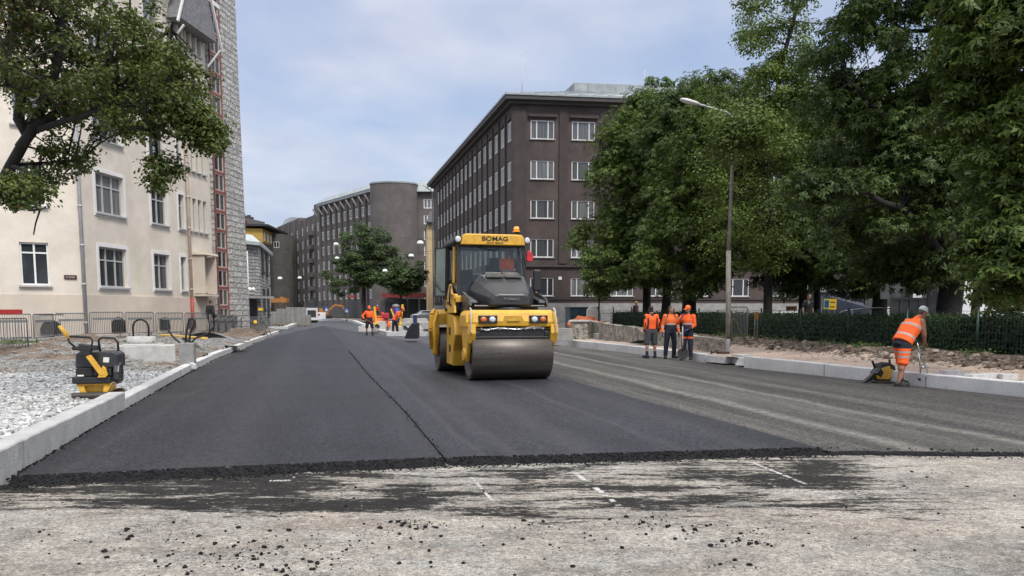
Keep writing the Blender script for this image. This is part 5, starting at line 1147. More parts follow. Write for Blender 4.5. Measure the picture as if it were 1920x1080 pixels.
mb.tube([(-.85, YF - .45, 1.22), (-.6, YF - .48, 1.17), (-.3, YF - .45, 1.23), (.1, YF - .47, 1.18), (.5, YF - .45, 1.23), (.9, YF - .46, 1.19)], .012)
mb.build('spray_bar', m_chrome, fy_)
for sx in (-1, 1):
    mb = MB(); x = .02 + sx * .99; mb.tube([(x, YF - .42, 1.68), (x, YF - .575, 1.62), (x + sx*.01, YF - .59, 1.4), (x + sx * .03, YF - .575, 1.16), (x - sx*.02, YF - .52, 1.06)], .017); mb.build('hose', M('pale hose', (.50, .49, .45), .5), fy_)
# turntable and chassis
mb = MB(); mb.cyl((.02, YF + .05, 1.5), (.02, YF + .05, 1.70), .40, n=24); mb.cyl((-.28, YR, 1.5), (-.28, YR, 1.70), .40, n=24); mb.box((-.08, 0, 1.0), (1.0, 1.5, .9)); mb.box((-.08, -.2, 1.63), (1.72, 2.5, .16)); mb.build('chassis', m_blk, RL, bevel=.03)
yoke(-.28, YR, False, 'yoke')
# curved outer guard of the rear yoke
mb = MB(); pts = [(-1.34, YR - .45, 1.62), (-1.44, YR - .50, 1.50), (-1.47, YR - .46, 1.15), (-1.42, YR - .20, .85), (-1.36, YR + .02, .62)]
for p, q in zip(pts, pts[1:]): mb.bar(p, q, .12, .14)
mb.tube([(-1.30, YR - .5, 1.60), (-1.40, YR - .58, 1.3), (-1.40, YR - .56, 1.05), (-1.36, YR - .44, .72), (-1.34, YR - .40, .48)], .045); mb.build('guard_arm', m_yel, RL, bevel=.02)
# side tanks with steps
for sx in (-1, 1):
    mb = MB(); x0, x1 = (-.08 + sx * .62, -.08 + sx * 1.02); lo, hi = min(x0, x1), max(x0, x1)
    mb.prism([(-.52, 1.30), (-.36, 1.50), (.62, 1.54), (.66, .26), (-.24, .24), (-.30, .62), (-.62, 1.02)][::1], lo, hi, 'yz'); tk = mb.build('side_tank', m_yel, RL, bevel=.02)
    mb = MB(); xx = hi if sx > 0 else lo
    for z in (1.10, .66): mb.box((xx, .12, z), (.03, .20, .19))
    mb.build('step_recess', m_black, tk)
    mb = MB(); mb.box((xx + sx * .006, .18, .42), (.012, .84, .32)); mb.build('skirt', m_yeld, tk, bevel=.005)
# body panels under the cab
bp_ = None
for sx in (1, -1):
    mb = MB(); xo = -.10 + sx * .985; poly = [(-.62, 1.56), (-.50, 1.98), (-.20, 2.06), (.02, 2.28), (.12, 2.28), (.62, 1.86), (.70, 1.54)]
    mb.prism(poly, xo - .03, xo + .03, 'yz'); mb.prism([(-.62, 1.9), (-.62, 2.02), (-.1, 2.04), (-.1, 1.9)], xo - sx*.02 - .05, xo - sx*.02 + .05, 'yz'); bp_ = mb.build('body_panel', m_yel, RL, bevel=.015)
mb = MB(); mb.box((-.98, -.62, 1.90), (.20, .05, .16)); mb.box((.80, -.62, 1.9), (.2, .05, .16)); mb.build('corner_panel', m_yel, bp_, bevel=.015)
mb = MB(); mb.tube([(-1.14, -.25, 2.22), (-1.17, -.28, 1.98), (-1.16, -.22, 1.78), (-1.12, -.12, 1.74)], .022); mb.build('grab_handle', m_blk, bp_)
mb = MB(); 
for z in (1.95, 1.64): mb.cyl((-1.10, .52, z), (-1.15, .52, z), .05, n=12)
mb.build('rubber_stop', m_rub, bp_)
tm = text_mesh('BW 190', .11, .002, sx=1.); tm.materials.append(m_darkmetal); o = inst('lettering', tm, bp_, (-1.122, .24, 1.80)); o.rotation_euler = (R(90), 0, R(-90))
# rear hood behind the cab
mb = MB(); rings = []
for y, hw, zt in ((.95, .82, 2.0), (1.3, .86, 2.12), (1.9, .8, 2.05), (2.25, .66, 1.9)):
    rings.append([(-.2 - hw, y, 1.68), (-.2 - hw, y, zt - .2), (-.2 - hw*.8, y, zt), (-.2 + hw*.8, y, zt), (-.2 + hw, y, zt - .2), (-.2 + hw, y, 1.68)])
mb.loft(rings, smooth=False); mb.build('rear_hood', m_hood, RL, bevel=.03)
# front hood
mb = MB(); rings = []
for y, hw, hb2, zt, zs in ((-1.82, .36, .44, 1.99, 1.93), (-1.74, .42, .50, 2.06, 1.98), (-1.35, .55, .66, 2.28, 2.08), (-.95, .62, .76, 2.45, 2.16), (-.62, .62, .78, 2.50, 2.18), (-.5, .6, .78, 2.46, 2.16)):
    rings.append([(-hb2, y, 1.74), (-hb2, y, zs - .06), (-hw - .02, y, (zs + zt) / 2), (-hw * .82, y, zt), (hw * .82, y, zt), (hw + .02, y, (zs + zt) / 2), (hb2, y, zs - .06), (hb2, y, 1.74)])
mb.loft(rings, smooth=False); hd = mb.build('hood', m_hood, RL, bevel=.035, seg=3, loc=(.03, 0, 0))
mb = MB(); mb.box((0, 0, 0), (.40, .36, .012)); mb.box((.45, 0, 0), (.40, .36, .012)); g_ = mb.build('hood_grille', m_blk, hd, bevel=.004, loc=(-.225, -.985, 2.475)); g_.rotation_euler.x = R(22)
mb = MB()
for sx in (-1, 1):
    mb.prism([(-1.66, 1.74), (-1.52, 1.90), (-.8, 2.06), (-.5, 2.08), (-.5, 1.70), (-1.5, 1.70)], sx * .93 - .03, sx * .93 + .03, 'yz')
    mb.prism([(-1.55, 1.80), (-1.5, 1.86), (-.6, 2.0), (-.5, 1.9), (-.5, 1.72), (-1.45, 1.74)], min(sx*.74, sx*.93), max(sx*.74, sx*.93), 'yz')
mb.box((0, -1.12, 1.725), (1.72, 1.1, .05)); mb.build('hood_flank', m_hood, hd, bevel=.02)
tm = text_mesh('BOMAG', .085, .002, bold=.003, sx=1.2); tm.materials.append(M('grey decal', (.10, .10, .105), .4)); o = inst('lettering', tm, hd, (.0, -1.842, 1.885)); o.rotation_euler = (R(80), 0, 0)
# ------------------ cab
XC = -.13; HW = .915; YC0, YC1 = -.52, 1.02; ZF, ZT = 1.66, 3.24
cabm = MB(); cabm.box((XC, .25, ZF + .02), (1.82, 1.56, .10)); cabm.box((XC, .98, 1.98), (1.76, .06, .62)); cab_o = cabm.build('cab', m_blk, RL, bevel=.01)
mb = MB()
A = [(-HW + .06, YC0 + .02), (HW - .06, YC0 + .02), (HW - .02, YC1), (-HW + .02, YC1)]; Bt = [(-HW + .10, YC0 + .14), (HW - .10, YC0 + .14), (HW - .06, YC1 - .06), (-HW + .06, YC1 - .06)]
for (a, b) in zip(A, Bt): mb.bar((XC + a[0], a[1], ZF), (XC + b[0], b[1], ZT + .04), .075, .075)
for sx in (-1, 1):
    mb.bar((XC + sx * (HW - .03), .22, ZF), (XC + sx * (HW - .08), .24, ZT), .06, .08); mb.bar((XC + sx*(HW - .05), YC0 + .02, 2.06), (XC + sx*(HW - .04), .24, 2.3), .05, .05)
mb.bar((XC - HW + .08, YC0 + .03, 2.0), (XC + HW - .08, YC0 + .03, 2.0), .06, .07); mb.bar((XC - HW + .1, YC0 + .14, 3.22), (XC + HW - .1, YC0 + .14, 3.22), .06, .07); mb.bar((XC - HW + .06, YC1 - .05, 3.22), (XC + HW - .06, YC1 - .05, 3.22), .06, .07)
mb.build('cab_frame', m_blk, cab_o, bevel=.012)
mb = MB(); mb.bar((XC - HW - .0, YC0 + .36, 2.30), (XC - HW + .035, YC0 + .43, 3.2), .05, .10); mb.build('yellow_pillar', m_yel, cab_o, bevel=.01)
def pane(name, pts, mat, parent=cab_o, t=.006):
    a = [Vector(p) for p in pts]; n = (a[1] - a[0]).cross(a[2] - a[0]).normalized() * t; mb = MB()
    mb.add(a + [p + n for p in a], [(0, 1, 2, 3), (7, 6, 5, 4), (0, 4, 5, 1), (1, 5, 6, 2), (2, 6, 7, 3), (3, 7, 4, 0)]); return mb.build(name, mat, parent)
pane('windscreen', [(XC - HW + .10, YC0 + .012, 2.02), (XC + HW - .10, YC0 + .012, 2.02), (XC + HW - .14, YC0 + .132, 3.26), (XC - HW + .14, YC0 + .132, 3.26)], m_glass)
pane('rear_window', [(XC - HW + .1, YC1, 2.3), (XC + HW - .1, YC1, 2.3), (XC + HW - .1, YC1 - .05, 3.25), (XC - HW + .1, YC1 - .05, 3.25)], m_glass)
for sx in (-1, 1):
    x0, x1 = XC + sx * (HW - .03), XC + sx * (HW - .07)
    pane('side_window', [(x0, YC0 + .08, 2.12), (x0, .2, 2.32), (x1, .22, 3.25), (x1, YC0 + .18, 3.25)], m_glass)
    if sx > 0: pane('side_window', [(x0, .27, 1.75), (x0, YC1 - .04, 1.75), (x1, YC1 - .08, 3.25), (x1, .29, 3.25)], m_glass)
# door on the left standing open
D0 = Vector((XC - HW - .02, YC1 - .02, 2.0)); D1 = D0 + Vector((-.22, .42, 0)); 
dr = MB(); 
for p, q in ((D0, D1), (D0 + Vector((.03, 0, 1.26)), D1 + Vector((.03, 0, 1.26))), (D0, D0 + Vector((.03, 0, 1.26))), (D1, D1 + Vector((.03, 0, 1.26)))): dr.bar(p, q, .035, .035)
do = dr.build('door', m_blk, cab_o); pane('door_glass', [D0 + Vector((0, 0, .02)), D1 + Vector((0, 0, .02)), D1 + Vector((.03, 0, 1.25)), D0 + Vector((.03, 0, 1.25))], m_dglass, do)
mb = MB(); mb.tube([D0 + Vector((-.05, -.02, .1)), D0 + Vector((-.10, .1, .12)), D1 + Vector((-.04, 0, .4)), D1 + Vector((-.02, .02, .5))], .018); mb.build('handle', m_blk, do)
# roof with its overhanging visor
mb = MB(); rings = []
for z, e, yf2 in ((3.26, .0, 0.), (3.29, .05, .03), (3.41, .03, .02), (3.45, -.10, -.08)):
    rings.append([(XC - HW - e, YC0 + .05 - yf2, z), (XC + HW + e, YC0 + .05 - yf2, z), (XC + HW + e, YC1 + .1 + e, z), (XC - HW - e, YC1 + .1 + e, z)])
mb.loft(rings, smooth=False); rf_ = mb.build('cab_roof', m_blk, cab_o, bevel=.03, seg=3)
mb = MB(); mb.prism([(-.81, 3.22), (.81, 3.22), (.76, 3.43), (.72, 3.475), (-.72, 3.475), (-.76, 3.43)], YC0 - .10, YC0 + .10, 'xz'); mb.prism([(-.70, 3.45), (.70, 3.45), (.66, 3.49), (-.66, 3.49)], YC0 - .02, YC1 - .2, 'xz'); vis = mb.build('visor', m_yel, rf_, bevel=.02, seg=3, loc=(XC, 0, 0))
tm = text_mesh('BOMAG', .15, .004, bold=.0025, sx=1.25); tm.materials.append(m_black); o = inst('lettering', tm, vis, (.04, YC0 - .106, 3.365)); o.rotation_euler = (R(90), 0, 0)
tm = text_mesh('FAYAT GROUP', .045, .003, bold=.001, sx=1.4); tm.materials.append(m_black); o = inst('lettering', tm, vis, (.04, YC0 - .105, 3.268)); o.rotation_euler = (R(90), 0, 0)
for sx in (-1, 1):
    mb = MB(); mb.cyl((0, .06, 0), (0, -.03, 0), .085, .095, n=18); mb.ball((0, -.03, 0), (.075, .02, .075), n=16, k=6, m=1); mb.build('work_light', [m_blk, m_lens], rf_, loc=(XC + sx * .87, YC0 - .03, 3.35))
mb = MB(); mb.cyl((0, 0, 0), (0, 0, .11), .022, n=12); mb.cyl((0, 0, .08), (0, 0, .115), .07, n=14); mb.build('beacon_base', m_blk, rf_, loc=(XC + .66, YC0 + .2, 3.46)); 
mb = MB(); mb.cyl((0, 0, 0), (0, 0, .09), .08, .07, n=18); mb.ball((0, 0, .09), (.07, .07, .03), n=18, k=6); mb.cyl((0, 0, -.02), (0, 0, 0), .095, n=18); mb.build('beacon', m_amb, rf_, loc=(XC + .66, YC0 + .2, 3.595))
for a, b, c in (((-.62, 3.32), (-.45, 3.2), (.15, 3.13)), ((.72, 3.3), (.74, 3.05), (.83, 2.72))):
    mb = MB(); y = YC0 - .045; mb.tube([(XC + a[0], y, a[1]), (XC + b[0], y - .01, b[1])], .014); mb.tube([(XC + (a[0]+b[0])/2, y - .01, (a[1]+b[1])/2), (XC + c[0], y + .0, c[1])], .010); mb.build('wiper', m_black, cab_o)
# mirrors, antenna, seat and dashboard inside
mb = MB(); mb.tube([(XC + HW - .03, YC0 + .1, 2.1), (XC + HW + .12, YC0 - .12, 2.06), (XC + HW + .17, YC0 - .16, 2.2)], .018); mb.tube([(XC + HW - .02, YC0 + .1, 1.98), (XC + HW + .10, YC0 - .1, 2.0)], .018); ma = mb.build('mirror_arm', m_blk, cab_o)
mb = MB(); mb.box((XC + HW + .18, YC0 - .18, 2.36), (.21, .09, .54)); mb.build('mirror', m_blk, ma, bevel=.05, seg=4)
mb = MB(); mb.box((XC + .34, .45, 2.0), (.52, .5, .14)); mb.box((XC + .34, .72, 2.42), (.50, .12, .78), rx=R(-8)); mb.box((XC + .34, .78, 2.90), (.28, .1, .2)); mb.box((XC + .34, .45, 1.82), (.34, .34, .24)); mb.build('seat', m_rub, cab_o, bevel=.04)
mb = MB(); mb.box((XC + .25, -.10, 2.12), (.62, .22, .26), rx=R(20)); mb.cyl((XC + .3, 0.0, 2.2), (XC + .3, .1, 2.32), .03); ring = [(XC + .3 + .19 * math.cos(t), .10 + .09 * math.sin(t), 2.34 + .15 * math.sin(t)) for t in np.linspace(0, 6.283, 25)]; mb.tube(ring, .016, caps=False); mb.build('steering_console', m_blk, cab_o)
mb = MB(); mb.box((XC - .45, .5, 2.0), (.5, .6, .5)); mb.box((XC - .48, .62, 2.42), (.4, .12, .5)); mb.build('control_box', m_rub, cab_o, bevel=.04)
mb = MB(); pts = [(0, 0, 0), (.02, -.02, .16), (.06, 0, .27), (.12, -.02, .22), (.20, -.01, .10), (.17, 0, -.02), (.08, -.03, -.05)]; mb.prism([(p[0], p[2]) for p in pts], -.05, .03, 'xz'); tag(mb.build('cloth', M('red cloth', (.55, .03, .04), .8, var=.3, vs=10), bevel=.02), 'red cloth hanging at the right rear edge of the roller cab', 'cloth'); bpy.data.objects['cloth'].location = P(986, 488, 20.3); bpy.data.objects['cloth'].rotation_euler.z = R(14)
# ------------------------------------------------------------------ people: closed volumes fused into one skin by a voxel remesh
m_skin = M('skin', (.34, .185, .125), .55, var=.08, vs=12); m_tan = M('tanned skin', (.27, .125, .08), .55, var=.10, vs=10)
m_or = M('hi-vis orange', (.88, .125, .018), .75, var=.10, vs=7, bump=.35, bs=16, dist=.02); m_or2 = M('hi-vis orange faded', (.72, .15, .03), .75, var=.12, vs=7, bump=.35, bs=16, dist=.02)
m_navy = M('navy cloth', (.014, .016, .030), .85, var=.25, vs=6, bump=.4, bs=14, dist=.02); m_refl = M('reflective tape', (.36, .33, .31), .4, var=.1)
m_greyc = M('grey cloth', (.052, .055, .062), .85, var=.2, vs=6, bump=.4, bs=14, dist=.02); m_boot = M('boot leather', (.020, .018, .016), .6, var=.3); m_hairb = M('black hair', (.012, .010, .009), .6, var=.3, vs=30, bump=.6, bs=60); m_hairbr = M('brown hair', (.045, .032, .022), .6, var=.3, vs=30, bump=.6, bs=60)
m_capw = M('pale cap cloth', (.46, .52, .50), .8, var=.1); m_capo = M('orange cap', (.85, .16, .03), .6, var=.06); m_glove = M('dark glove', (.018, .02, .028), .8, var=.2); m_gloveb = M('blue glove', (.022, .045, .16), .7, var=.2); m_beard = M('beard', (.03, .022, .017), .8)
def fuse(mb, name, mats, parent, voxel=.011, pick=None, smooth=4):
    me = mb.mesh('raw', mats); ob = bpy.data.objects.new('raw', me); COL.objects.link(ob)
    r = ob.modifiers.new('r', 'REMESH'); r.mode = 'VOXEL'; r.voxel_size = voxel; s = ob.modifiers.new('s', 'SMOOTH'); s.iterations = smooth; s.factor = .5
    dg = bpy.context.evaluated_depsgraph_get(); out = bpy.data.meshes.new_from_object(ob.evaluated_get(dg)); bpy.data.objects.remove(ob); bpy.data.meshes.remove(me)
    out.name = name; out.materials.clear()
    for m in (mats if isinstance(mats, list) else [mats]): out.materials.append(m)
    n = len(out.polygons); out.polygons.foreach_set('use_smooth', [True] * n)
    if pick: out.polygons.foreach_set('material_index', [pick(p.center) for p in out.polygons])
    else: out.polygons.foreach_set('material_index', [0] * n)
    o = bpy.data.objects.new(name, out); COL.objects.link(o); o.parent = parent; return o
def chain(mb, pts, rad, n=14):
    """tapered limb through points with balls at the joints"""
    pts = [Vector(p) for p in pts]
    for i in range(len(pts) - 1): mb.cyl(pts[i], pts[i+1], rad[i], rad[i+1], n=n)
    for p, r in zip(pts, rad): mb.ball(p, r, n=n, k=8)
def hull_loft(mb, secs, n=20):
    """secs: (centre, half width, half depth, right dir, front dir)"""
    mb.loft([[Vector(c) + r * (hw * math.cos(t)) + f * (hd * math.sin(t)) for t in [2*math.pi*i/n for i in range(n)]] for c, hw, hd, r, f in secs])
def hand(mb, wrist, d, side, palm_n, curl=.6, s=1.):
    """palm, four fingers of different lengths and a thumb; d along the hand, palm_n out of the palm"""
    d = Vector(d).normalized(); pn = Vector(palm_n); pn = (pn - d * pn.dot(d)).normalized(); q = d.cross(pn) * side; w_ = Vector(wrist)
    mb.loft([[w_ + d * (t * .09 * s) + q * (hw * math.cos(a)) + pn * (.014 * s * math.sin(a)) for a in [2*math.pi*i/10 for i in range(10)]] for t, hw in ((-.1, .026 * s), (.3, .036 * s), (.8, .043 * s), (1.05, .040 * s))])
    for k, ln in enumerate((.068, .078, .072, .056)):
        a = w_ + d * .088 * s + q * ((k - 1.5) * -.021 * s); c1 = curl * .6; c2 = curl * 1.5
        b = a + (d * math.cos(c1) + pn * math.sin(c1)) * ln * .5 * s; c = b + (d * math.cos(c2) + pn * math.sin(c2)) * ln * .5 * s
        chain(mb, [a - d * .02 * s, a, b, c], [.0098 * s, .0098 * s, .0092 * s, .0078 * s], n=8)
    a = w_ + d * .03 * s + q * .03 * s; b = a + (q * .75 + d * .6 + pn * .25).normalized() * .036 * s; c = b + (d * .9 + pn * .55).normalized() * .03 * s
    chain(mb, [a - q * .012 * s, a, b, c], [.012 * s, .012 * s, .0105 * s, .0088 * s], n=8)
def head(mb, c, f, up, s=1.):
    """head centred at c, facing f"""
    f = Vector(f).normalized(); up = Vector(up); up = (up - f * up.dot(f)).normalized(); r = up.cross(f) * -1
    rot = Matrix((( r.x, -f.x, up.x), (r.y, -f.y, up.y), (r.z, -f.z, up.z)))      # columns: right, back, up
    def pt(x, y, z): return Vector(c) + rot @ Vector((x, y, z)) * s
    def el(p, d, n=16, k=10): mb.ball(pt(*p), tuple(q * s for q in d), n=n, k=k, rot=rot)
    el((0, .012, .03), (.074, .094, .088)); el((0, -.022, -.035), (.060, .068, .078)); el((0, -.05, -.085), (.034, .034, .026))
    el((0, -.098, -.022), (.013, .018, .012), 10, 6); mb.cyl(pt(0, -.082, .02), pt(0, -.108, -.02), .009 * s, .013 * s, n=8)
    el((0, -.084, .028), (.052, .018, .010), 12, 6); el((0, -.082, -.058), (.024, .014, .008), 10, 6)
    for sx in (-1, 1): el((sx * .074, .012, -.005), (.012, .022, .032), 10, 8); el((sx * .04, -.062, -.015), (.022, .022, .018), 10, 6)
    return pt, rot, el
def torso_axes(a, b, face):
    up = (Vector(b) - Vector(a)).normalized(); r = up.cross(Vector(face)).normalized(); return up, r, r.cross(up) * -1
def person(label, loc, yaw, J, wear, scale=1., group=None, name='person'):
    """J joints in a local frame: x to the person's left, y back (they face -y), z up"""
    t = empty(name, loc, label, 'person', rz=yaw, group=group, scale=scale); j = {k: Vector(v) for k, v in J.items() if not isinstance(v, float)}
    sk = wear.get('skin', m_skin); face = Vector(J.get('face', (0, -1, 0))); chest_f = Vector(J.get('front', (0, -1, 0)))
    # ---- body, one skin
    mb = MB(); up, r_, f_ = torso_axes(j['pelvis'], j['chest'], -chest_f)
    hull_loft(mb, [(j['pelvis'] - up * .08, .12, .10, r_, f_), (j['pelvis'] + up * .04, .15, .11, r_, f_), (j['pelvis'].lerp(j['chest'], .5), .135, .10, r_, f_), (j['chest'], .165, .115, r_, f_), (j['chest'] + up * .12, .14, .09, r_, f_)])
    chain(mb, [j['chest'] + up * .08, j['neck'], j['head'] - (j['head'] - j['neck']).normalized() * .03], [.09, .062, .056])
    pt, rot, el = head(mb, j['head'], face, (j['head'] - j['neck']).normalized() * .6 + Vector((0, 0, 1)) * .6)
    for s in 'LR':
        k_ = wear.get('fat', 1.); chain(mb, [j['sh' + s], j['el' + s], j['wr' + s]], [.056 * k_, .043 * k_, .028 * k_]); chain(mb, [j['chest'] + up * .06, j['sh' + s]], [.08, .056])
        md = j['el' + s].lerp(j['wr' + s], .3); mb.ball(md, .044, n=12, k=8)
        hand(mb, j['wr' + s], J.get('hd' + s, j['wr' + s] - j['el' + s]), 1 if s == 'L' else -1, J.get('pn' + s, (-1 if s == 'L' else 1, 0, 0)), J.get('curl', .6))
        chain(mb, [j['hip' + s], j['kn' + s], j['an' + s]], [.088 * k_, .057 * k_, .040 * k_]); md = j['kn' + s].lerp(j['an' + s], .28); mb.ball(md + Vector((0, .012, 0)), (.058 * k_, .060 * k_, .09), n=12, k=8)
        fd = Vector(J.get('ft' + s, (0, -1, 0))); chain(mb, [j['an' + s] - fd * .04 + Vector((0, 0, -.04)), j['an' + s] + fd * .14 + Vector((0, 0, -.06))], [.036, .028])
    fuse(mb, 'body', sk, t, .010)
    W = wear
    # ---- legs
    if 'legs' in W:
        mats, length, pick, fat = W['legs']; mb = MB()
        hull_loft(mb, [(j['pelvis'] - up * .12, .155, .125, r_, f_), (j['pelvis'] + up * .0, .175, .135, r_, f_), (j['pelvis'] + up * .12, .165, .125, r_, f_)])
        for s in 'LR':
            h, k, a = j['hip' + s], j['kn' + s], j['an' + s]
            if length == 'long': chain(mb, [h, k, a + (k - a) * .08], [.105 * fat, .080 * fat, .068 * fat])
            else: e = h.lerp(k, .93); chain(mb, [h, e], [.108 * fat, .092 * fat]); mb.cyl(e, h.lerp(k, 1.02), .095 * fat, .097 * fat, n=14)
        fuse(mb, 'trousers' if length == 'long' else 'shorts', mats, t, .012, pick)
    for s in 'LR':
        fd = Vector(J.get('ft' + s, (0, -1, 0))).normalized(); a = j['an' + s]; mb = MB(); z = Vector((0, 0, 1)); k = (j['kn' + s] - a).normalized(); sd = fd.cross(z)
        mb.cyl(a - z * .05, a + k * W.get('boot_h', .1), .055, .052, n=14); mb.ball(a - z * .035, .055, n=12, k=8)
        base_z = a.z - .085
        for (q, hw, hh) in ((-.06, .043, .075), (.0, .046, .085), (.08, .050, .07), (.15, .050, .055), (.20, .036, .045)):
            p = a + fd * q; mb.ball((p.x, p.y, base_z + hh / 2 + .02), (hw, hw, hh / 2 + .02), n=12, k=8)
        mb.prism([tuple((a + fd * q + sd * w_)[:2]) for q, w_ in ((-.10, -.03), (-.10, .03), (.0, .044), (.1, .052), (.19, .042), (.225, .0), (.19, -.042), (.1, -.052), (.0, -.044))], base_z, base_z + .03, 'xy')
        fuse(mb, 'boot', W.get('boot', m_boot), t, .010)
    # ---- upper garment
    if 'top' in W:
        mats, sleeve, pick, hem, fat = W['top']; mb = MB()
        top_ = j['chest'] + up * .13; lo = j['pelvis'] + up * hem
        hull_loft(mb, [(lo, .178 * fat, .140 * fat, r_, f_), (lo.lerp(j['chest'], .45), .172 * fat, .135 * fat, r_, f_), (j['chest'], .195 * fat, .142 * fat, r_, f_), (j['chest'] + up * .09, .17, .12, r_, f_), (top_ + up * .03, .085, .085, r_, f_)])
        chain(mb, [j['chest'] + up * .1, j['neck'] - (j['neck'] - j['chest']).normalized() * .02], [.09, .072])
        for s in 'LR':
            if sleeve == 'none': mb.ball(j['sh' + s] - (j['sh' + s] - j['chest']) * .22, (.085, .085, .085), n=12, k=8); continue
            chain(mb, [j['chest'] + up * .05, j['sh' + s]], [.10, .082])
            if sleeve == 'long': chain(mb, [j['sh' + s], j['el' + s], j['wr' + s].lerp(j['el' + s], .08)], [.082, .064, .048])
            else: chain(mb, [j['sh' + s], j['sh' + s].lerp(j['el' + s], .62)], [.082, .074])
        fuse(mb, W.get('topname', 'jacket'), mats, t, .012, (lambda c: pick(c, up, j, r_)) if pick else None)
    for s in 'LR':
        if 'glove' in W and s in W.get('glove_on', 'LR'):
            mb = MB(); d = Vector(J.get('hd' + s, j['wr' + s] - j['el' + s])).normalized(); hand(mb, j['wr' + s], d, 1 if s == 'L' else -1, J.get('pn' + s, (-1 if s == 'L' else 1, 0, 0)), J.get('curl', .6), 1.12); mb.cyl(j['wr' + s] - d * .04, j['wr' + s] + d * .01, .036, .034, n=12)
            fuse(mb, 'glove', W['glove'], t, .008)
    # ---- head wear and hair
    if 'hair' in W:
        mb = MB(); Hh = MB(); _pt = pt
        mb.ball(pt(0, .022, .045), (.080, .096, .086), n=18, k=10, rot=rot); mb.ball(pt(0, .055, -.01), (.066, .060, .075), n=14, k=8, rot=rot); fuse(mb, 'hair', W['hair'], t, .010, smooth=2)
    if 'cap' in W:
        mb = MB(); n = 18
        rings = [[pt(math.cos(a) * .084 * q, .012 + math.sin(a) * .104 * q, .045 + z) for a in [2*math.pi*i/n for i in range(n)]] for q, z in ((1, -.012), (1.01, .02), (.92, .065), (.68, .095), (.3, .110))]
        mb.loft(rings); pk = [pt(x, y, z) for x, y, z in ((-.075, -.055, .036), (-.07, -.13, .026), (-.035, -.165, .016), (.035, -.165, .016), (.07, -.13, .026), (.075, -.055, .036))]; dn = pt(0, 0, -.008) - pt(0, 0, 0)
        mb.add(pk + [p + dn for p in pk], [tuple(range(6)), tuple(range(11, 5, -1))] + [(i, 6 + i, 6 + (i+1) % 6, (i+1) % 6) for i in range(6)])
        mb.build('cap', W['cap'], t)
    if 'beard' in W:
        mb = MB(); mb.ball(pt(0, -.045, -.082), (.052, .050, .040), n=14, k=8, rot=rot); mb.ball(pt(0, -.02, -.05), (.064, .05, .04), n=14, k=8, rot=rot); fuse(mb, 'beard', m_beard, t, .009, smooth=2)
    for sx in (-1, 1):
        mb = MB(); mb.ball(pt(sx * .031, -.083, .006), (.011, .007, .007), n=8, k=6, rot=rot); mb.build('eye', m_darkmetal, t)
    return t
def stand(spread=.10, arm=(.26, .02), **kw):
    J = dict(pelvis=(0, 0, .96), chest=(0, .01, 1.30), neck=(0, .0, 1.50), head=(0, -.03, 1.64), shL=(.185, .01, 1.42), shR=(-.185, .01, 1.42), elL=(.25, .05, 1.13), elR=(-.25, .05, 1.13), wrL=(.27, -.02, .88), wrR=(-.27, -.02, .88),
             hipL=(.09, 0, .92), hipR=(-.09, 0, .92), knL=(spread + .01, -.02, .50), knR=(-spread - .01, -.02, .50), anL=(spread + .02, .03, .085), anR=(-spread - .02, .03, .085), ftL=(.3, -1, 0), ftR=(-.3, -1, 0)); J.update(kw); return J
# jackets: orange above, navy below, tape where the real ones have it
def jk_twotone(c, up, j, r):
    q = (c - j['pelvis']).dot(up); x = (c - j['pelvis']).dot(r)
    if abs(x) < .2 and q < .17: return 1
    if .175 < q < .215 and abs(x) < .2: return 2
    if abs(x) > .19:
        for s in 'LR':
            d = (c - j['el' + s]).length
            if .085 < d < .125 and c.z < j['el' + s].z + .02: return 2
    if q > .44 and .10 < abs(x) < .15: return 1
    return 0
def jk_back(c, up, j, r):
    q = (c - j['pelvis']).dot(up); x = (c - j['pelvis']).dot(r)
    if abs(x) > .135 and abs(x) < .2 and q < .40: return 1
    if abs(x) < .2 and q < .045: return 1
    if q > .47 and abs(x) < .06: return 1
    if abs(x) > .22 and (int((c.z * 9)) % 2 == 0) and abs(abs(x) - .26) < .02: return 1
    return 0
def jk_full(c, up, j, r):
    q = (c - j['pelvis']).dot(up)
    return 2 if (.20 < q < .25 and abs((c - j['pelvis']).dot(r)) < .2) else (1 if q < .18 and abs((c - j['pelvis']).dot(r)) < .2 else (2 if any(.06 < (c - j['wr' + s]).length < .12 for s in 'LR') else 0))
def vest_pick(c, up, j, r):
    q = (c - j['pelvis']).dot(up)
    return 1 if (.10 < q < .145 or .345 < q < .39) else 0
# bending man in a vest, facing right
JV = dict(pelvis=(0, .06, .93), chest=(0, -.17, 1.25), neck=(0, -.34, 1.43), head=(0, -.45, 1.53), shL=(.19, -.24, 1.36), shR=(-.19, -.24, 1.36), elL=(.24, -.27, 1.08), elR=(-.24, -.27, 1.08), wrL=(.10, -.40, .92), wrR=(-.16, -.37, .91), hdL=(-.2, -.8, -.3), hdR=(.2, -.8, -.3), pnL=(-.3, .2, -1), pnR=(.3, .2, -1), curl=1.1,
          hipL=(.09, .06, .89), hipR=(-.09, .06, .89), knL=(.11, -.06, .48), knR=(-.11, .12, .48), anL=(.14, -.10, .085), anR=(-.13, .22, .085), ftL=(.1, -1, 0), ftR=(-.25, -1, 0), face=(0, -1, -.45), front=(0, -.85, -.5))
def short_pick(c):
    if c.z > .80 + .25 * abs(c.x) * 0: return 1
    if .60 < c.z < .645 or .70 < c.z < .735: return 2
    return 0
gv = G(1697, 722)
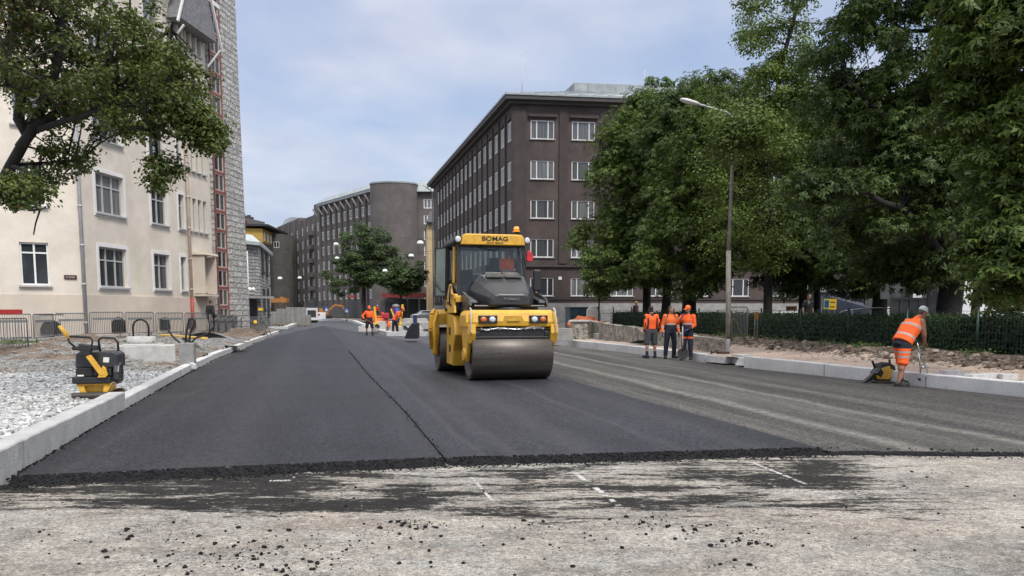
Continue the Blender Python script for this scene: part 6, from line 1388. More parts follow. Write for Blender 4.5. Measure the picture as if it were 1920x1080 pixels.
person('worker in orange vest and shorts with a pale cap, bending over a metal tool', (gv.x - .06, gv.y, -.012), R(108), JV,
       dict(skin=m_tan, legs=([m_or, m_navy, m_refl], 'short', short_pick, 1.18), boot_h=.10, fat=1.2, top=([m_or, m_refl], 'none', vest_pick, -.02, 1.30), topname='vest', cap=m_capw, hair=m_hairbr), 1.03)
# group of three by the kerb
g1 = G(1220, 671)
person('worker seen from behind in orange jacket and grey shorts, left of the chatting three', (g1.x, g1.y, -.008), R(196), stand(.13, elL=(.24, .06, 1.14), wrL=(.24, -.04, .92), elR=(-.27, .04, 1.14), wrR=(-.30, -.05, .90), face=(-.35, -1, 0)),
       dict(legs=([m_greyc], 'short', None, 1.14), boot=m_navy, boot_h=.16, top=([m_or, m_navy], 'long', jk_back, .02, 1.0), hair=m_hairb), 1.0)
g2 = G(1256, 671.5)
person('bareheaded worker in orange and navy jacket and navy trousers between the two others', (g2.x, g2.y, -.008), R(8), stand(.13, elR=(-.26, .05, 1.13), wrR=(-.29, -.02, .88), elL=(.26, .05, 1.13), wrL=(.29, -.02, .88), face=(.45, -1, .05)),
       dict(legs=([m_navy], 'long', None, 1.05), boot_h=.08, top=([m_or2, m_navy, m_refl], 'long', jk_twotone, .0, 1.02), glove=m_glove, hair=m_hairbr), 1.0)
g3 = G(1288, 674)
person('bearded worker in an orange cap scratching his chin and leaning on a shovel', (g3.x, g3.y, -.008), R(-32), stand(.10, elR=(-.30, -.12, 1.22), wrR=(-.12, -.22, 1.42), hdR=(.4, -.1, .9), elL=(.24, -.02, 1.14), wrL=(.10, -.22, 1.0), hdL=(-.6, -.7, -.1), pnL=(0, 0, -1), face=(-.3, -1, 0), curl=1.0),
       dict(legs=([m_navy, m_or], 'long', lambda c: 1 if .70 < c.z < .76 else 0, 1.05), boot_h=.08, top=([m_or, m_navy, m_refl], 'long', jk_full, -.02, 1.05), glove=m_gloveb, cap=m_capo, hair=m_hairb, beard=1), 1.0)
# two men at the far kerb
g4 = G(693, 628.5)
person('worker in orange shirt, cap and black shorts holding a long shovel across his body', (g4.x, g4.y, -.016), R(12), stand(.15, elR=(-.40, .02, 1.20), wrR=(-.34, -.18, 1.02), elL=(.26, -.05, 1.10), wrL=(.14, -.24, .88), face=(.35, -1, -.25), curl=1.0),
       dict(skin=m_tan, legs=([m_black], 'short', None, 1.1), boot_h=.14, top=([m_or, m_black], 'long', lambda c, up, j, r: 1 if (c - j['pelvis']).dot(up) < .14 and abs(c.x) < .2 else 0, -.02, 1.05), cap=m_capo, glove=m_glove, beard=1), 1.05)
g5 = G(742, 628.5)
JB = dict(JV); JB.update(legs=None); JB.pop('legs'); JB.update(hipL=(.09, .06, .89), face=(0, -1, -.5), anL=(.13, -.06, .085), anR=(-.12, .12, .085))
person('worker in orange tee shirt and long black trousers stooping to the right with a shovel', (g5.x, g5.y, -.016), R(78), JB,
       dict(skin=m_tan, legs=([m_black], 'long', None, 1.05), top=([m_or], 'short', None, -.03, 1.05), topname='shirt', cap=m_capo, hair=m_hairbr), 1.07)
# passers-by beyond the barriers and the hedge
pb = P(396, 600, 38.6); person('person in a black jacket walking behind the barriers by the tower', (pb.x, pb.y, .36), R(150), stand(.1), dict(legs=([m_black], 'long', None, 1.), top=([m_black], 'long', None, -.05, 1.05), hair=m_hairbr), 1.0)
pb = P(1515, 600, 33.5); person('person in a black shirt among the tree trunks behind the hedge', (pb.x, pb.y, .55), R(20), stand(.1), dict(legs=([m_greyc], 'long', None, 1.), top=([m_black], 'short', None, -.05, 1.0), topname='shirt', hair=m_hairbr), 1.0)
pb = P(1192, 600, 56); person('person in a yellow helmet behind the fence near the brown block', (pb.x, pb.y, .45), R(40), stand(.1), dict(legs=([m_navy], 'long', None, 1.), top=([M('brown jacket', (.09, .05, .04), .8)], 'long', None, -.05, 1.0), cap=M('yellow helmet', (.75, .5, .05), .4)), 1.0)
pb = P(708, 600, 118); person('distant worker in a red jacket near the blue crossing signs', (pb.x, pb.y, .5), R(20), stand(.1), dict(legs=([m_black], 'long', None, 1.), top=([M('red jacket', (.55, .03, .02), .8)], 'long', None, -.05, 1.0), cap=m_capw), 1.0)
# driver in the cab
JS = dict(pelvis=(0, .0, .10), chest=(0, -.02, .45), neck=(.02, -.03, .64), head=(.03, -.05, .78), shL=(.19, -.02, .56), shR=(-.19, -.02, .56), elL=(.26, -.08, .30), elR=(-.26, -.10, .30), wrL=(.16, -.32, .30), wrR=(-.2, -.32, .30), hipL=(.1, -.03, .08), hipR=(-.1, -.03, .08), knL=(.13, -.42, .10), knR=(-.13, -.42, .10), anL=(.13, -.46, -.26), anR=(-.13, -.46, -.26), face=(-.75, -.6, -.1))
_rm = Matrix.Rotation(R(14.04), 4, 'Z'); dp = Vector(RL.location) + _rm @ Vector((XC + .50, .08, 2.34))
person('roller driver in an orange vest seated in the cab, looking aside', dp, R(14.04) + R(-8), JS, dict(skin=m_tan, legs=([m_navy], 'long', None, 1.), top=([m_or, m_refl, m_navy], 'long', lambda c, up, j, r: 2 if abs(c.x) > .2 else (1 if .18 < (c - j['pelvis']).dot(up) < .23 else 0), .0, 1.02), hair=m_hairb), .96)
# ------------------------------------------------------------------ tools and machines of the site
m_wood = M('tool handle wood', (.36, .25, .14), .6, var=.15); m_blade = M('dirty shovel steel', (.035, .032, .03), .5, var=.4, metal=.4)
def shovel(a, b, mat, label, blade=.30, bw=.26):
    """handle from a (grip) to b (socket), blade beyond b"""
    a, b = Vector(a), Vector(b); d = (b - a).normalized(); t = empty('shovel', a, label, 'shovel'); mb = MB(); mb.tube([(0, 0, 0), b - a], .017); mb.build('handle', mat, t)
    q = d.cross(Vector((0, -1, .2))).normalized(); n = q.cross(d); mb = MB(); o = b - a; prof = [(-.04, .03), (.0, .6), (.08, 1.), (.6, 1.), (.85, .8), (1., .45)]
    r1 = [[o + d * blade * s + q * bw / 2 * w_ * u + n * (.025 * u * u) for u in np.linspace(-1, 1, 9)] for s, w_ in prof]
    v = [p for r in r1 for p in r] + [p + n * .006 for r in r1 for p in r]; k = 9; m_ = len(prof) * k
    fs = [(i*k+j, i*k+j+1, (i+1)*k+j+1, (i+1)*k+j) for i in range(len(prof)-1) for j in range(k-1)]; mb.add(v, fs + [tuple(m_ + x for x in f[::-1]) for f in fs]); mb.tube([o - d * .12, o + d * .08], [.02, .022]); mb.build('blade', m_blade, t); return t
shovel(P(1280, 612, g3.y - .30), P(1280, 655, g3.y - .42), m_pipe, 'upright shovel with a black blade leaned on by the bearded worker', .33, .34)
shovel(P(682, 596, g4.y - .38), P(704, 610, g4.y - .42), M('red handle', (.42, .09, .05), .6), 'long red handled shovel held by the worker in black shorts', .30, .26)
shovel(P(746, 606, g5.y - .1), P(757, 613.5, g5.y - .1), m_darkmetal, 'black shovel held low by the stooping worker', .3, .26)
# lever tool of the bending man: two bright legs, cross bar and foot
t = empty('kerb_lifter', (0, 0, 0), 'bright two legged steel lifting tool held by the worker in the vest', 'tool'); mb = MB(); Y0 = gv.y - .06
pa, pb_, pc, pd = P(1719, 641, Y0), P(1723, 655, Y0), P(1726, 709, Y0 + .02), P(1739, 706, Y0 + .04)
mb.tube([pa, pb_, P(1726, 668, Y0), P(1737, 690, Y0), pd], .020); mb.tube([pb_ + Vector((-.02, 0, 0)), P(1724, 675, Y0 - .05), P(1726, 690, Y0 - .05), pc], .018); mb.tube([P(1725, 690, Y0), P(1738, 690, Y0)], .02); mb.ball(P(1730, 689, Y0), .045); mb.build('frame', m_chrome, t)
mb = MB(); mb.bar(P(1722, 711.5, Y0), P(1742, 707, Y0), .10, .05); mb.build('foot', m_darkmetal, t); mb = MB(); mb.tube([P(1713, 642, Y0 - .1), P(1726, 641, Y0 + .1)], .018); mb.build('handle', m_rub, t)

# hand-held rammer / cut-off machine on the old asphalt
g = G(1652, 716); t = empty('disc_cutter', (g.x, g.y, -.012), 'yellow and black hand-held cutting machine lying on the asphalt by the kerb', 'power tool', rz=R(15)); s_ = 1
mb = MB(); mb.prism([(-.16, .08), (-.20, .20), (-.10, .36), (.10, .40), (.22, .32), (.24, .16), (.10, .06)], -.13, .13, 'xz'); mb.build('motor_housing', m_yel, t, bevel=.04, seg=3)
mb = MB(); mb.prism([(-.14, .30), (-.10, .42), (.10, .46), (.26, .38), (.27, .28), (.10, .37)], -.12, .12, 'xz'); mb.prism([(-.24, .22), (-.14, .34), (-.05, .24), (-.12, .12)], -.14, .1, 'xz'); mb.box((.18, -.135, .34), (.12, .02, .05)); mb.build('cover', m_blk, t, bevel=.03, seg=3)
mb = MB(); mb.tube([(-.20, -.02, .34), (-.25, -.02, .44), (-.28, -.02, .50)], .026); mb.tube([(.20, 0, .38), (.32, 0, .36), (.38, 0, .26), (.30, 0, .22), (.22, 0, .24)], .02); mb.tube([(.22, 0, .38), (.20, 0, .52)], .025); mb.build('handle', m_rub, t)
mb = MB(); mb.prism([(-.12, .20), (-.24, .22), (-.42, .08), (-.54, .005), (-.50, .0), (-.3, .04), (-.14, .10)], -.05, .05, 'xz'); mb.build('blade_guard', m_blk, t, bevel=.012)
mb = MB(); mb.cyl((.02, -.02, .012), (.02, -.02, .032), .24, .24, n=28); mb.box((.02, 0, .055), (.26, .2, .06)); mb.build('base_plate', m_steel, t, bevel=.008)

# yellow and black reversible plate compactor on the gravel
PCo = Vector(P(186, 742, 14.0)); t = empty('plate_compactor', (PCo.x, PCo.y, .06), 'yellow and black vibrating plate compactor with a raised guide handle on white gravel', 'plate compactor', rz=R(14)); t.scale = (.94, .80, .76)
mb = MB(); sec = [(-.50, .0), (-.56, .06), (-.50, .12), (-.40, .05), (.40, .05), (.50, .12), (.56, .06), (.50, .0)]
mb.prism([(-.42, .16), (-.48, .08), (-.44, .0), (.44, .0), (.48, .08), (.42, .16), (.38, .06), (-.38, .06)], -.38, .38, 'yz'); pz = mb.build('base_plate', m_steel, t, bevel=.02)
mb = MB(); mb.box((0, 0, .22), (.52, .55, .16)); mb.prism([(-.30, .32), (-.22, .10), (-.14, .10), (-.17, .32)], -.38, -.30, 'xz'); mb.prism([(.30, .32), (.22, .10), (.14, .10), (.17, .32)], -.38, -.30, 'xz'); mb.box((0, -.3, .325), (.62, .14, .05)); mb.build('frame', m_yel, t, bevel=.015)
mb = MB(); mb.prism([(-.40, .34), (-.42, .46), (-.37, .62), (-.2, .70), (.3, .70), (.42, .56), (.42, .34)], -.34, .36, 'yz') if False else None
mb.prism([(-.37, .35), (.30, .35), (.30, .52), (-.37, .52)], -.42, .40, 'xz'); mb.box((0, -.43, .435), (.62, .06, .16)); lb_ = mb.build('lower_cover', m_blk, t, bevel=.04, seg=3)
mb = MB(); mb.box((-.13, -.36, .62), (.26, .16, .20)); mb.box((.13, -.36, .63), (.26, .14, .2)); mb.box((.0, .0, .60), (.62, .7, .2)); mb.build('engine', m_rub, t, bevel=.02)
mb = MB()
for i in range(5): mb.box((.06 + .06 * i, -.44, .62), (.03, .02, .14))
for i in range(3): mb.box((.18, -.445, .57 + .05 * i), (.28, .02, .012))
mb.build('engine_fins', m_darkmetal, t)
mb = MB(); mb.prism([(-.33, .70), (.43, .70), (.43, 1.02), (.36, 1.10), (-.25, 1.10), (-.31, 1.04)], -.30, .38, 'xz'); hd_ = mb.build('bonnet', m_hood, t, bevel=.04, seg=3)
mb = MB(); mb.box((.22, -.305, .90), (.10, .012, .12), ry=R(5)); mb.build('sticker', m_white, hd_); mb = MB(); mb.box((-.20, -.466, .55), (.11, .012, .035)); mb.build('sticker', m_white, lb_)
mb = MB(); poly = [(.36 + .17 * math.cos(a), .60 + .27 * math.sin(a)) for a in np.linspace(0, 2*math.pi, 20, endpoint=False)]
mb.prism([(-.40, .45), (-.34, .36), (-.20, .33), (-.05, .40), (.02, .60), (-.02, .76), (-.16, .84), (-.32, .78), (-.40, .62)], .34, .46, 'yz'); sg = mb.build('belt_guard', m_hood, t, bevel=.03, seg=3)
mb = MB()
for i in range(4): mb.box((.464, -.20, .50 + .075 * i), (.014, .16 - .012 * i, .022), rx=R(-20))
for i in range(6): a = i * 1.05; mb.cyl((.455, -.2 + .16 * math.cos(a), .58 + .2 * math.sin(a)), (.47, -.2 + .16 * math.cos(a), .58 + .2 * math.sin(a)), .014, n=8)
mb.build('guard_slots', m_black, sg)
mb = MB(); mb.bar((.18, -.46, .56), (-.04, -.50, 1.02), .16, .10); mb.prism([(.10, .50), (.24, .50), (.28, .56), (.25, .72), (.20, .78), (.14, .62)], -.53, -.47, 'xz'); dh = mb.build('drawbar', m_yel, t, bevel=.012)
mb = MB(); mb.box((-.20, -.50, 1.08), (.18, .14, .14)); mb.box((-.20, -.50, 1.20), (.24, .16, .16), ry=R(10)); mb.box((-.36, -.5, 1.19), (.14, .12, .09)); mb.box((-.04, -.5, 1.20), (.12, .12, .12)); mb.build('control_head', m_blk, dh, bevel=.03, seg=3, loc=(.12, 0, 0))
mb = MB(); mb.tube([(-.38, -.52, 1.20), (-.54, -.58, 1.34), (-.56, -.60, 1.44), (-.46, -.60, 1.47), (.06, -.58, 1.44), (.12, -.58, 1.37), (.08, -.55, 1.26), (.0, -.52, 1.20)], .026, n=10); mb.build('guide_bar', m_rub, dh, loc=(-.01, 0, 0)).scale = (.60, 1, 1)
mb = MB(); mb.tube([(-.55, -.60, 1.43), (-.62, -.62, 1.58), (-.69, -.64, 1.72)], [.034, .042, .036], n=10); mb.build('travel_lever', m_yel, dh, loc=(.22, 0, 0))
mb = MB(); mb.tube([(.08, -.1, 1.08), (.06, -.1, 1.36), (.12, -.1, 1.42), (.34, -.1, 1.40), (.40, -.1, 1.30), (.40, -.1, 1.1)], .022); mb.build('lifting_eye', m_rub, t)

# crowd barriers along the cream building
m_galv = M('galvanised tube', (.19, .19, .19), .45, var=.15, metal=.5); m_band = M('grey board', (.16, .165, .17), .6, var=.12); m_stripe = M('red reflective board', (.40, .035, .03), .5)
def barrier_root(label):
    t = empty('crowd_barrier', (0, 0, 0), label, 'barrier', group='steel crowd barriers along the pavement'); mb = MB(); W_, Hh, r = 2.2, 1.02, .07
    fr = [(-W_/2, 0, .16), (-W_/2, 0, Hh - r), (-W_/2 + r * .3, 0, Hh - r * .3), (-W_/2 + r, 0, Hh), (W_/2 - r, 0, Hh), (W_/2 - r * .3, 0, Hh - r * .3), (W_/2, 0, Hh - r), (W_/2, 0, .16)]
    mb.tube(fr, .021, n=8); mb.tube([(-W_/2, 0, .17), (W_/2, 0, .17)], .019, n=8); mb.build('frame', m_galv, t); mb = MB()
    for i in range(1, 19): x = -W_/2 + W_ * i / 19; mb.bar((x, 0, .17), (x, 0, Hh), .017, .017)
    mb.build('bars', m_galv, t); mb = MB(); mb.box((0, -.018, .76), (1.85, .012, .085)); mb.build('name_board', m_band, t)
    for sx in (-1, 1): mb = MB(); mb.bar((sx * .85, -.28, .03), (sx * .85, .28, .03), .05, .03); mb.bar((sx * .85, 0, .03), (sx * .85, 0, .17), .04, .04); mb.build('foot', m_galv, t)
    return t
proto = None
bars = [(-19.2, 28.4, -.5, 12), (-17.25, 27.6, .05, -8), (-16.0, 29.0, .25, 62, ), ]
BL = [((-30, 575), (50, 573), 27.6, 'steel barrier at the left edge of the picture, behind the red striped one'), ((75, 600), (104, 600), 27.9, 'short angled steel barrier half across the leftmost cellar arch'), ((102, 600), (164, 600), 28.9, 'steel barrier left of the grey downpipe'), ((168, 600), (232, 600), 29.9, 'steel barrier just right of the grey downpipe'), ((234, 600), (289, 600), 31.2, 'steel barrier before the second cellar arch'), ((290, 600), (344, 600), 32.6, 'steel barrier before the third cellar arch with a cable rising in front'), ((346, 600), (389, 600), 34.4, 'steel barrier in front of the red pipe boot')]
def place_barrier(p0, p1, zg, lab):
    global proto
    if proto is None: proto = barrier_root(lab); o = proto
    else: o = copy_tree(proto); o['label'] = lab
    m_ = (p0 + p1) / 2; d = p1 - p0; o.location = (m_.x, m_.y, zg); o.rotation_euler.z = math.atan2(d.y, d.x); o.scale = (d.length / 2.2, 1, 1); return o
fl_ = [(-30, 27.2), (60, 28.2), (102, 29.4), (166, 30.4), (233, 31.6), (290, 33.0), (345, 34.6), (390, 36.6)]
for (x0, Y0_), (x1, Y1_), b in zip(fl_, fl_[1:], BL):
    a, c = P(x0 + 2, 600, Y0_), P(x1 - 2, 600, Y1_); a.z = c.z = 0; place_barrier(a, c, zl((a.x + c.x) / 2, (a.y + c.y) / 2) + .02, b[3])
a, c = P(-60, 600, 21.5), P(50, 600, 23.4); a.z = c.z = 0; o = place_barrier(a, c, .36, 'nearest steel barrier carrying a red and white board at the left edge'); nb = [q for q in bpy.data.objects if q.parent == o and q.name.startswith('name_board')][0]
nb.data = nb.data.copy(); nb.data.materials.clear(); nb.data.materials.append(m_stripe); nb.scale = (1, 1, 1.6)
labs = ['steel barrier beside the walking person in black', 'steel barrier beneath the lower tower windows, second past the person', 'steel barrier at the foot of the rubble tower', 'steel barrier before the tower edge, with an orange marker', 'steel barrier under the globe lamps', 'steel barrier beside the yellow handled tripod', 'last steel barrier before the side street']
xs_ = [393, 410, 424, 438, 452, 468, 484, 500]
for i, l_ in enumerate(labs):
    a, c = P(xs_[i], 600, 37.5 + 2.0 * i), P(xs_[i+1] - 1, 600, 38.0 + 2.2 * (i + 1)); a.z = c.z = 0; place_barrier(a, c, max(.1, .36 - .045 * i), l_)
# block, manhole rings, post with cables
def set_on(o, x, y): pass
t = P(275, 655, 22.8); mb = MB(); mb.box((0, 0, .26), (1.55, .9, .5)); mb.box((-.1, .05, .525), (1.1, .5, .03)); tag(mb.build('concrete_block', m_conc, bevel=.03, loc=(t.x, t.y, .08), rz=R(24)), 'large pale concrete foundation block on brown soil behind the compactor', 'concrete block')
t = P(265, 640, 28.0); mb = MB(); n = 20
mb.cyl((0, 0, 0), (0, 0, .42), .48, n=24); mr_ = mb.build('manhole_ring', m_conc, loc=(t.x, t.y, .25)); tag(mr_, 'round concrete chamber with a black cable loop on top', 'manhole ring'); mb = MB(); mb.tube([(-.28, 0, .4)] + [(-.28 * math.cos(a), 0, .75 + .28 * math.sin(a)) for a in np.linspace(0, math.pi, 9)] + [(.28, 0, .4)], .035); mb.build('cable_loop', m_rub, mr_)
t = P(352, 668, 21.0); mb = MB(); mb.prism([(-.19, 0), (.19, 0), (.19, .66), (-.19, .66)], -.16, .16, 'xz'); ps = mb.build('concrete_post', M('dull concrete', (.21, .21, .20), .9, vs=4, col2=(.31, .305, .29), bump=.4, bs=50), bevel=.02, loc=(t.x, t.y, .08), rz=R(12)); tag(ps, 'square hollow concrete post at the kerb with black cables rising from it', 'concrete post')
k = 19.2 / F; base_ = Vector((0, 0, .9))
def cab(name, pts):
    o = Vector((t.x, t.y, .7)); pp = [P(x, y, t.y + dy) - o for x, y, dy in pts]; mb = MB(); mb.tube(pl(pp, 14), .024, n=6); return mb
def curve(p):   # smooth through points
    res = []
    for i in range(len(p) - 1):
        a, b = Vector(p[i]), Vector(p[i+1]); m0 = (Vector(p[i+1]) - Vector(p[max(0, i-1)])) / 2; m1 = (Vector(p[min(len(p)-1, i+2)]) - Vector(p[i])) / 2
        for s in np.linspace(0, 1, 7)[:-1]:
            h = s*s*(3-2*s); res.append(a*(2*s**3-3*s*s+1) + m0*(s**3-2*s*s+s) + b*(-2*s**3+3*s*s) + m1*(s**3-s*s))
    return res + [Vector(p[-1])]
for lab_, pts in (('black cable curving left out of the concrete post up towards the barriers', [(344, 648, 0), (325, 632, .1), (311, 612, .2), (302, 598, .2)]), ('tall black cable arching over from the concrete post', [(347, 648, 0), (350, 622, .0), (354, 601, .05), (361, 598, .1), (364, 608, .1), (357, 624, .1), (355, 645, .1)]), ('black cable sweeping right out of the concrete post over the grey ramp', [(355, 648, 0), (367, 634, 0), (382, 629, .1), (394, 622, .2), (399, 614, .2)])):
    o0 = P(*pts[0][:2], t.y); mb = MB(); mb.tube([p - o0 for p in curve([P(x, y, t.y + dy) for x, y, dy in pts])], .026, n=7); tag(mb.build('cable', m_rub, loc=o0), lab_, 'cable')
t = P(360, 688, 20.6); mb = MB(); mb.prism([(-.15, 0), (.12, 0), (.10, .12), (-.02, .17)], -.08, .08, 'xz'); tag(mb.build('stone_offcut', m_granite2, bevel=.01, loc=(t.x, t.y, .06)), 'white stone offcut leaning at the foot of the concrete post', 'stone offcut')
t0 = P(303, 628, 30); t1 = P(384, 634, 27); mb = MB(); mb.bar((0, 0, 0), t1 - t0, .22, .06); tag(mb.build('board', M('yellow board', (.62, .40, .10), .7, var=.15), loc=t0), 'long yellow board lying across the stony slope', 'board')
# grey sheet ramp and grass tuft
a = P(385, 633, 29.5); mb = MB(); rings = []
for u in np.linspace(0, 1, 9): rings.append([(u * 2.4 - 1.2 + .1 * math.sin(v * 5), v * 1.6, .12 + .55 * math.sin(u * 2.6 + .3) * (1 - .5 * v)) for v in np.linspace(0, 1, 7)])
mb.loft(rings, caps=False, close=False); o = mb.build('tarpaulin', M('grey sheet', (.17, .17, .18), .7, var=.12, vs=2), loc=(a.x, a.y, .12)); tag(o, 'grey sheet spread over a heap of soil in front of the red pipe boot', 'sheet'); sd_ = o.modifiers.new('s', 'SOLIDIFY'); sd_.thickness = .01
rs = np.random.RandomState(8); n = 5200; x = rs.uniform(-18.2, -13.6, n); y = 27.4 + (x + 18.2) * .22 + rs.normal(0, .28, n); zz = np.array([zl(a, b) for a, b in zip(x, y)]); C = np.stack([x, y, zz], 1)
me = leaves_mesh('grass', C, np.tile([[0., -1., .2]], (n, 1)), .16, 'leaf', rs, [m_grass]); o = bpy.data.objects.new('grass', me); COL.objects.link(o); o['kind'] = 'stuff'
# gravel and rubble lying on the verges
def stones(name, pts, mats, seed, flat=.65):
    rgx = random.Random(seed); mb = MB()
    for p, r in pts: mb.ball(p, (r * rgx.uniform(.7, 1.4), r * rgx.uniform(.7, 1.2), r * flat * rgx.uniform(.7, 1.2)), n=6, k=4, jit=.3, rng=rgx, rot=Matrix.Rotation(rgx.uniform(0, 6.3), 3, 'Z'), m=rgx.randrange(len(mats)))
    o = mb.build(name, mats); o['kind'] = 'stuff'; return o
m_s1 = M('white stone', (.50, .505, .50), .9, var=.3, vs=6, bump=.4, bs=20); m_s2 = M('grey stone', (.24, .235, .22), .9, var=.3, vs=6, bump=.4, bs=20); m_s3 = M('brown stone', (.20, .155, .12), .9, var=.35, vs=6, bump=.4, bs=20); m_s4 = M('dusty stone', (.36, .30, .25), .95, var=.3, vs=5, bump=.5, bs=16)
m_s5 = M('clod of earth', (.085, .062, .045), .95, var=.4, vs=5, bump=.6, bs=16)
rgx = random.Random(4); pts = []
while len(pts) < 5200:
    x, y = rgx.uniform(-14, -4.8), 6 + 13.6 * rgx.random() ** 1.3; d = left_dist((x, y))
    if d > .3 and x > -.68 * y - .5: pts.append(((x, y, zl(x, y) + .004), rgx.uniform(.014, .042)))
stones('gravel', pts, [m_s1, m_s1, m_s2], 1)
pts = []
while len(pts) < 2600:
    x, y = rgx.uniform(-19, -7), rgx.uniform(19.2, 30)
    if left_dist((x, y)) > .3: pts.append(((x, y, zl(x, y) + .006), min(.075, .014 * (1 - rgx.random()) ** -.55)))
stones('rubble', pts, [m_s2, m_s2, m_s3, m_s2], 2)
pts = []
while len(pts) < 2600:
    y = 13 + 24 * rgx.random() ** 1.2; e = abs(rgx.gauss(.95, .30)); x = fence_x(y) - e
    if e < 1.9: r = min(.13, .016 * (1 - rgx.random()) ** -.55); pts.append(((x, y, zr(x, y) + r * .1), r))
stones('rubble', pts, [m_s4, m_s3, m_s3, m_s5], 3, .7)
pts = []
for _ in range(700):
    y = rgx.uniform(13, 36); x = fence_x(y) - rgx.uniform(.5, 3.2)
    if right_dist((x, y)) > .4: pts.append(((x, y, zr(x, y) + .004), .008 + abs(rgx.gauss(0, .016))))
stones('rubble', pts, [m_s4, m_s2], 5)
# low weeds along the bank
n = 3500; y = rs.uniform(14, 36, n); x = 12.55 - .222 * (y - 20.8) - rs.normal(.15, .28, n); zz = np.array([zr(a, b) for a, b in zip(x, y)]) + np.abs(rs.normal(0, .06, n))
keepw = np.array([mnoise.noise((b * .9, 3, 0)) for b in y]) > .05
me = leaves_mesh('weeds', np.stack([x, y, zz], 1)[keepw], np.tile([[0., -.5, .6]], (keepw.sum(), 1)), .10, 'leaf', rs, [lf_dk]); o = bpy.data.objects.new('weeds', me); COL.objects.link(o); o['kind'] = 'stuff'
# low limestone wall and pillar on the right
m_lime = M('old limestone wall', (.13, .115, .09), .95, vs=3.2, col2=(.38, .355, .30), bump=1., bs=7, dist=.10, fine=.3, detail=8)
a, b = P(1103, 632, 39.5), P(1352, 665, 25.6); a.z = b.z = .1; dW = (b - a).normalized(); LW = (b - a).length; mb = MB(); n = 44; rgx = random.Random(2); rings = []
for i in range(n + 1):
    u = LW * i / n; h0 = .98 - .42 * i / n + rgx.uniform(-.05, .03) - (.12 if .5 < i / n < .56 else 0); q = rgx.uniform(-.03, .03); s = Vector((-dW.y, dW.x, 0)) * -1
    c_ = dW * u; rings.append([c_ - s * (.2 + q) , c_ - s * (.18 + q) + Vector((0, 0, h0 * .55)), c_ - s * (.16 + q) + Vector((0, 0, h0 - .08)), c_ - s * .2 + Vector((0, 0, h0)), c_ + s * .2 + Vector((0, 0, h0)), c_ + s * .2])
mb.loft(rings, smooth=False); tag(mb.build('stone_wall', m_lime, loc=a), 'low crumbling limestone wall behind the three workers', 'wall')
a = P(1087, 640, 38.0); mb = MB(); mb.box((0, 0, .42), (.85, .8, .84)); mb.box((.0, 0, .88), (1.0, .95, .09), m=1); mb.box((-.1, -.1, .02), (1.1, 1.0, .3)); tag(mb.build('gate_pillar', [m_lime, m_conc], bevel=.02, loc=(a.x, a.y, .2), rz=R(-10)), 'stump of a limestone gate pillar with a flat cap stone', 'pillar')
# steps and slabs near it
for x, y, Y, dim, lab_ in ((1052, 652, 35.5, (1.0, .5, .5), 'grey stone block lying by the kerb next to the roller'), (1048, 628, 41, (1.9, 1.2, .25), 'pile of flat grey slabs behind the roller'), (1132, 640, 37.2, (.9, .5, .3), 'flat stone slab lying between pillar and wall')):
    q = P(x, y, Y); mb = MB(); mb.box((0, 0, dim[2]/2), dim); mb.box((.1, .1, dim[2] + .04), (dim[0] * .7, dim[1] * .8, .07), rz=.2); tag(mb.build('stone_slab', m_stone, bevel=.02, loc=(q.x, q.y, .2), rz=R(12)), lab_, 'stone slab')
# white board leaning, orange heap
q = P(1098, 622, 47); mb = MB(); mb.ball((0, 0, .3), (1.1, .8, .5), n=12, k=8, jit=.25, rng=random.Random(1)); tag(mb.build('net_heap', M('orange netting', (.50, .14, .05), .8, var=.4, vs=6), loc=(q.x, q.y, .4)), 'heap of orange netting by the green container', 'netting')
q = P(1110, 612, 48.5); mb = MB(); pts = [(-.35, 0), (.55, 0), (.55, .9), (.2, 1.45), (-.1, 1.5), (-.35, 1.2)]; mb.prism(pts, -.2, .2, 'xz'); tag(mb.build('cable_drum', m_conc, bevel=.05, loc=(q.x, q.y, .4)), 'pale rounded concrete piece standing by the fence end', 'concrete piece')
q = P(1090, 612, 52); mb = MB(); mb.box((0, 0, .75), (1.9, 1.5, 1.3)); mb.box((0, 0, 1.45), (2.0, 1.6, .1)); 
for i in range(4): mb.box((-.8 + .53 * i, -.77, .75), (.1, .06, 1.2))
tag(mb.build('skip_container', M('blue green steel', (.03, .06, .075), .6, var=.25), loc=(q.x, q.y, .3), rz=R(8)), 'dark blue green container standing before the stone plinth', 'container')
# sand pile tools: shovel blade, helmet, post, hose
q = P(1196, 640, 31.6); mb = MB(); mb.prism([(-.35, 0), (.2, -.03), (.4, .18), (-.12, .22)], -.02, .02, 'xz'); o = mb.build('steel_plate', m_blade, loc=(q.x, q.y, .28)); o.rotation_euler = (R(60), 0, R(20)); tag(o, 'dirty steel plate lying on the sand behind the worker in shorts', 'plate')
q = P(1362, 650, 26.0); mb = MB(); mb.cyl((0, 0, 0), (0, 0, .42), .13, .12, n=16); tag(mb.build('stone_bollard', m_granite2, bevel=.01, loc=(q.x, q.y, .22)), 'short round stone stump at the foot of the lamp post', 'bollard')
q = P(1334, 659, 23.4); mb = MB(); mb.bar((-.12, 0, .02), (.10, 0, .12), .12, .03); mb.box((.25, 0, .04), (.34, .2, .06)); mb.tube([(-.1, 0, .02), (-.1, 0, .14)], .02); tag(mb.build('steel_clamp', M('rusty steel', (.07, .03, .02), .7, var=.4), loc=(q.x + .1, q.y, .29)), 'rusty steel clamps lying on the kerb blocks', 'clamp')
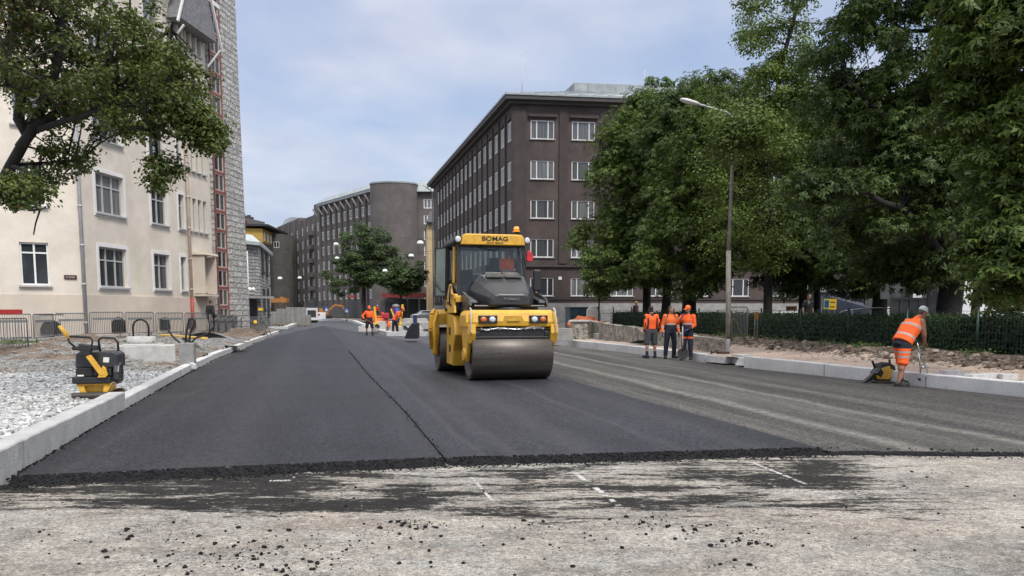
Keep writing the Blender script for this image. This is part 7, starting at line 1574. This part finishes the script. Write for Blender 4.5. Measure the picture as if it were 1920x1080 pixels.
q = P(1363, 618, 26.9); mb = MB(); mb.tube(curve([(0, 0, .2), (-.05, 0, .75), (.05, 0, .95), (.3, 0, .45), (.55, 0, .12)]), .03); tag(mb.build('hose', M('green hose', (.05, .07, .03), .6), loc=(q.x + .2, q.y, .35)), 'green hose looped over the fence near the lamp post', 'hose')
a, c = P(1370, 600, 27.4), P(1396, 600, 26.8); mb = MB(); w_ = (c - a).length; mb.tube([(-w_/2, 0, -.35), (-w_/2, 0, .62), (-w_/2 + .06, 0, .68), (w_/2 - .06, 0, .68), (w_/2, 0, .62), (w_/2, 0, -.35)], .022)
for i in range(1, 14): mb.bar((-w_/2 + w_ * i / 14, 0, -.3), (-w_/2 + w_ * i / 14, 0, .66), .012, .012)
m_ = (a + c) / 2; tag(mb.build('fence_gate', m_galv, loc=(m_.x, m_.y, 1.05), rz=R(-20)), 'small steel barrier leaning at the green fence beside the lamp post', 'barrier')
# street lamp on the right
Yl = 27.0; b0 = P(1366, 630, Yl); t = empty('street_lamp', (b0.x, b0.y, .35), 'old street lamp on a weathered pole, its white lantern reaching out of the trees', 'street lamp'); o0 = Vector(t.location)
mb = MB(); mb.tube([(0, 0, 0), P(1366, 470, Yl) - o0], [.10, .085]); mb.tube([P(1366, 470, Yl) - o0, P(1372, 345, Yl) - o0, P(1376, 225, Yl) - o0], [.07, .06, .05]); mb.tube([P(1372, 348, Yl) - o0, P(1372, 342, Yl) - o0], .10); mb.build('pole', M('weathered pole', (.22, .20, .175), .7, var=.3, vs=4), t)
mb = MB(); mb.tube(curve([P(1376, 225, Yl) - o0, P(1365, 212, Yl) - o0, P(1340, 204, Yl - .2) - o0, P(1308, 195, Yl - .4) - o0]), .035); mb.build('arm', m_pipe, t)
p0, p1 = P(1310, 195, Yl - .4) - o0, P(1278, 187, Yl - .6) - o0; d = (p1 - p0); mb = MB(); rings = []
for u, w_, h in ((-.05, .05, .03), (.1, .11, .06), (.7, .15, .08), (1.0, .12, .055), (1.08, .05, .02)): rings.append([p0 + d * u + Vector((0, w_ * math.cos(a), h * math.sin(a))) for a in np.linspace(0, 2 * math.pi, 12, endpoint=False)])
mb.loft(rings); mb.build('lantern', M('white lantern shell', (.62, .62, .60), .5), t)
# globe lamp cluster by the stone building
q = P(466, 600, 52); t = empty('globe_lamp', (q.x, q.y, .0), 'lamp post with four white globes in front of the low stone building', 'street lamp'); o0 = Vector(t.location); mb = MB(); mb.cyl((0, 0, 0), (0, 0, 2.6), .07, .05); mb.bar((-.55, 0, 2.62), (.45, 0, 2.62), .05, .05); mb.build('pole', m_darkmetal, t)
for px_, py_ in ((456, 537), (462, 543), (468.5, 543), (475, 543)): p = P(px_, py_, 52) - o0; mb = MB(); mb.ball(p, .15, n=14, k=10); mb.cyl((p.x, p.y, 2.6), (p.x, p.y, p.z - .12), .03); mb.build('globe', M('opal glass', (.75, .75, .76), .3), t)
# bowl lamps hanging over the street
m_bowl = M('opal bowl', (.78, .78, .78), .35, var=.05); m_wire = M('wire', (.03, .03, .03), .6)
BW = [(630, 459, 88, 'highest bowl lamp over the big far street tree'), (632, 485, 100, 'bowl lamp in front of the big far tree, below the highest'), (525, 523, 95, 'bowl lamp before the dark purple building'), (562, 522, 112, 'bowl lamp before the piered grey brown building'), (621, 529, 120, 'bowl lamp low at the left side of the far tree'), (722, 509, 84, 'bowl lamp in front of the smaller dark tree'), (771, 481, 74, 'bowl lamp before the blank rounded corner, right of the tree'), (788, 457, 64, 'bowl lamp nearest the white window column'), (648, 529, 128, 'smallest bowl lamp, low inside the far tree')]
for px_, py_, Y, lab_ in BW:
    p = P(px_, py_, Y); t = empty('bowl_lamp', p, lab_, 'hanging lamp', group='white bowl lamps hanging over the street'); r = max(.3, 4.6 * Y / F * .88); mb = MB(); n = 16
    mb.loft([[(r * q * math.cos(a), r * q * math.sin(a), z * r) for a in [2*math.pi*i/n for i in range(n)]] for q, z in ((.35, .85), (.7, .68), (.92, .32), (1., 0), (.85, -.12), (.3, -.2))]); mb.build('bowl', m_bowl, t); mb = MB(); mb.cyl((0, 0, .8 * r), (0, 0, 1.5 * r), .07); mb.cyl((0, 0, .8*r), (0, 0, r), .12, .08); mb.build('cap', m_darkmetal, t)
    mb = MB(); s_ = 9 + Y * .06; mb.tube([(-s_, s_ * .25, 1.5 * r + .5), (0, 0, 1.5 * r), (s_, s_ * .25, 1.5 * r + .5)], .012, n=5); tag(mb.build('span_wire', m_wire, loc=p), 'thin span wire carrying the ' + lab_.split(',')[0].replace('highest bowl', 'highest bowl'), 'wire')
# ------------------------------------------------------------------ far work site
mwh = M('machine white', (.62, .63, .62), .5, var=.08)
q = G(583, 604.5); t = empty('light_roller', (q.x, q.y, -.016), 'white compact machine with a dark front grille parked on the far carriageway', 'machine', rz=R(25)); mb = MB(); mb.box((0, 0, 1.0), (1.35, 2.4, 1.45)); mb.box((0, 0, 1.76), (1.42, 2.5, .12), m=0); mb.build('body', mwh, t, bevel=.08); mb = MB(); mb.box((-.1, -1.21, 1.12), (1.05, .06, .85)); mb.build('grille', m_darkmetal, t); mb = MB(); mb.box((0, .2, 2.15), (1.3, 1.4, .7)); mb.box((0, .2, 3.1), (1.6, 2.2, .08)); 
for sx in (-1, 1): mb.bar((sx * .65, -.6, 1.8), (sx * .7, -.5, 3.1), .07, .07); mb.bar((sx * .65, 1.1, 1.8), (sx * .7, 1.1, 3.1), .07, .07)
mb.build('canopy', m_darkmetal, t)
for sy in (-1, 1): mb = MB(); mb.cyl((-.6, sy * .85, .33), (.6, sy * .85, .33), .33, n=20); mb.build('wheel', m_rub, t)
mor = M('digger orange', (.33, .14, .03), .55, var=.15)
q = P(612, 600, 128); t = empty('excavator', (q.x, q.y, .1), 'orange excavator with a bent arm in front of the dark street front', 'excavator', rz=R(10), scale=.58); mb = MB(); mb.box((-.6, 0, 1.7), (2.6, 2.4, 1.3)); mb.box((-1.3, 0, 2.4), (1.1, 2.2, 1.0)); mb.build('body', mor, t, bevel=.1); mb = MB(); mb.box((-.1, -.75, 2.8), (1.3, .95, 1.5)); mb.build('cab', m_darkmetal, t, bevel=.08); mb = MB(); mb.bar((.6, 0, 2.2), (2.4, 0, 3.9), .4, .55); mb.bar((2.3, 0, 3.9), (4.6, 0, 3.6), .36, .5); mb.bar((4.5, 0, 3.7), (5.4, 0, 2.0), .3, .4); mb.build('arm', mor, t, bevel=.05); mb = MB(); mb.prism([(4.9, 2.2), (5.6, 2.1), (6.0, 1.4), (5.4, .9), (4.9, 1.3)], -.5, .5, 'xz'); mb.build('bucket', m_darkmetal, t)
for sy in (-1, 1): mb = MB(); mb.prism([(-2., .3), (-1.7, .0), (1.5, .0), (1.8, .3), (1.5, .8), (-1.7, .8)], sy * 1.0 - .25, sy * 1.0 + .25, 'xz'); mb.build('track', m_rub, t)
# pallets of pavers, several stacks
m_pav = M('paver stack', (.26, .26, .25), .9, var=.15, vs=4)
def pallet(x, Y, nw, nl, lab_, z=0):
    q = P(x, 600, Y); t = empty('paver_pallet', (q.x, q.y, z), lab_, 'paver stack', rz=R(8), group='pallets of grey pavers at the side street'); mb = MB()
    for L_ in range(nl):
        for i in range(nw):
            for jx in (0, 1): mb.box((i * .42 - nw * .21 + .21, jx * .42, .16 + L_ * .155 + .07), (.405, .405, .145))
    mb.build('pavers', m_pav, t, bevel=.01); mb = MB(); mb.box((0, .21, .13), (nw * .42 + .05, .9, .03)); [mb.box((s * nw * .19, .21, .05), (.1, .9, .1)) for s in (-1, 0, 1)]; mb.build('pallet', m_wood, t)
for x, Y, nw, nl, lab_ in ((528, 78, 2, 10, 'tall narrow stack of grey pavers at the left, by the orange topped frame'), (545, 80, 2, 11, 'grey paver stack in front of the purple building'), (561, 82, 3, 11, 'wide grey paver stack left of the white compact machine'), (570, 76, 3, 6, 'lower paver stack nearest the white compact machine'), (515, 84, 3, 8, 'low paver stack beside the low stone building')): pallet(x, Y, nw, nl, lab_)
q = P(520, 600, 92); mb = MB(); mb.box((0, 0, 2.7), (2.6, 1.2, .5)); mb.box((-.9, 0, 3.05), (.5, .8, .3)); mb.box((.7, 0, 3.0), (.4, .8, .25)); [mb.bar((s, 0, 0), (s, 0, 2.5), .12, .12) for s in (-1.1, 0, 1.1)]; tag(mb.build('formwork_stack', mor, loc=(q.x, q.y, 0)), 'orange formwork frame standing before the purple building', 'formwork')
# blue crossing signs
m_blue = M('sign blue', (.03, .085, .36), .4); m_signw = M('sign white', (.75, .75, .75), .5)
def crossing(x, y, Y, lab_):
    p = P(x, y, Y); t = empty('crossing_sign', (p.x, p.y, 0), lab_, 'traffic sign', group='blue crossing signs'); s = .62; z = p.z; mb = MB(); mb.cyl((0, .05, 0), (0, .05, z + .3), .04, n=8); mb.build('post', m_galv, t); mb = MB(); mb.box((0, 0, z), (s, .03, s)); b_ = mb.build('panel', m_blue, t, bevel=.01); mb = MB(); mb.prism([(-.24, z - .22), (.24, z - .22), (0, z + .24)], -.024, -.017, 'xz'); mb.build('white_triangle', m_signw, b_)
    mb = MB(); mb.ball((.0, -.03, z + .08), (.035, .008, .035), n=10, k=6); mb.bar((0, -.03, z + .05), (-.01, -.03, z - .06), .01, .05); mb.bar((0, -.03, z - .05), (.07, -.03, z - .17), .01, .035); mb.bar((0, -.03, z - .05), (-.07, -.03, z - .17), .01, .035); mb.build('walking_figure', m_black, b_)
crossing(612, 580, 118, 'blue crossing sign left of the red jacketed worker'); crossing(650, 582, 104, 'blue crossing sign under the far tree, right of the red jacketed worker')
for x, y, Y, lab_, cc in ((600, 592, 112, 'red and white plastic barrier beside the white compact machine', m_stripe),):
    p = P(x, 600, Y); mb = MB(); mb.box((0, 0, .55), (1.7, .4, 1.1), top=(1, .5)); mb.box((-.3, -.22, .8), (.7, .06, .22), m=1); tag(mb.build('plastic_barrier', [m_signw, cc], bevel=.05, loc=(p.x, p.y, .1)), lab_, 'barrier')
# yellow marker boards beside the far men
m_ym = M('yellow marker', (.78, .50, .03), .55, var=.06)
for xa, ya, xb, yb_, Y, wd, lab_ in ((702, 575, 706, 607, 52.5, .13, 'tall yellow marker post beside the worker in black shorts'), (733, 579, 744, 607, 53, .15, 'leaning yellow post left of the stooping worker'), (755, 571, 750, 612, 51.5, .14, 'tallest yellow post right of the stooping worker')):
    a, b = P(xa, ya, Y), P(xb, yb_, Y); b.z = max(b.z, .1); mb = MB(); mb.bar((0, 0, 0), a - b, wd, .08); mb.box((0, 0, .0), (.35, .35, .08)); tag(mb.build('marker_post', m_ym, bevel=.01, loc=b), lab_, 'marker post')
# kerb stones, orange bin, posts in the middle island
rgx = random.Random(6)
for i, (x, y, Y, dim, lab_, mt_) in enumerate(((687, 613, 53, (1.1, .5, .35), 'pale kerb stone lying at the island corner', m_granite2), (720, 612, 54, (1.6, .7, .6), 'grey stone block on the island between the far men', m_conc), (733, 618, 50.8, (.6, .5, .4), 'white stone block beside the red tool on the island', m_granite2), (762, 622, 51, (2.2, .5, .3), 'long kerb stone lying at the island edge next to the roller', m_granite2), (790, 596, 60, (2.4, .9, .5), 'stack of grey slabs behind the roller frame', m_conc), (776, 590, 72, (2.6, .9, .6), 'stone slabs stacked below the shop front', m_conc))):
    p = P(x, y, Y); mb = MB(); mb.box((0, 0, dim[2]/2), dim); mb.box((.1, .05, dim[2] + .05), (dim[0]*.8, dim[1]*.8, .1), rz=.15); tag(mb.build('stone_block', mt_, bevel=.02, loc=(p.x, p.y, .12), rz=R(rgx.uniform(-20, 20))), lab_, 'stone block')
p = P(708, 598, 55); mb = MB(); mb.cyl((0, 0, .1), (0, 0, 1.0), .3, .42, n=20); mb.cyl((0, 0, 1.0), (0, 0, 1.08), .45, n=20); tag(mb.build('barrel', M('orange plastic', (.70, .12, .03), .5), loc=(p.x, p.y, .1)), 'orange tub behind the man with the red shovel', 'tub')
p = P(723, 585, 50.6); q = P(728, 605, 50.4); t = empty('red_rake', q, 'red headed long tool standing on the island between the two far men', 'tool'); mb = MB(); mb.bar((0, 0, 0), P(716, 586, 50.6) - q, .3, .12); mb.box((-.1, 0, .45), (.3, .3, .35)); mb.build('head', M('red paint', (.45, .04, .04), .5), t, bevel=.03); mb = MB(); mb.tube([(0, 0, 0), P(724, 627, 50.2) - q], .03); mb.build('shaft', m_darkmetal, t); mb = MB(); mb.ball((.03, 0, -.15), (.12, .1, .25), n=12, k=8); mb.build('grip', m_capo, t)
p = P(772, 622, 40.0); t = empty('loader_bucket', (p.x, p.y, .0), 'black bucket standing on the ground left of the roller drum', 'bucket'); mb = MB(); mb.prism([(-.32, .15), (.35, .15), (.35, .95), (.1, .95), (-.12, .70)], -.5, .5, 'xz'); mb.build('shell', m_black, t, bevel=.03); mb = MB(); mb.box((.18, 0, 1.15), (.18, .3, .4)); mb.build('coupling', M('blue steel', (.02, .03, .09), .5), t)
# silver parked car and shop furniture behind
def car(name, label, loc, rz, paint, van=False):
    t = empty(name, loc, label, 'van' if van else 'car', rz=rz); L_, Wd = (5.2, 1.95) if van else (4.3, 1.75)
    if van: prof = [(-2.6, .35), (-2.6, 2.2), (-2.45, 2.35), (1.0, 2.35), (1.35, 2.2), (1.85, 1.35), (2.45, 1.1), (2.6, .8), (2.6, .35)]
    else: prof = [(-2.1, .35), (-2.15, .8), (-2.0, 1.0), (-1.5, 1.05), (-1.0, 1.42), (.5, 1.45), (1.1, 1.0), (1.95, .85), (2.15, .6), (2.1, .35)]
    mb = MB(); n = len(prof); rings = []
    for y, k in ((-Wd/2, .93), (-Wd/2 + .1, 1.), (Wd/2 - .1, 1.), (Wd/2, .93)): rings.append([(x * (.98 if k < 1 else 1), y * (.88 if z > 1.15 else 1), .35 + (z - .35) * k) for x, z in prof])
    mb.loft(rings, smooth=False); mb.build('body', paint, t, bevel=.06, seg=3)
    for sy in (-1, 1):
        mb = MB(); y = sy * (Wd/2 * .89 + .02)
        if van: mb.prism([(.30, 1.25), (1.75, 1.25), (1.35, 1.98), (.30, 2.0)], y - .02, y + .02, 'xz')
        else: mb.prism([(-1.3, 1.03), (.95, 1.0), (.45, 1.36), (-.95, 1.36)], y - .02, y + .02, 'xz')
        mb.build('side_window', g_dark, t)
        for x in ((-1.7, 1.75) if van else (-1.35, 1.35)): mb = MB(); mb.cyl((x, sy * (Wd/2 - .16), .33), (x, sy * (Wd/2 + .02), .33), .33, n=20); wh = mb.build('wheel', m_rub, t); mb = MB(); mb.cyl((x, sy * (Wd/2 + .01), .33), (x, sy * (Wd/2 + .035), .33), .2, n=16); mb.build('rim', m_galv, wh)
        mb = MB(); mb.box((1.2 if van else .75, sy * (Wd/2 + .1), 1.35 if van else 1.05), (.14, .2, .28 if van else .14)); mb.build('mirror', m_black, t, bevel=.03)
        mb = MB(); mb.box((2.5 if van else 2.05, sy * .65, .95 if van else .68), (.14, .32, .2)); mb.build('headlight', m_lens, t, bevel=.03)
    return t
p = P(806, 600, 88); car('parked_car', 'silver grey car parked behind the roller in front of the shops', (p.x, p.y, .1), R(15), M('silver paint', (.30, .31, .33), .3, var=.06, metal=.5, coat=.5))
mvan = M('white van paint', (.62, .63, .64), .35, var=.05, coat=.4)
p = P(1838, 600, 38); car('white_van', 'white van parked beyond the hedge behind the thin dark stemmed tree', (p.x, p.y, .78), R(8), mvan, True)
p = P(1662, 600, 46); car('white_car', 'white van end showing left of the grey hoarding behind the hedge', (p.x + .4, p.y, .45), R(170), mvan, True)
p = P(1596, 600, 46); car('dark_van', 'dark blue van parked before the white framed windows behind the trees', (p.x, p.y, .45), R(5), M('dark blue paint', (.012, .016, .035), .35, coat=.4), True)
# grey hoarding panels with a person-sized railing on top
p0, p1 = P(1668, 600, 30), P(1772, 600, 30); t = empty('grey_hoarding', (p0.x, p0.y, .5), 'stepped grey concrete panels with a railing behind the bending worker', 'hoarding'); o0 = Vector(t.location); mb = MB(); w_ = p1.x - p0.x
m_hoard = M('dark grey concrete panel', (.10, .105, .11), .85, var=.22, vs=2, bump=.3, bs=20)
for i in range(6):
    z1 = P(0, 562, 30).z if i < 4 else P(0, 552, 30).z; mb.box((w_ * (i + .5) / 6, 0, (z1 - .5) / 2), (w_ / 6 - .03, .16, z1 - .5)); mb.box((w_ * i / 6, -.09, (z1 - .5)/2), (.06, .06, z1 - .5))
mb.box((w_ / 3, -.02, P(0, 562, 30).z - .46), (w_ * .66, .22, .08)); mb.build('lower_panel', m_hoard, t); mb = MB()
for i in range(3): z0, z1 = P(0, 560, 30).z - .5, P(0, 527, 30).z - .5; mb.box((w_ * (.18 + .2 * i), 1.2, (z0 + z1)/2), (w_ * .19, .1, z1 - z0))
mb.build('upper_panel', M('grey translucent panel', (.16, .17, .17), .6, var=.2), t); mb = MB()
for i in range(9): x = w_ * (.76 + .03 * i); z0 = P(0, 552, 30).z - .5; mb.bar((x, .3, z0), (x, .3, z0 + 1.05), .02, .02)
mb.bar((w_ * .75, .3, z0 + 1.05), (w_ * 1.01, .3, z0 + 1.05), .035, .035); mb.build('railing', m_galv, t)
pb = P(1752, 600, 30.6); zt_ = P(0, 551, 30).z; person('fair haired person in a grey top standing up at the railing behind the hoarding', (pb.x, pb.y, zt_ - 1.02), R(60), stand(.1), dict(legs=([m_greyc], 'long', None, 1.), top=([m_greyc], 'long', None, -.05, 1.0), hair=M('fair hair', (.30, .22, .12), .7)), .8)
q = P(1752, 600, 31.2); mb = MB(); mb.box((0, 0, (zt_ - 1.02 - .4) / 2), (1.2, 1.1, zt_ - 1.02 - .4)); mb.box((0, -.56, .5), (1.0, .04, .6)); tag(mb.build('platform', m_hoard, loc=(q.x, q.y, .4)), 'raised grey platform carrying the person at the railing', 'platform')
p = P(1800, 590, 24); mb = MB(); arc = [(2.6 - 2.6 * math.cos(a), 1.9 - 1.9 * math.sin(a)) for a in np.linspace(0, math.pi / 2, 14)]; mb.prism([(0, 0), (0, 1.9)] + arc[1:] , -.06, .06, 'xz'); tag(mb.build('skate_ramp', m_hoard, loc=(p.x - .5, p.y + 1, .55), rz=R(5)), 'grey curved ramp face between the great trunk and the thin tree', 'ramp')
# yellow signs and orange kit behind the hedge
def board_sign(x, y, Y, w_, h, mat, lab_, kind='road sign', ztop=None):
    p = P(x, y, Y); t = empty('road_sign', (p.x, p.y, .45), lab_, kind); mb = MB(); z = p.z - .45; [mb.cyl((s * w_ * .3, .04, 0), (s * w_ * .3, .04, z + h / 2), .025, n=8) for s in (-1, 1)]; mb.build('post', m_galv, t); mb = MB(); mb.box((0, 0, z), (w_, .03, h)); pn = mb.build('panel', mat, t, bevel=.008); return pn, z
pn, z = board_sign(1561, 570, 43, .42, .62, m_ym, 'pair of yellow temporary road signs one above the other'); mb = MB(); mb.box((0, -.02, z + .32), (.42, .02, .04)); mb.bar((-.12, -.02, z + .1), (.12, -.02, z + .1), .02, .05); mb.bar((-.12, -.02, z - .15), (.12, -.02, z - .15), .02, .05); mb.build('arrow', m_black, pn)
pn, z = board_sign(1484, 578, 43, .6, .24, mor, 'orange sign board low above the hedge between the trunks'); mb = MB(); mb.bar((-.2, -.02, z), (.2, -.02, z), .02, .05); mb.build('arrow', m_black, pn)
pn, z = board_sign(1550, 570, 42.5, .34, .56, M('fluorescent sign', (.62, .80, .08), .4), 'fluorescent yellow green framed crossing sign'); mb = MB(); mb.box((0, -.02, z), (.22, .02, .40)); mb.build('blue_panel', m_blue, pn)
pn, z = board_sign(1419, 592, 29.5, .16, .28, mor, 'small orange tag board on the fence behind the lamp post', 'sign')
p = P(1539, 600, 41); mb = MB(); mb.cyl((0, 0, 0), (0, 0, 1.9), .035, n=10); tag(mb.build('white_post', m_signw, loc=(p.x, p.y, .4)), 'thin white post left of the fluorescent crossing sign', 'post')
a = P(1420, 600, 50); mb = MB(); 
for z in (.5, 1.0): mb.tube([(0, 0, z), (3.2, .3, z)], .03)
for i in range(5): mb.tube([(i * .8, i * .075, 0), (i * .8, i * .075, 1.0)], .03)
tag(mb.build('handrail', m_signw, loc=(a.x, a.y, .45)), 'white tubular handrail behind the trees left of the person in black', 'railing')
a = P(1610, 600, 33); mb = MB(); mb.tube(curve([(-.9, 0, .9), (-.5, 0, 1.1), (1.4, 0, 1.15), (1.5, 0, .2)]), .03); [mb.tube([(x, 0, 0), (x, 0, 1.1)], .03) for x in (-.3, .5)]; tag(mb.build('bench_rail', m_galv, loc=(a.x, a.y, .5)), 'grey tubular rail behind the hedge left of the hoarding', 'railing')
# tripod with yellow handles by the barriers, shop sign
q = P(490, 615, 44); t = empty('tripod', (q.x, q.y, .1), 'surveying tripod with yellow straps standing by the barriers', 'tripod'); mb = MB(); [mb.bar((.55 * math.cos(a), .55 * math.sin(a), 0), (0, 0, 1.5), .06, .06) for a in (.3, 2.4, 4.5)]; mb.build('legs', m_galv, t); mb = MB(); mb.box((0, 0, 1.55), (.22, .2, .14)); mb.ball((-.3, -.1, .8), .12); mb.build('head', m_ym, t)
p = P(665, 556, 146.5); mb = MB(); mb.box((0, 0, 0), (1.9, .2, .55)); tag(mb.build('shop_sign', M('red sign', (.50, .07, .06), .5), loc=p), 'small red sign board over a shop door left of the far tree', 'sign')
p = P(664, 575, 146); mb = MB(); mb.box((0, 0, 0), (1.9, .3, 3.2)); mb.box((0, -.18, .0), (.08, .05, 3.2)); tag(mb.build('shop_kiosk', g_dark, loc=(p.x, p.y, 1.7), ), 'glazed shop entrance below the small red sign', 'shop entrance')

p = P(743, 590, 74); t = empty('poster_column', (p.x, p.y, 0), 'purple and blue poster column with a domed top behind the stooping worker', 'poster column'); mb = MB(); mb.cyl((0, 0, 0), (0, 0, 1.9), .36, n=20); mb.build('shaft', M('blue poster', (.04, .10, .28), .6), t); mb = MB(); mb.prism([(-.34, .5), (.02, .5), (.02, 1.85), (-.34, 1.85)], -.40, -.30, 'xz'); mb.build('poster', M('purple poster', (.12, .03, .16), .6), t); mb = MB(); mb.ball((0, 0, 1.9), (.42, .42, .26), n=18, k=8); mb.build('dome', m_galv, t)
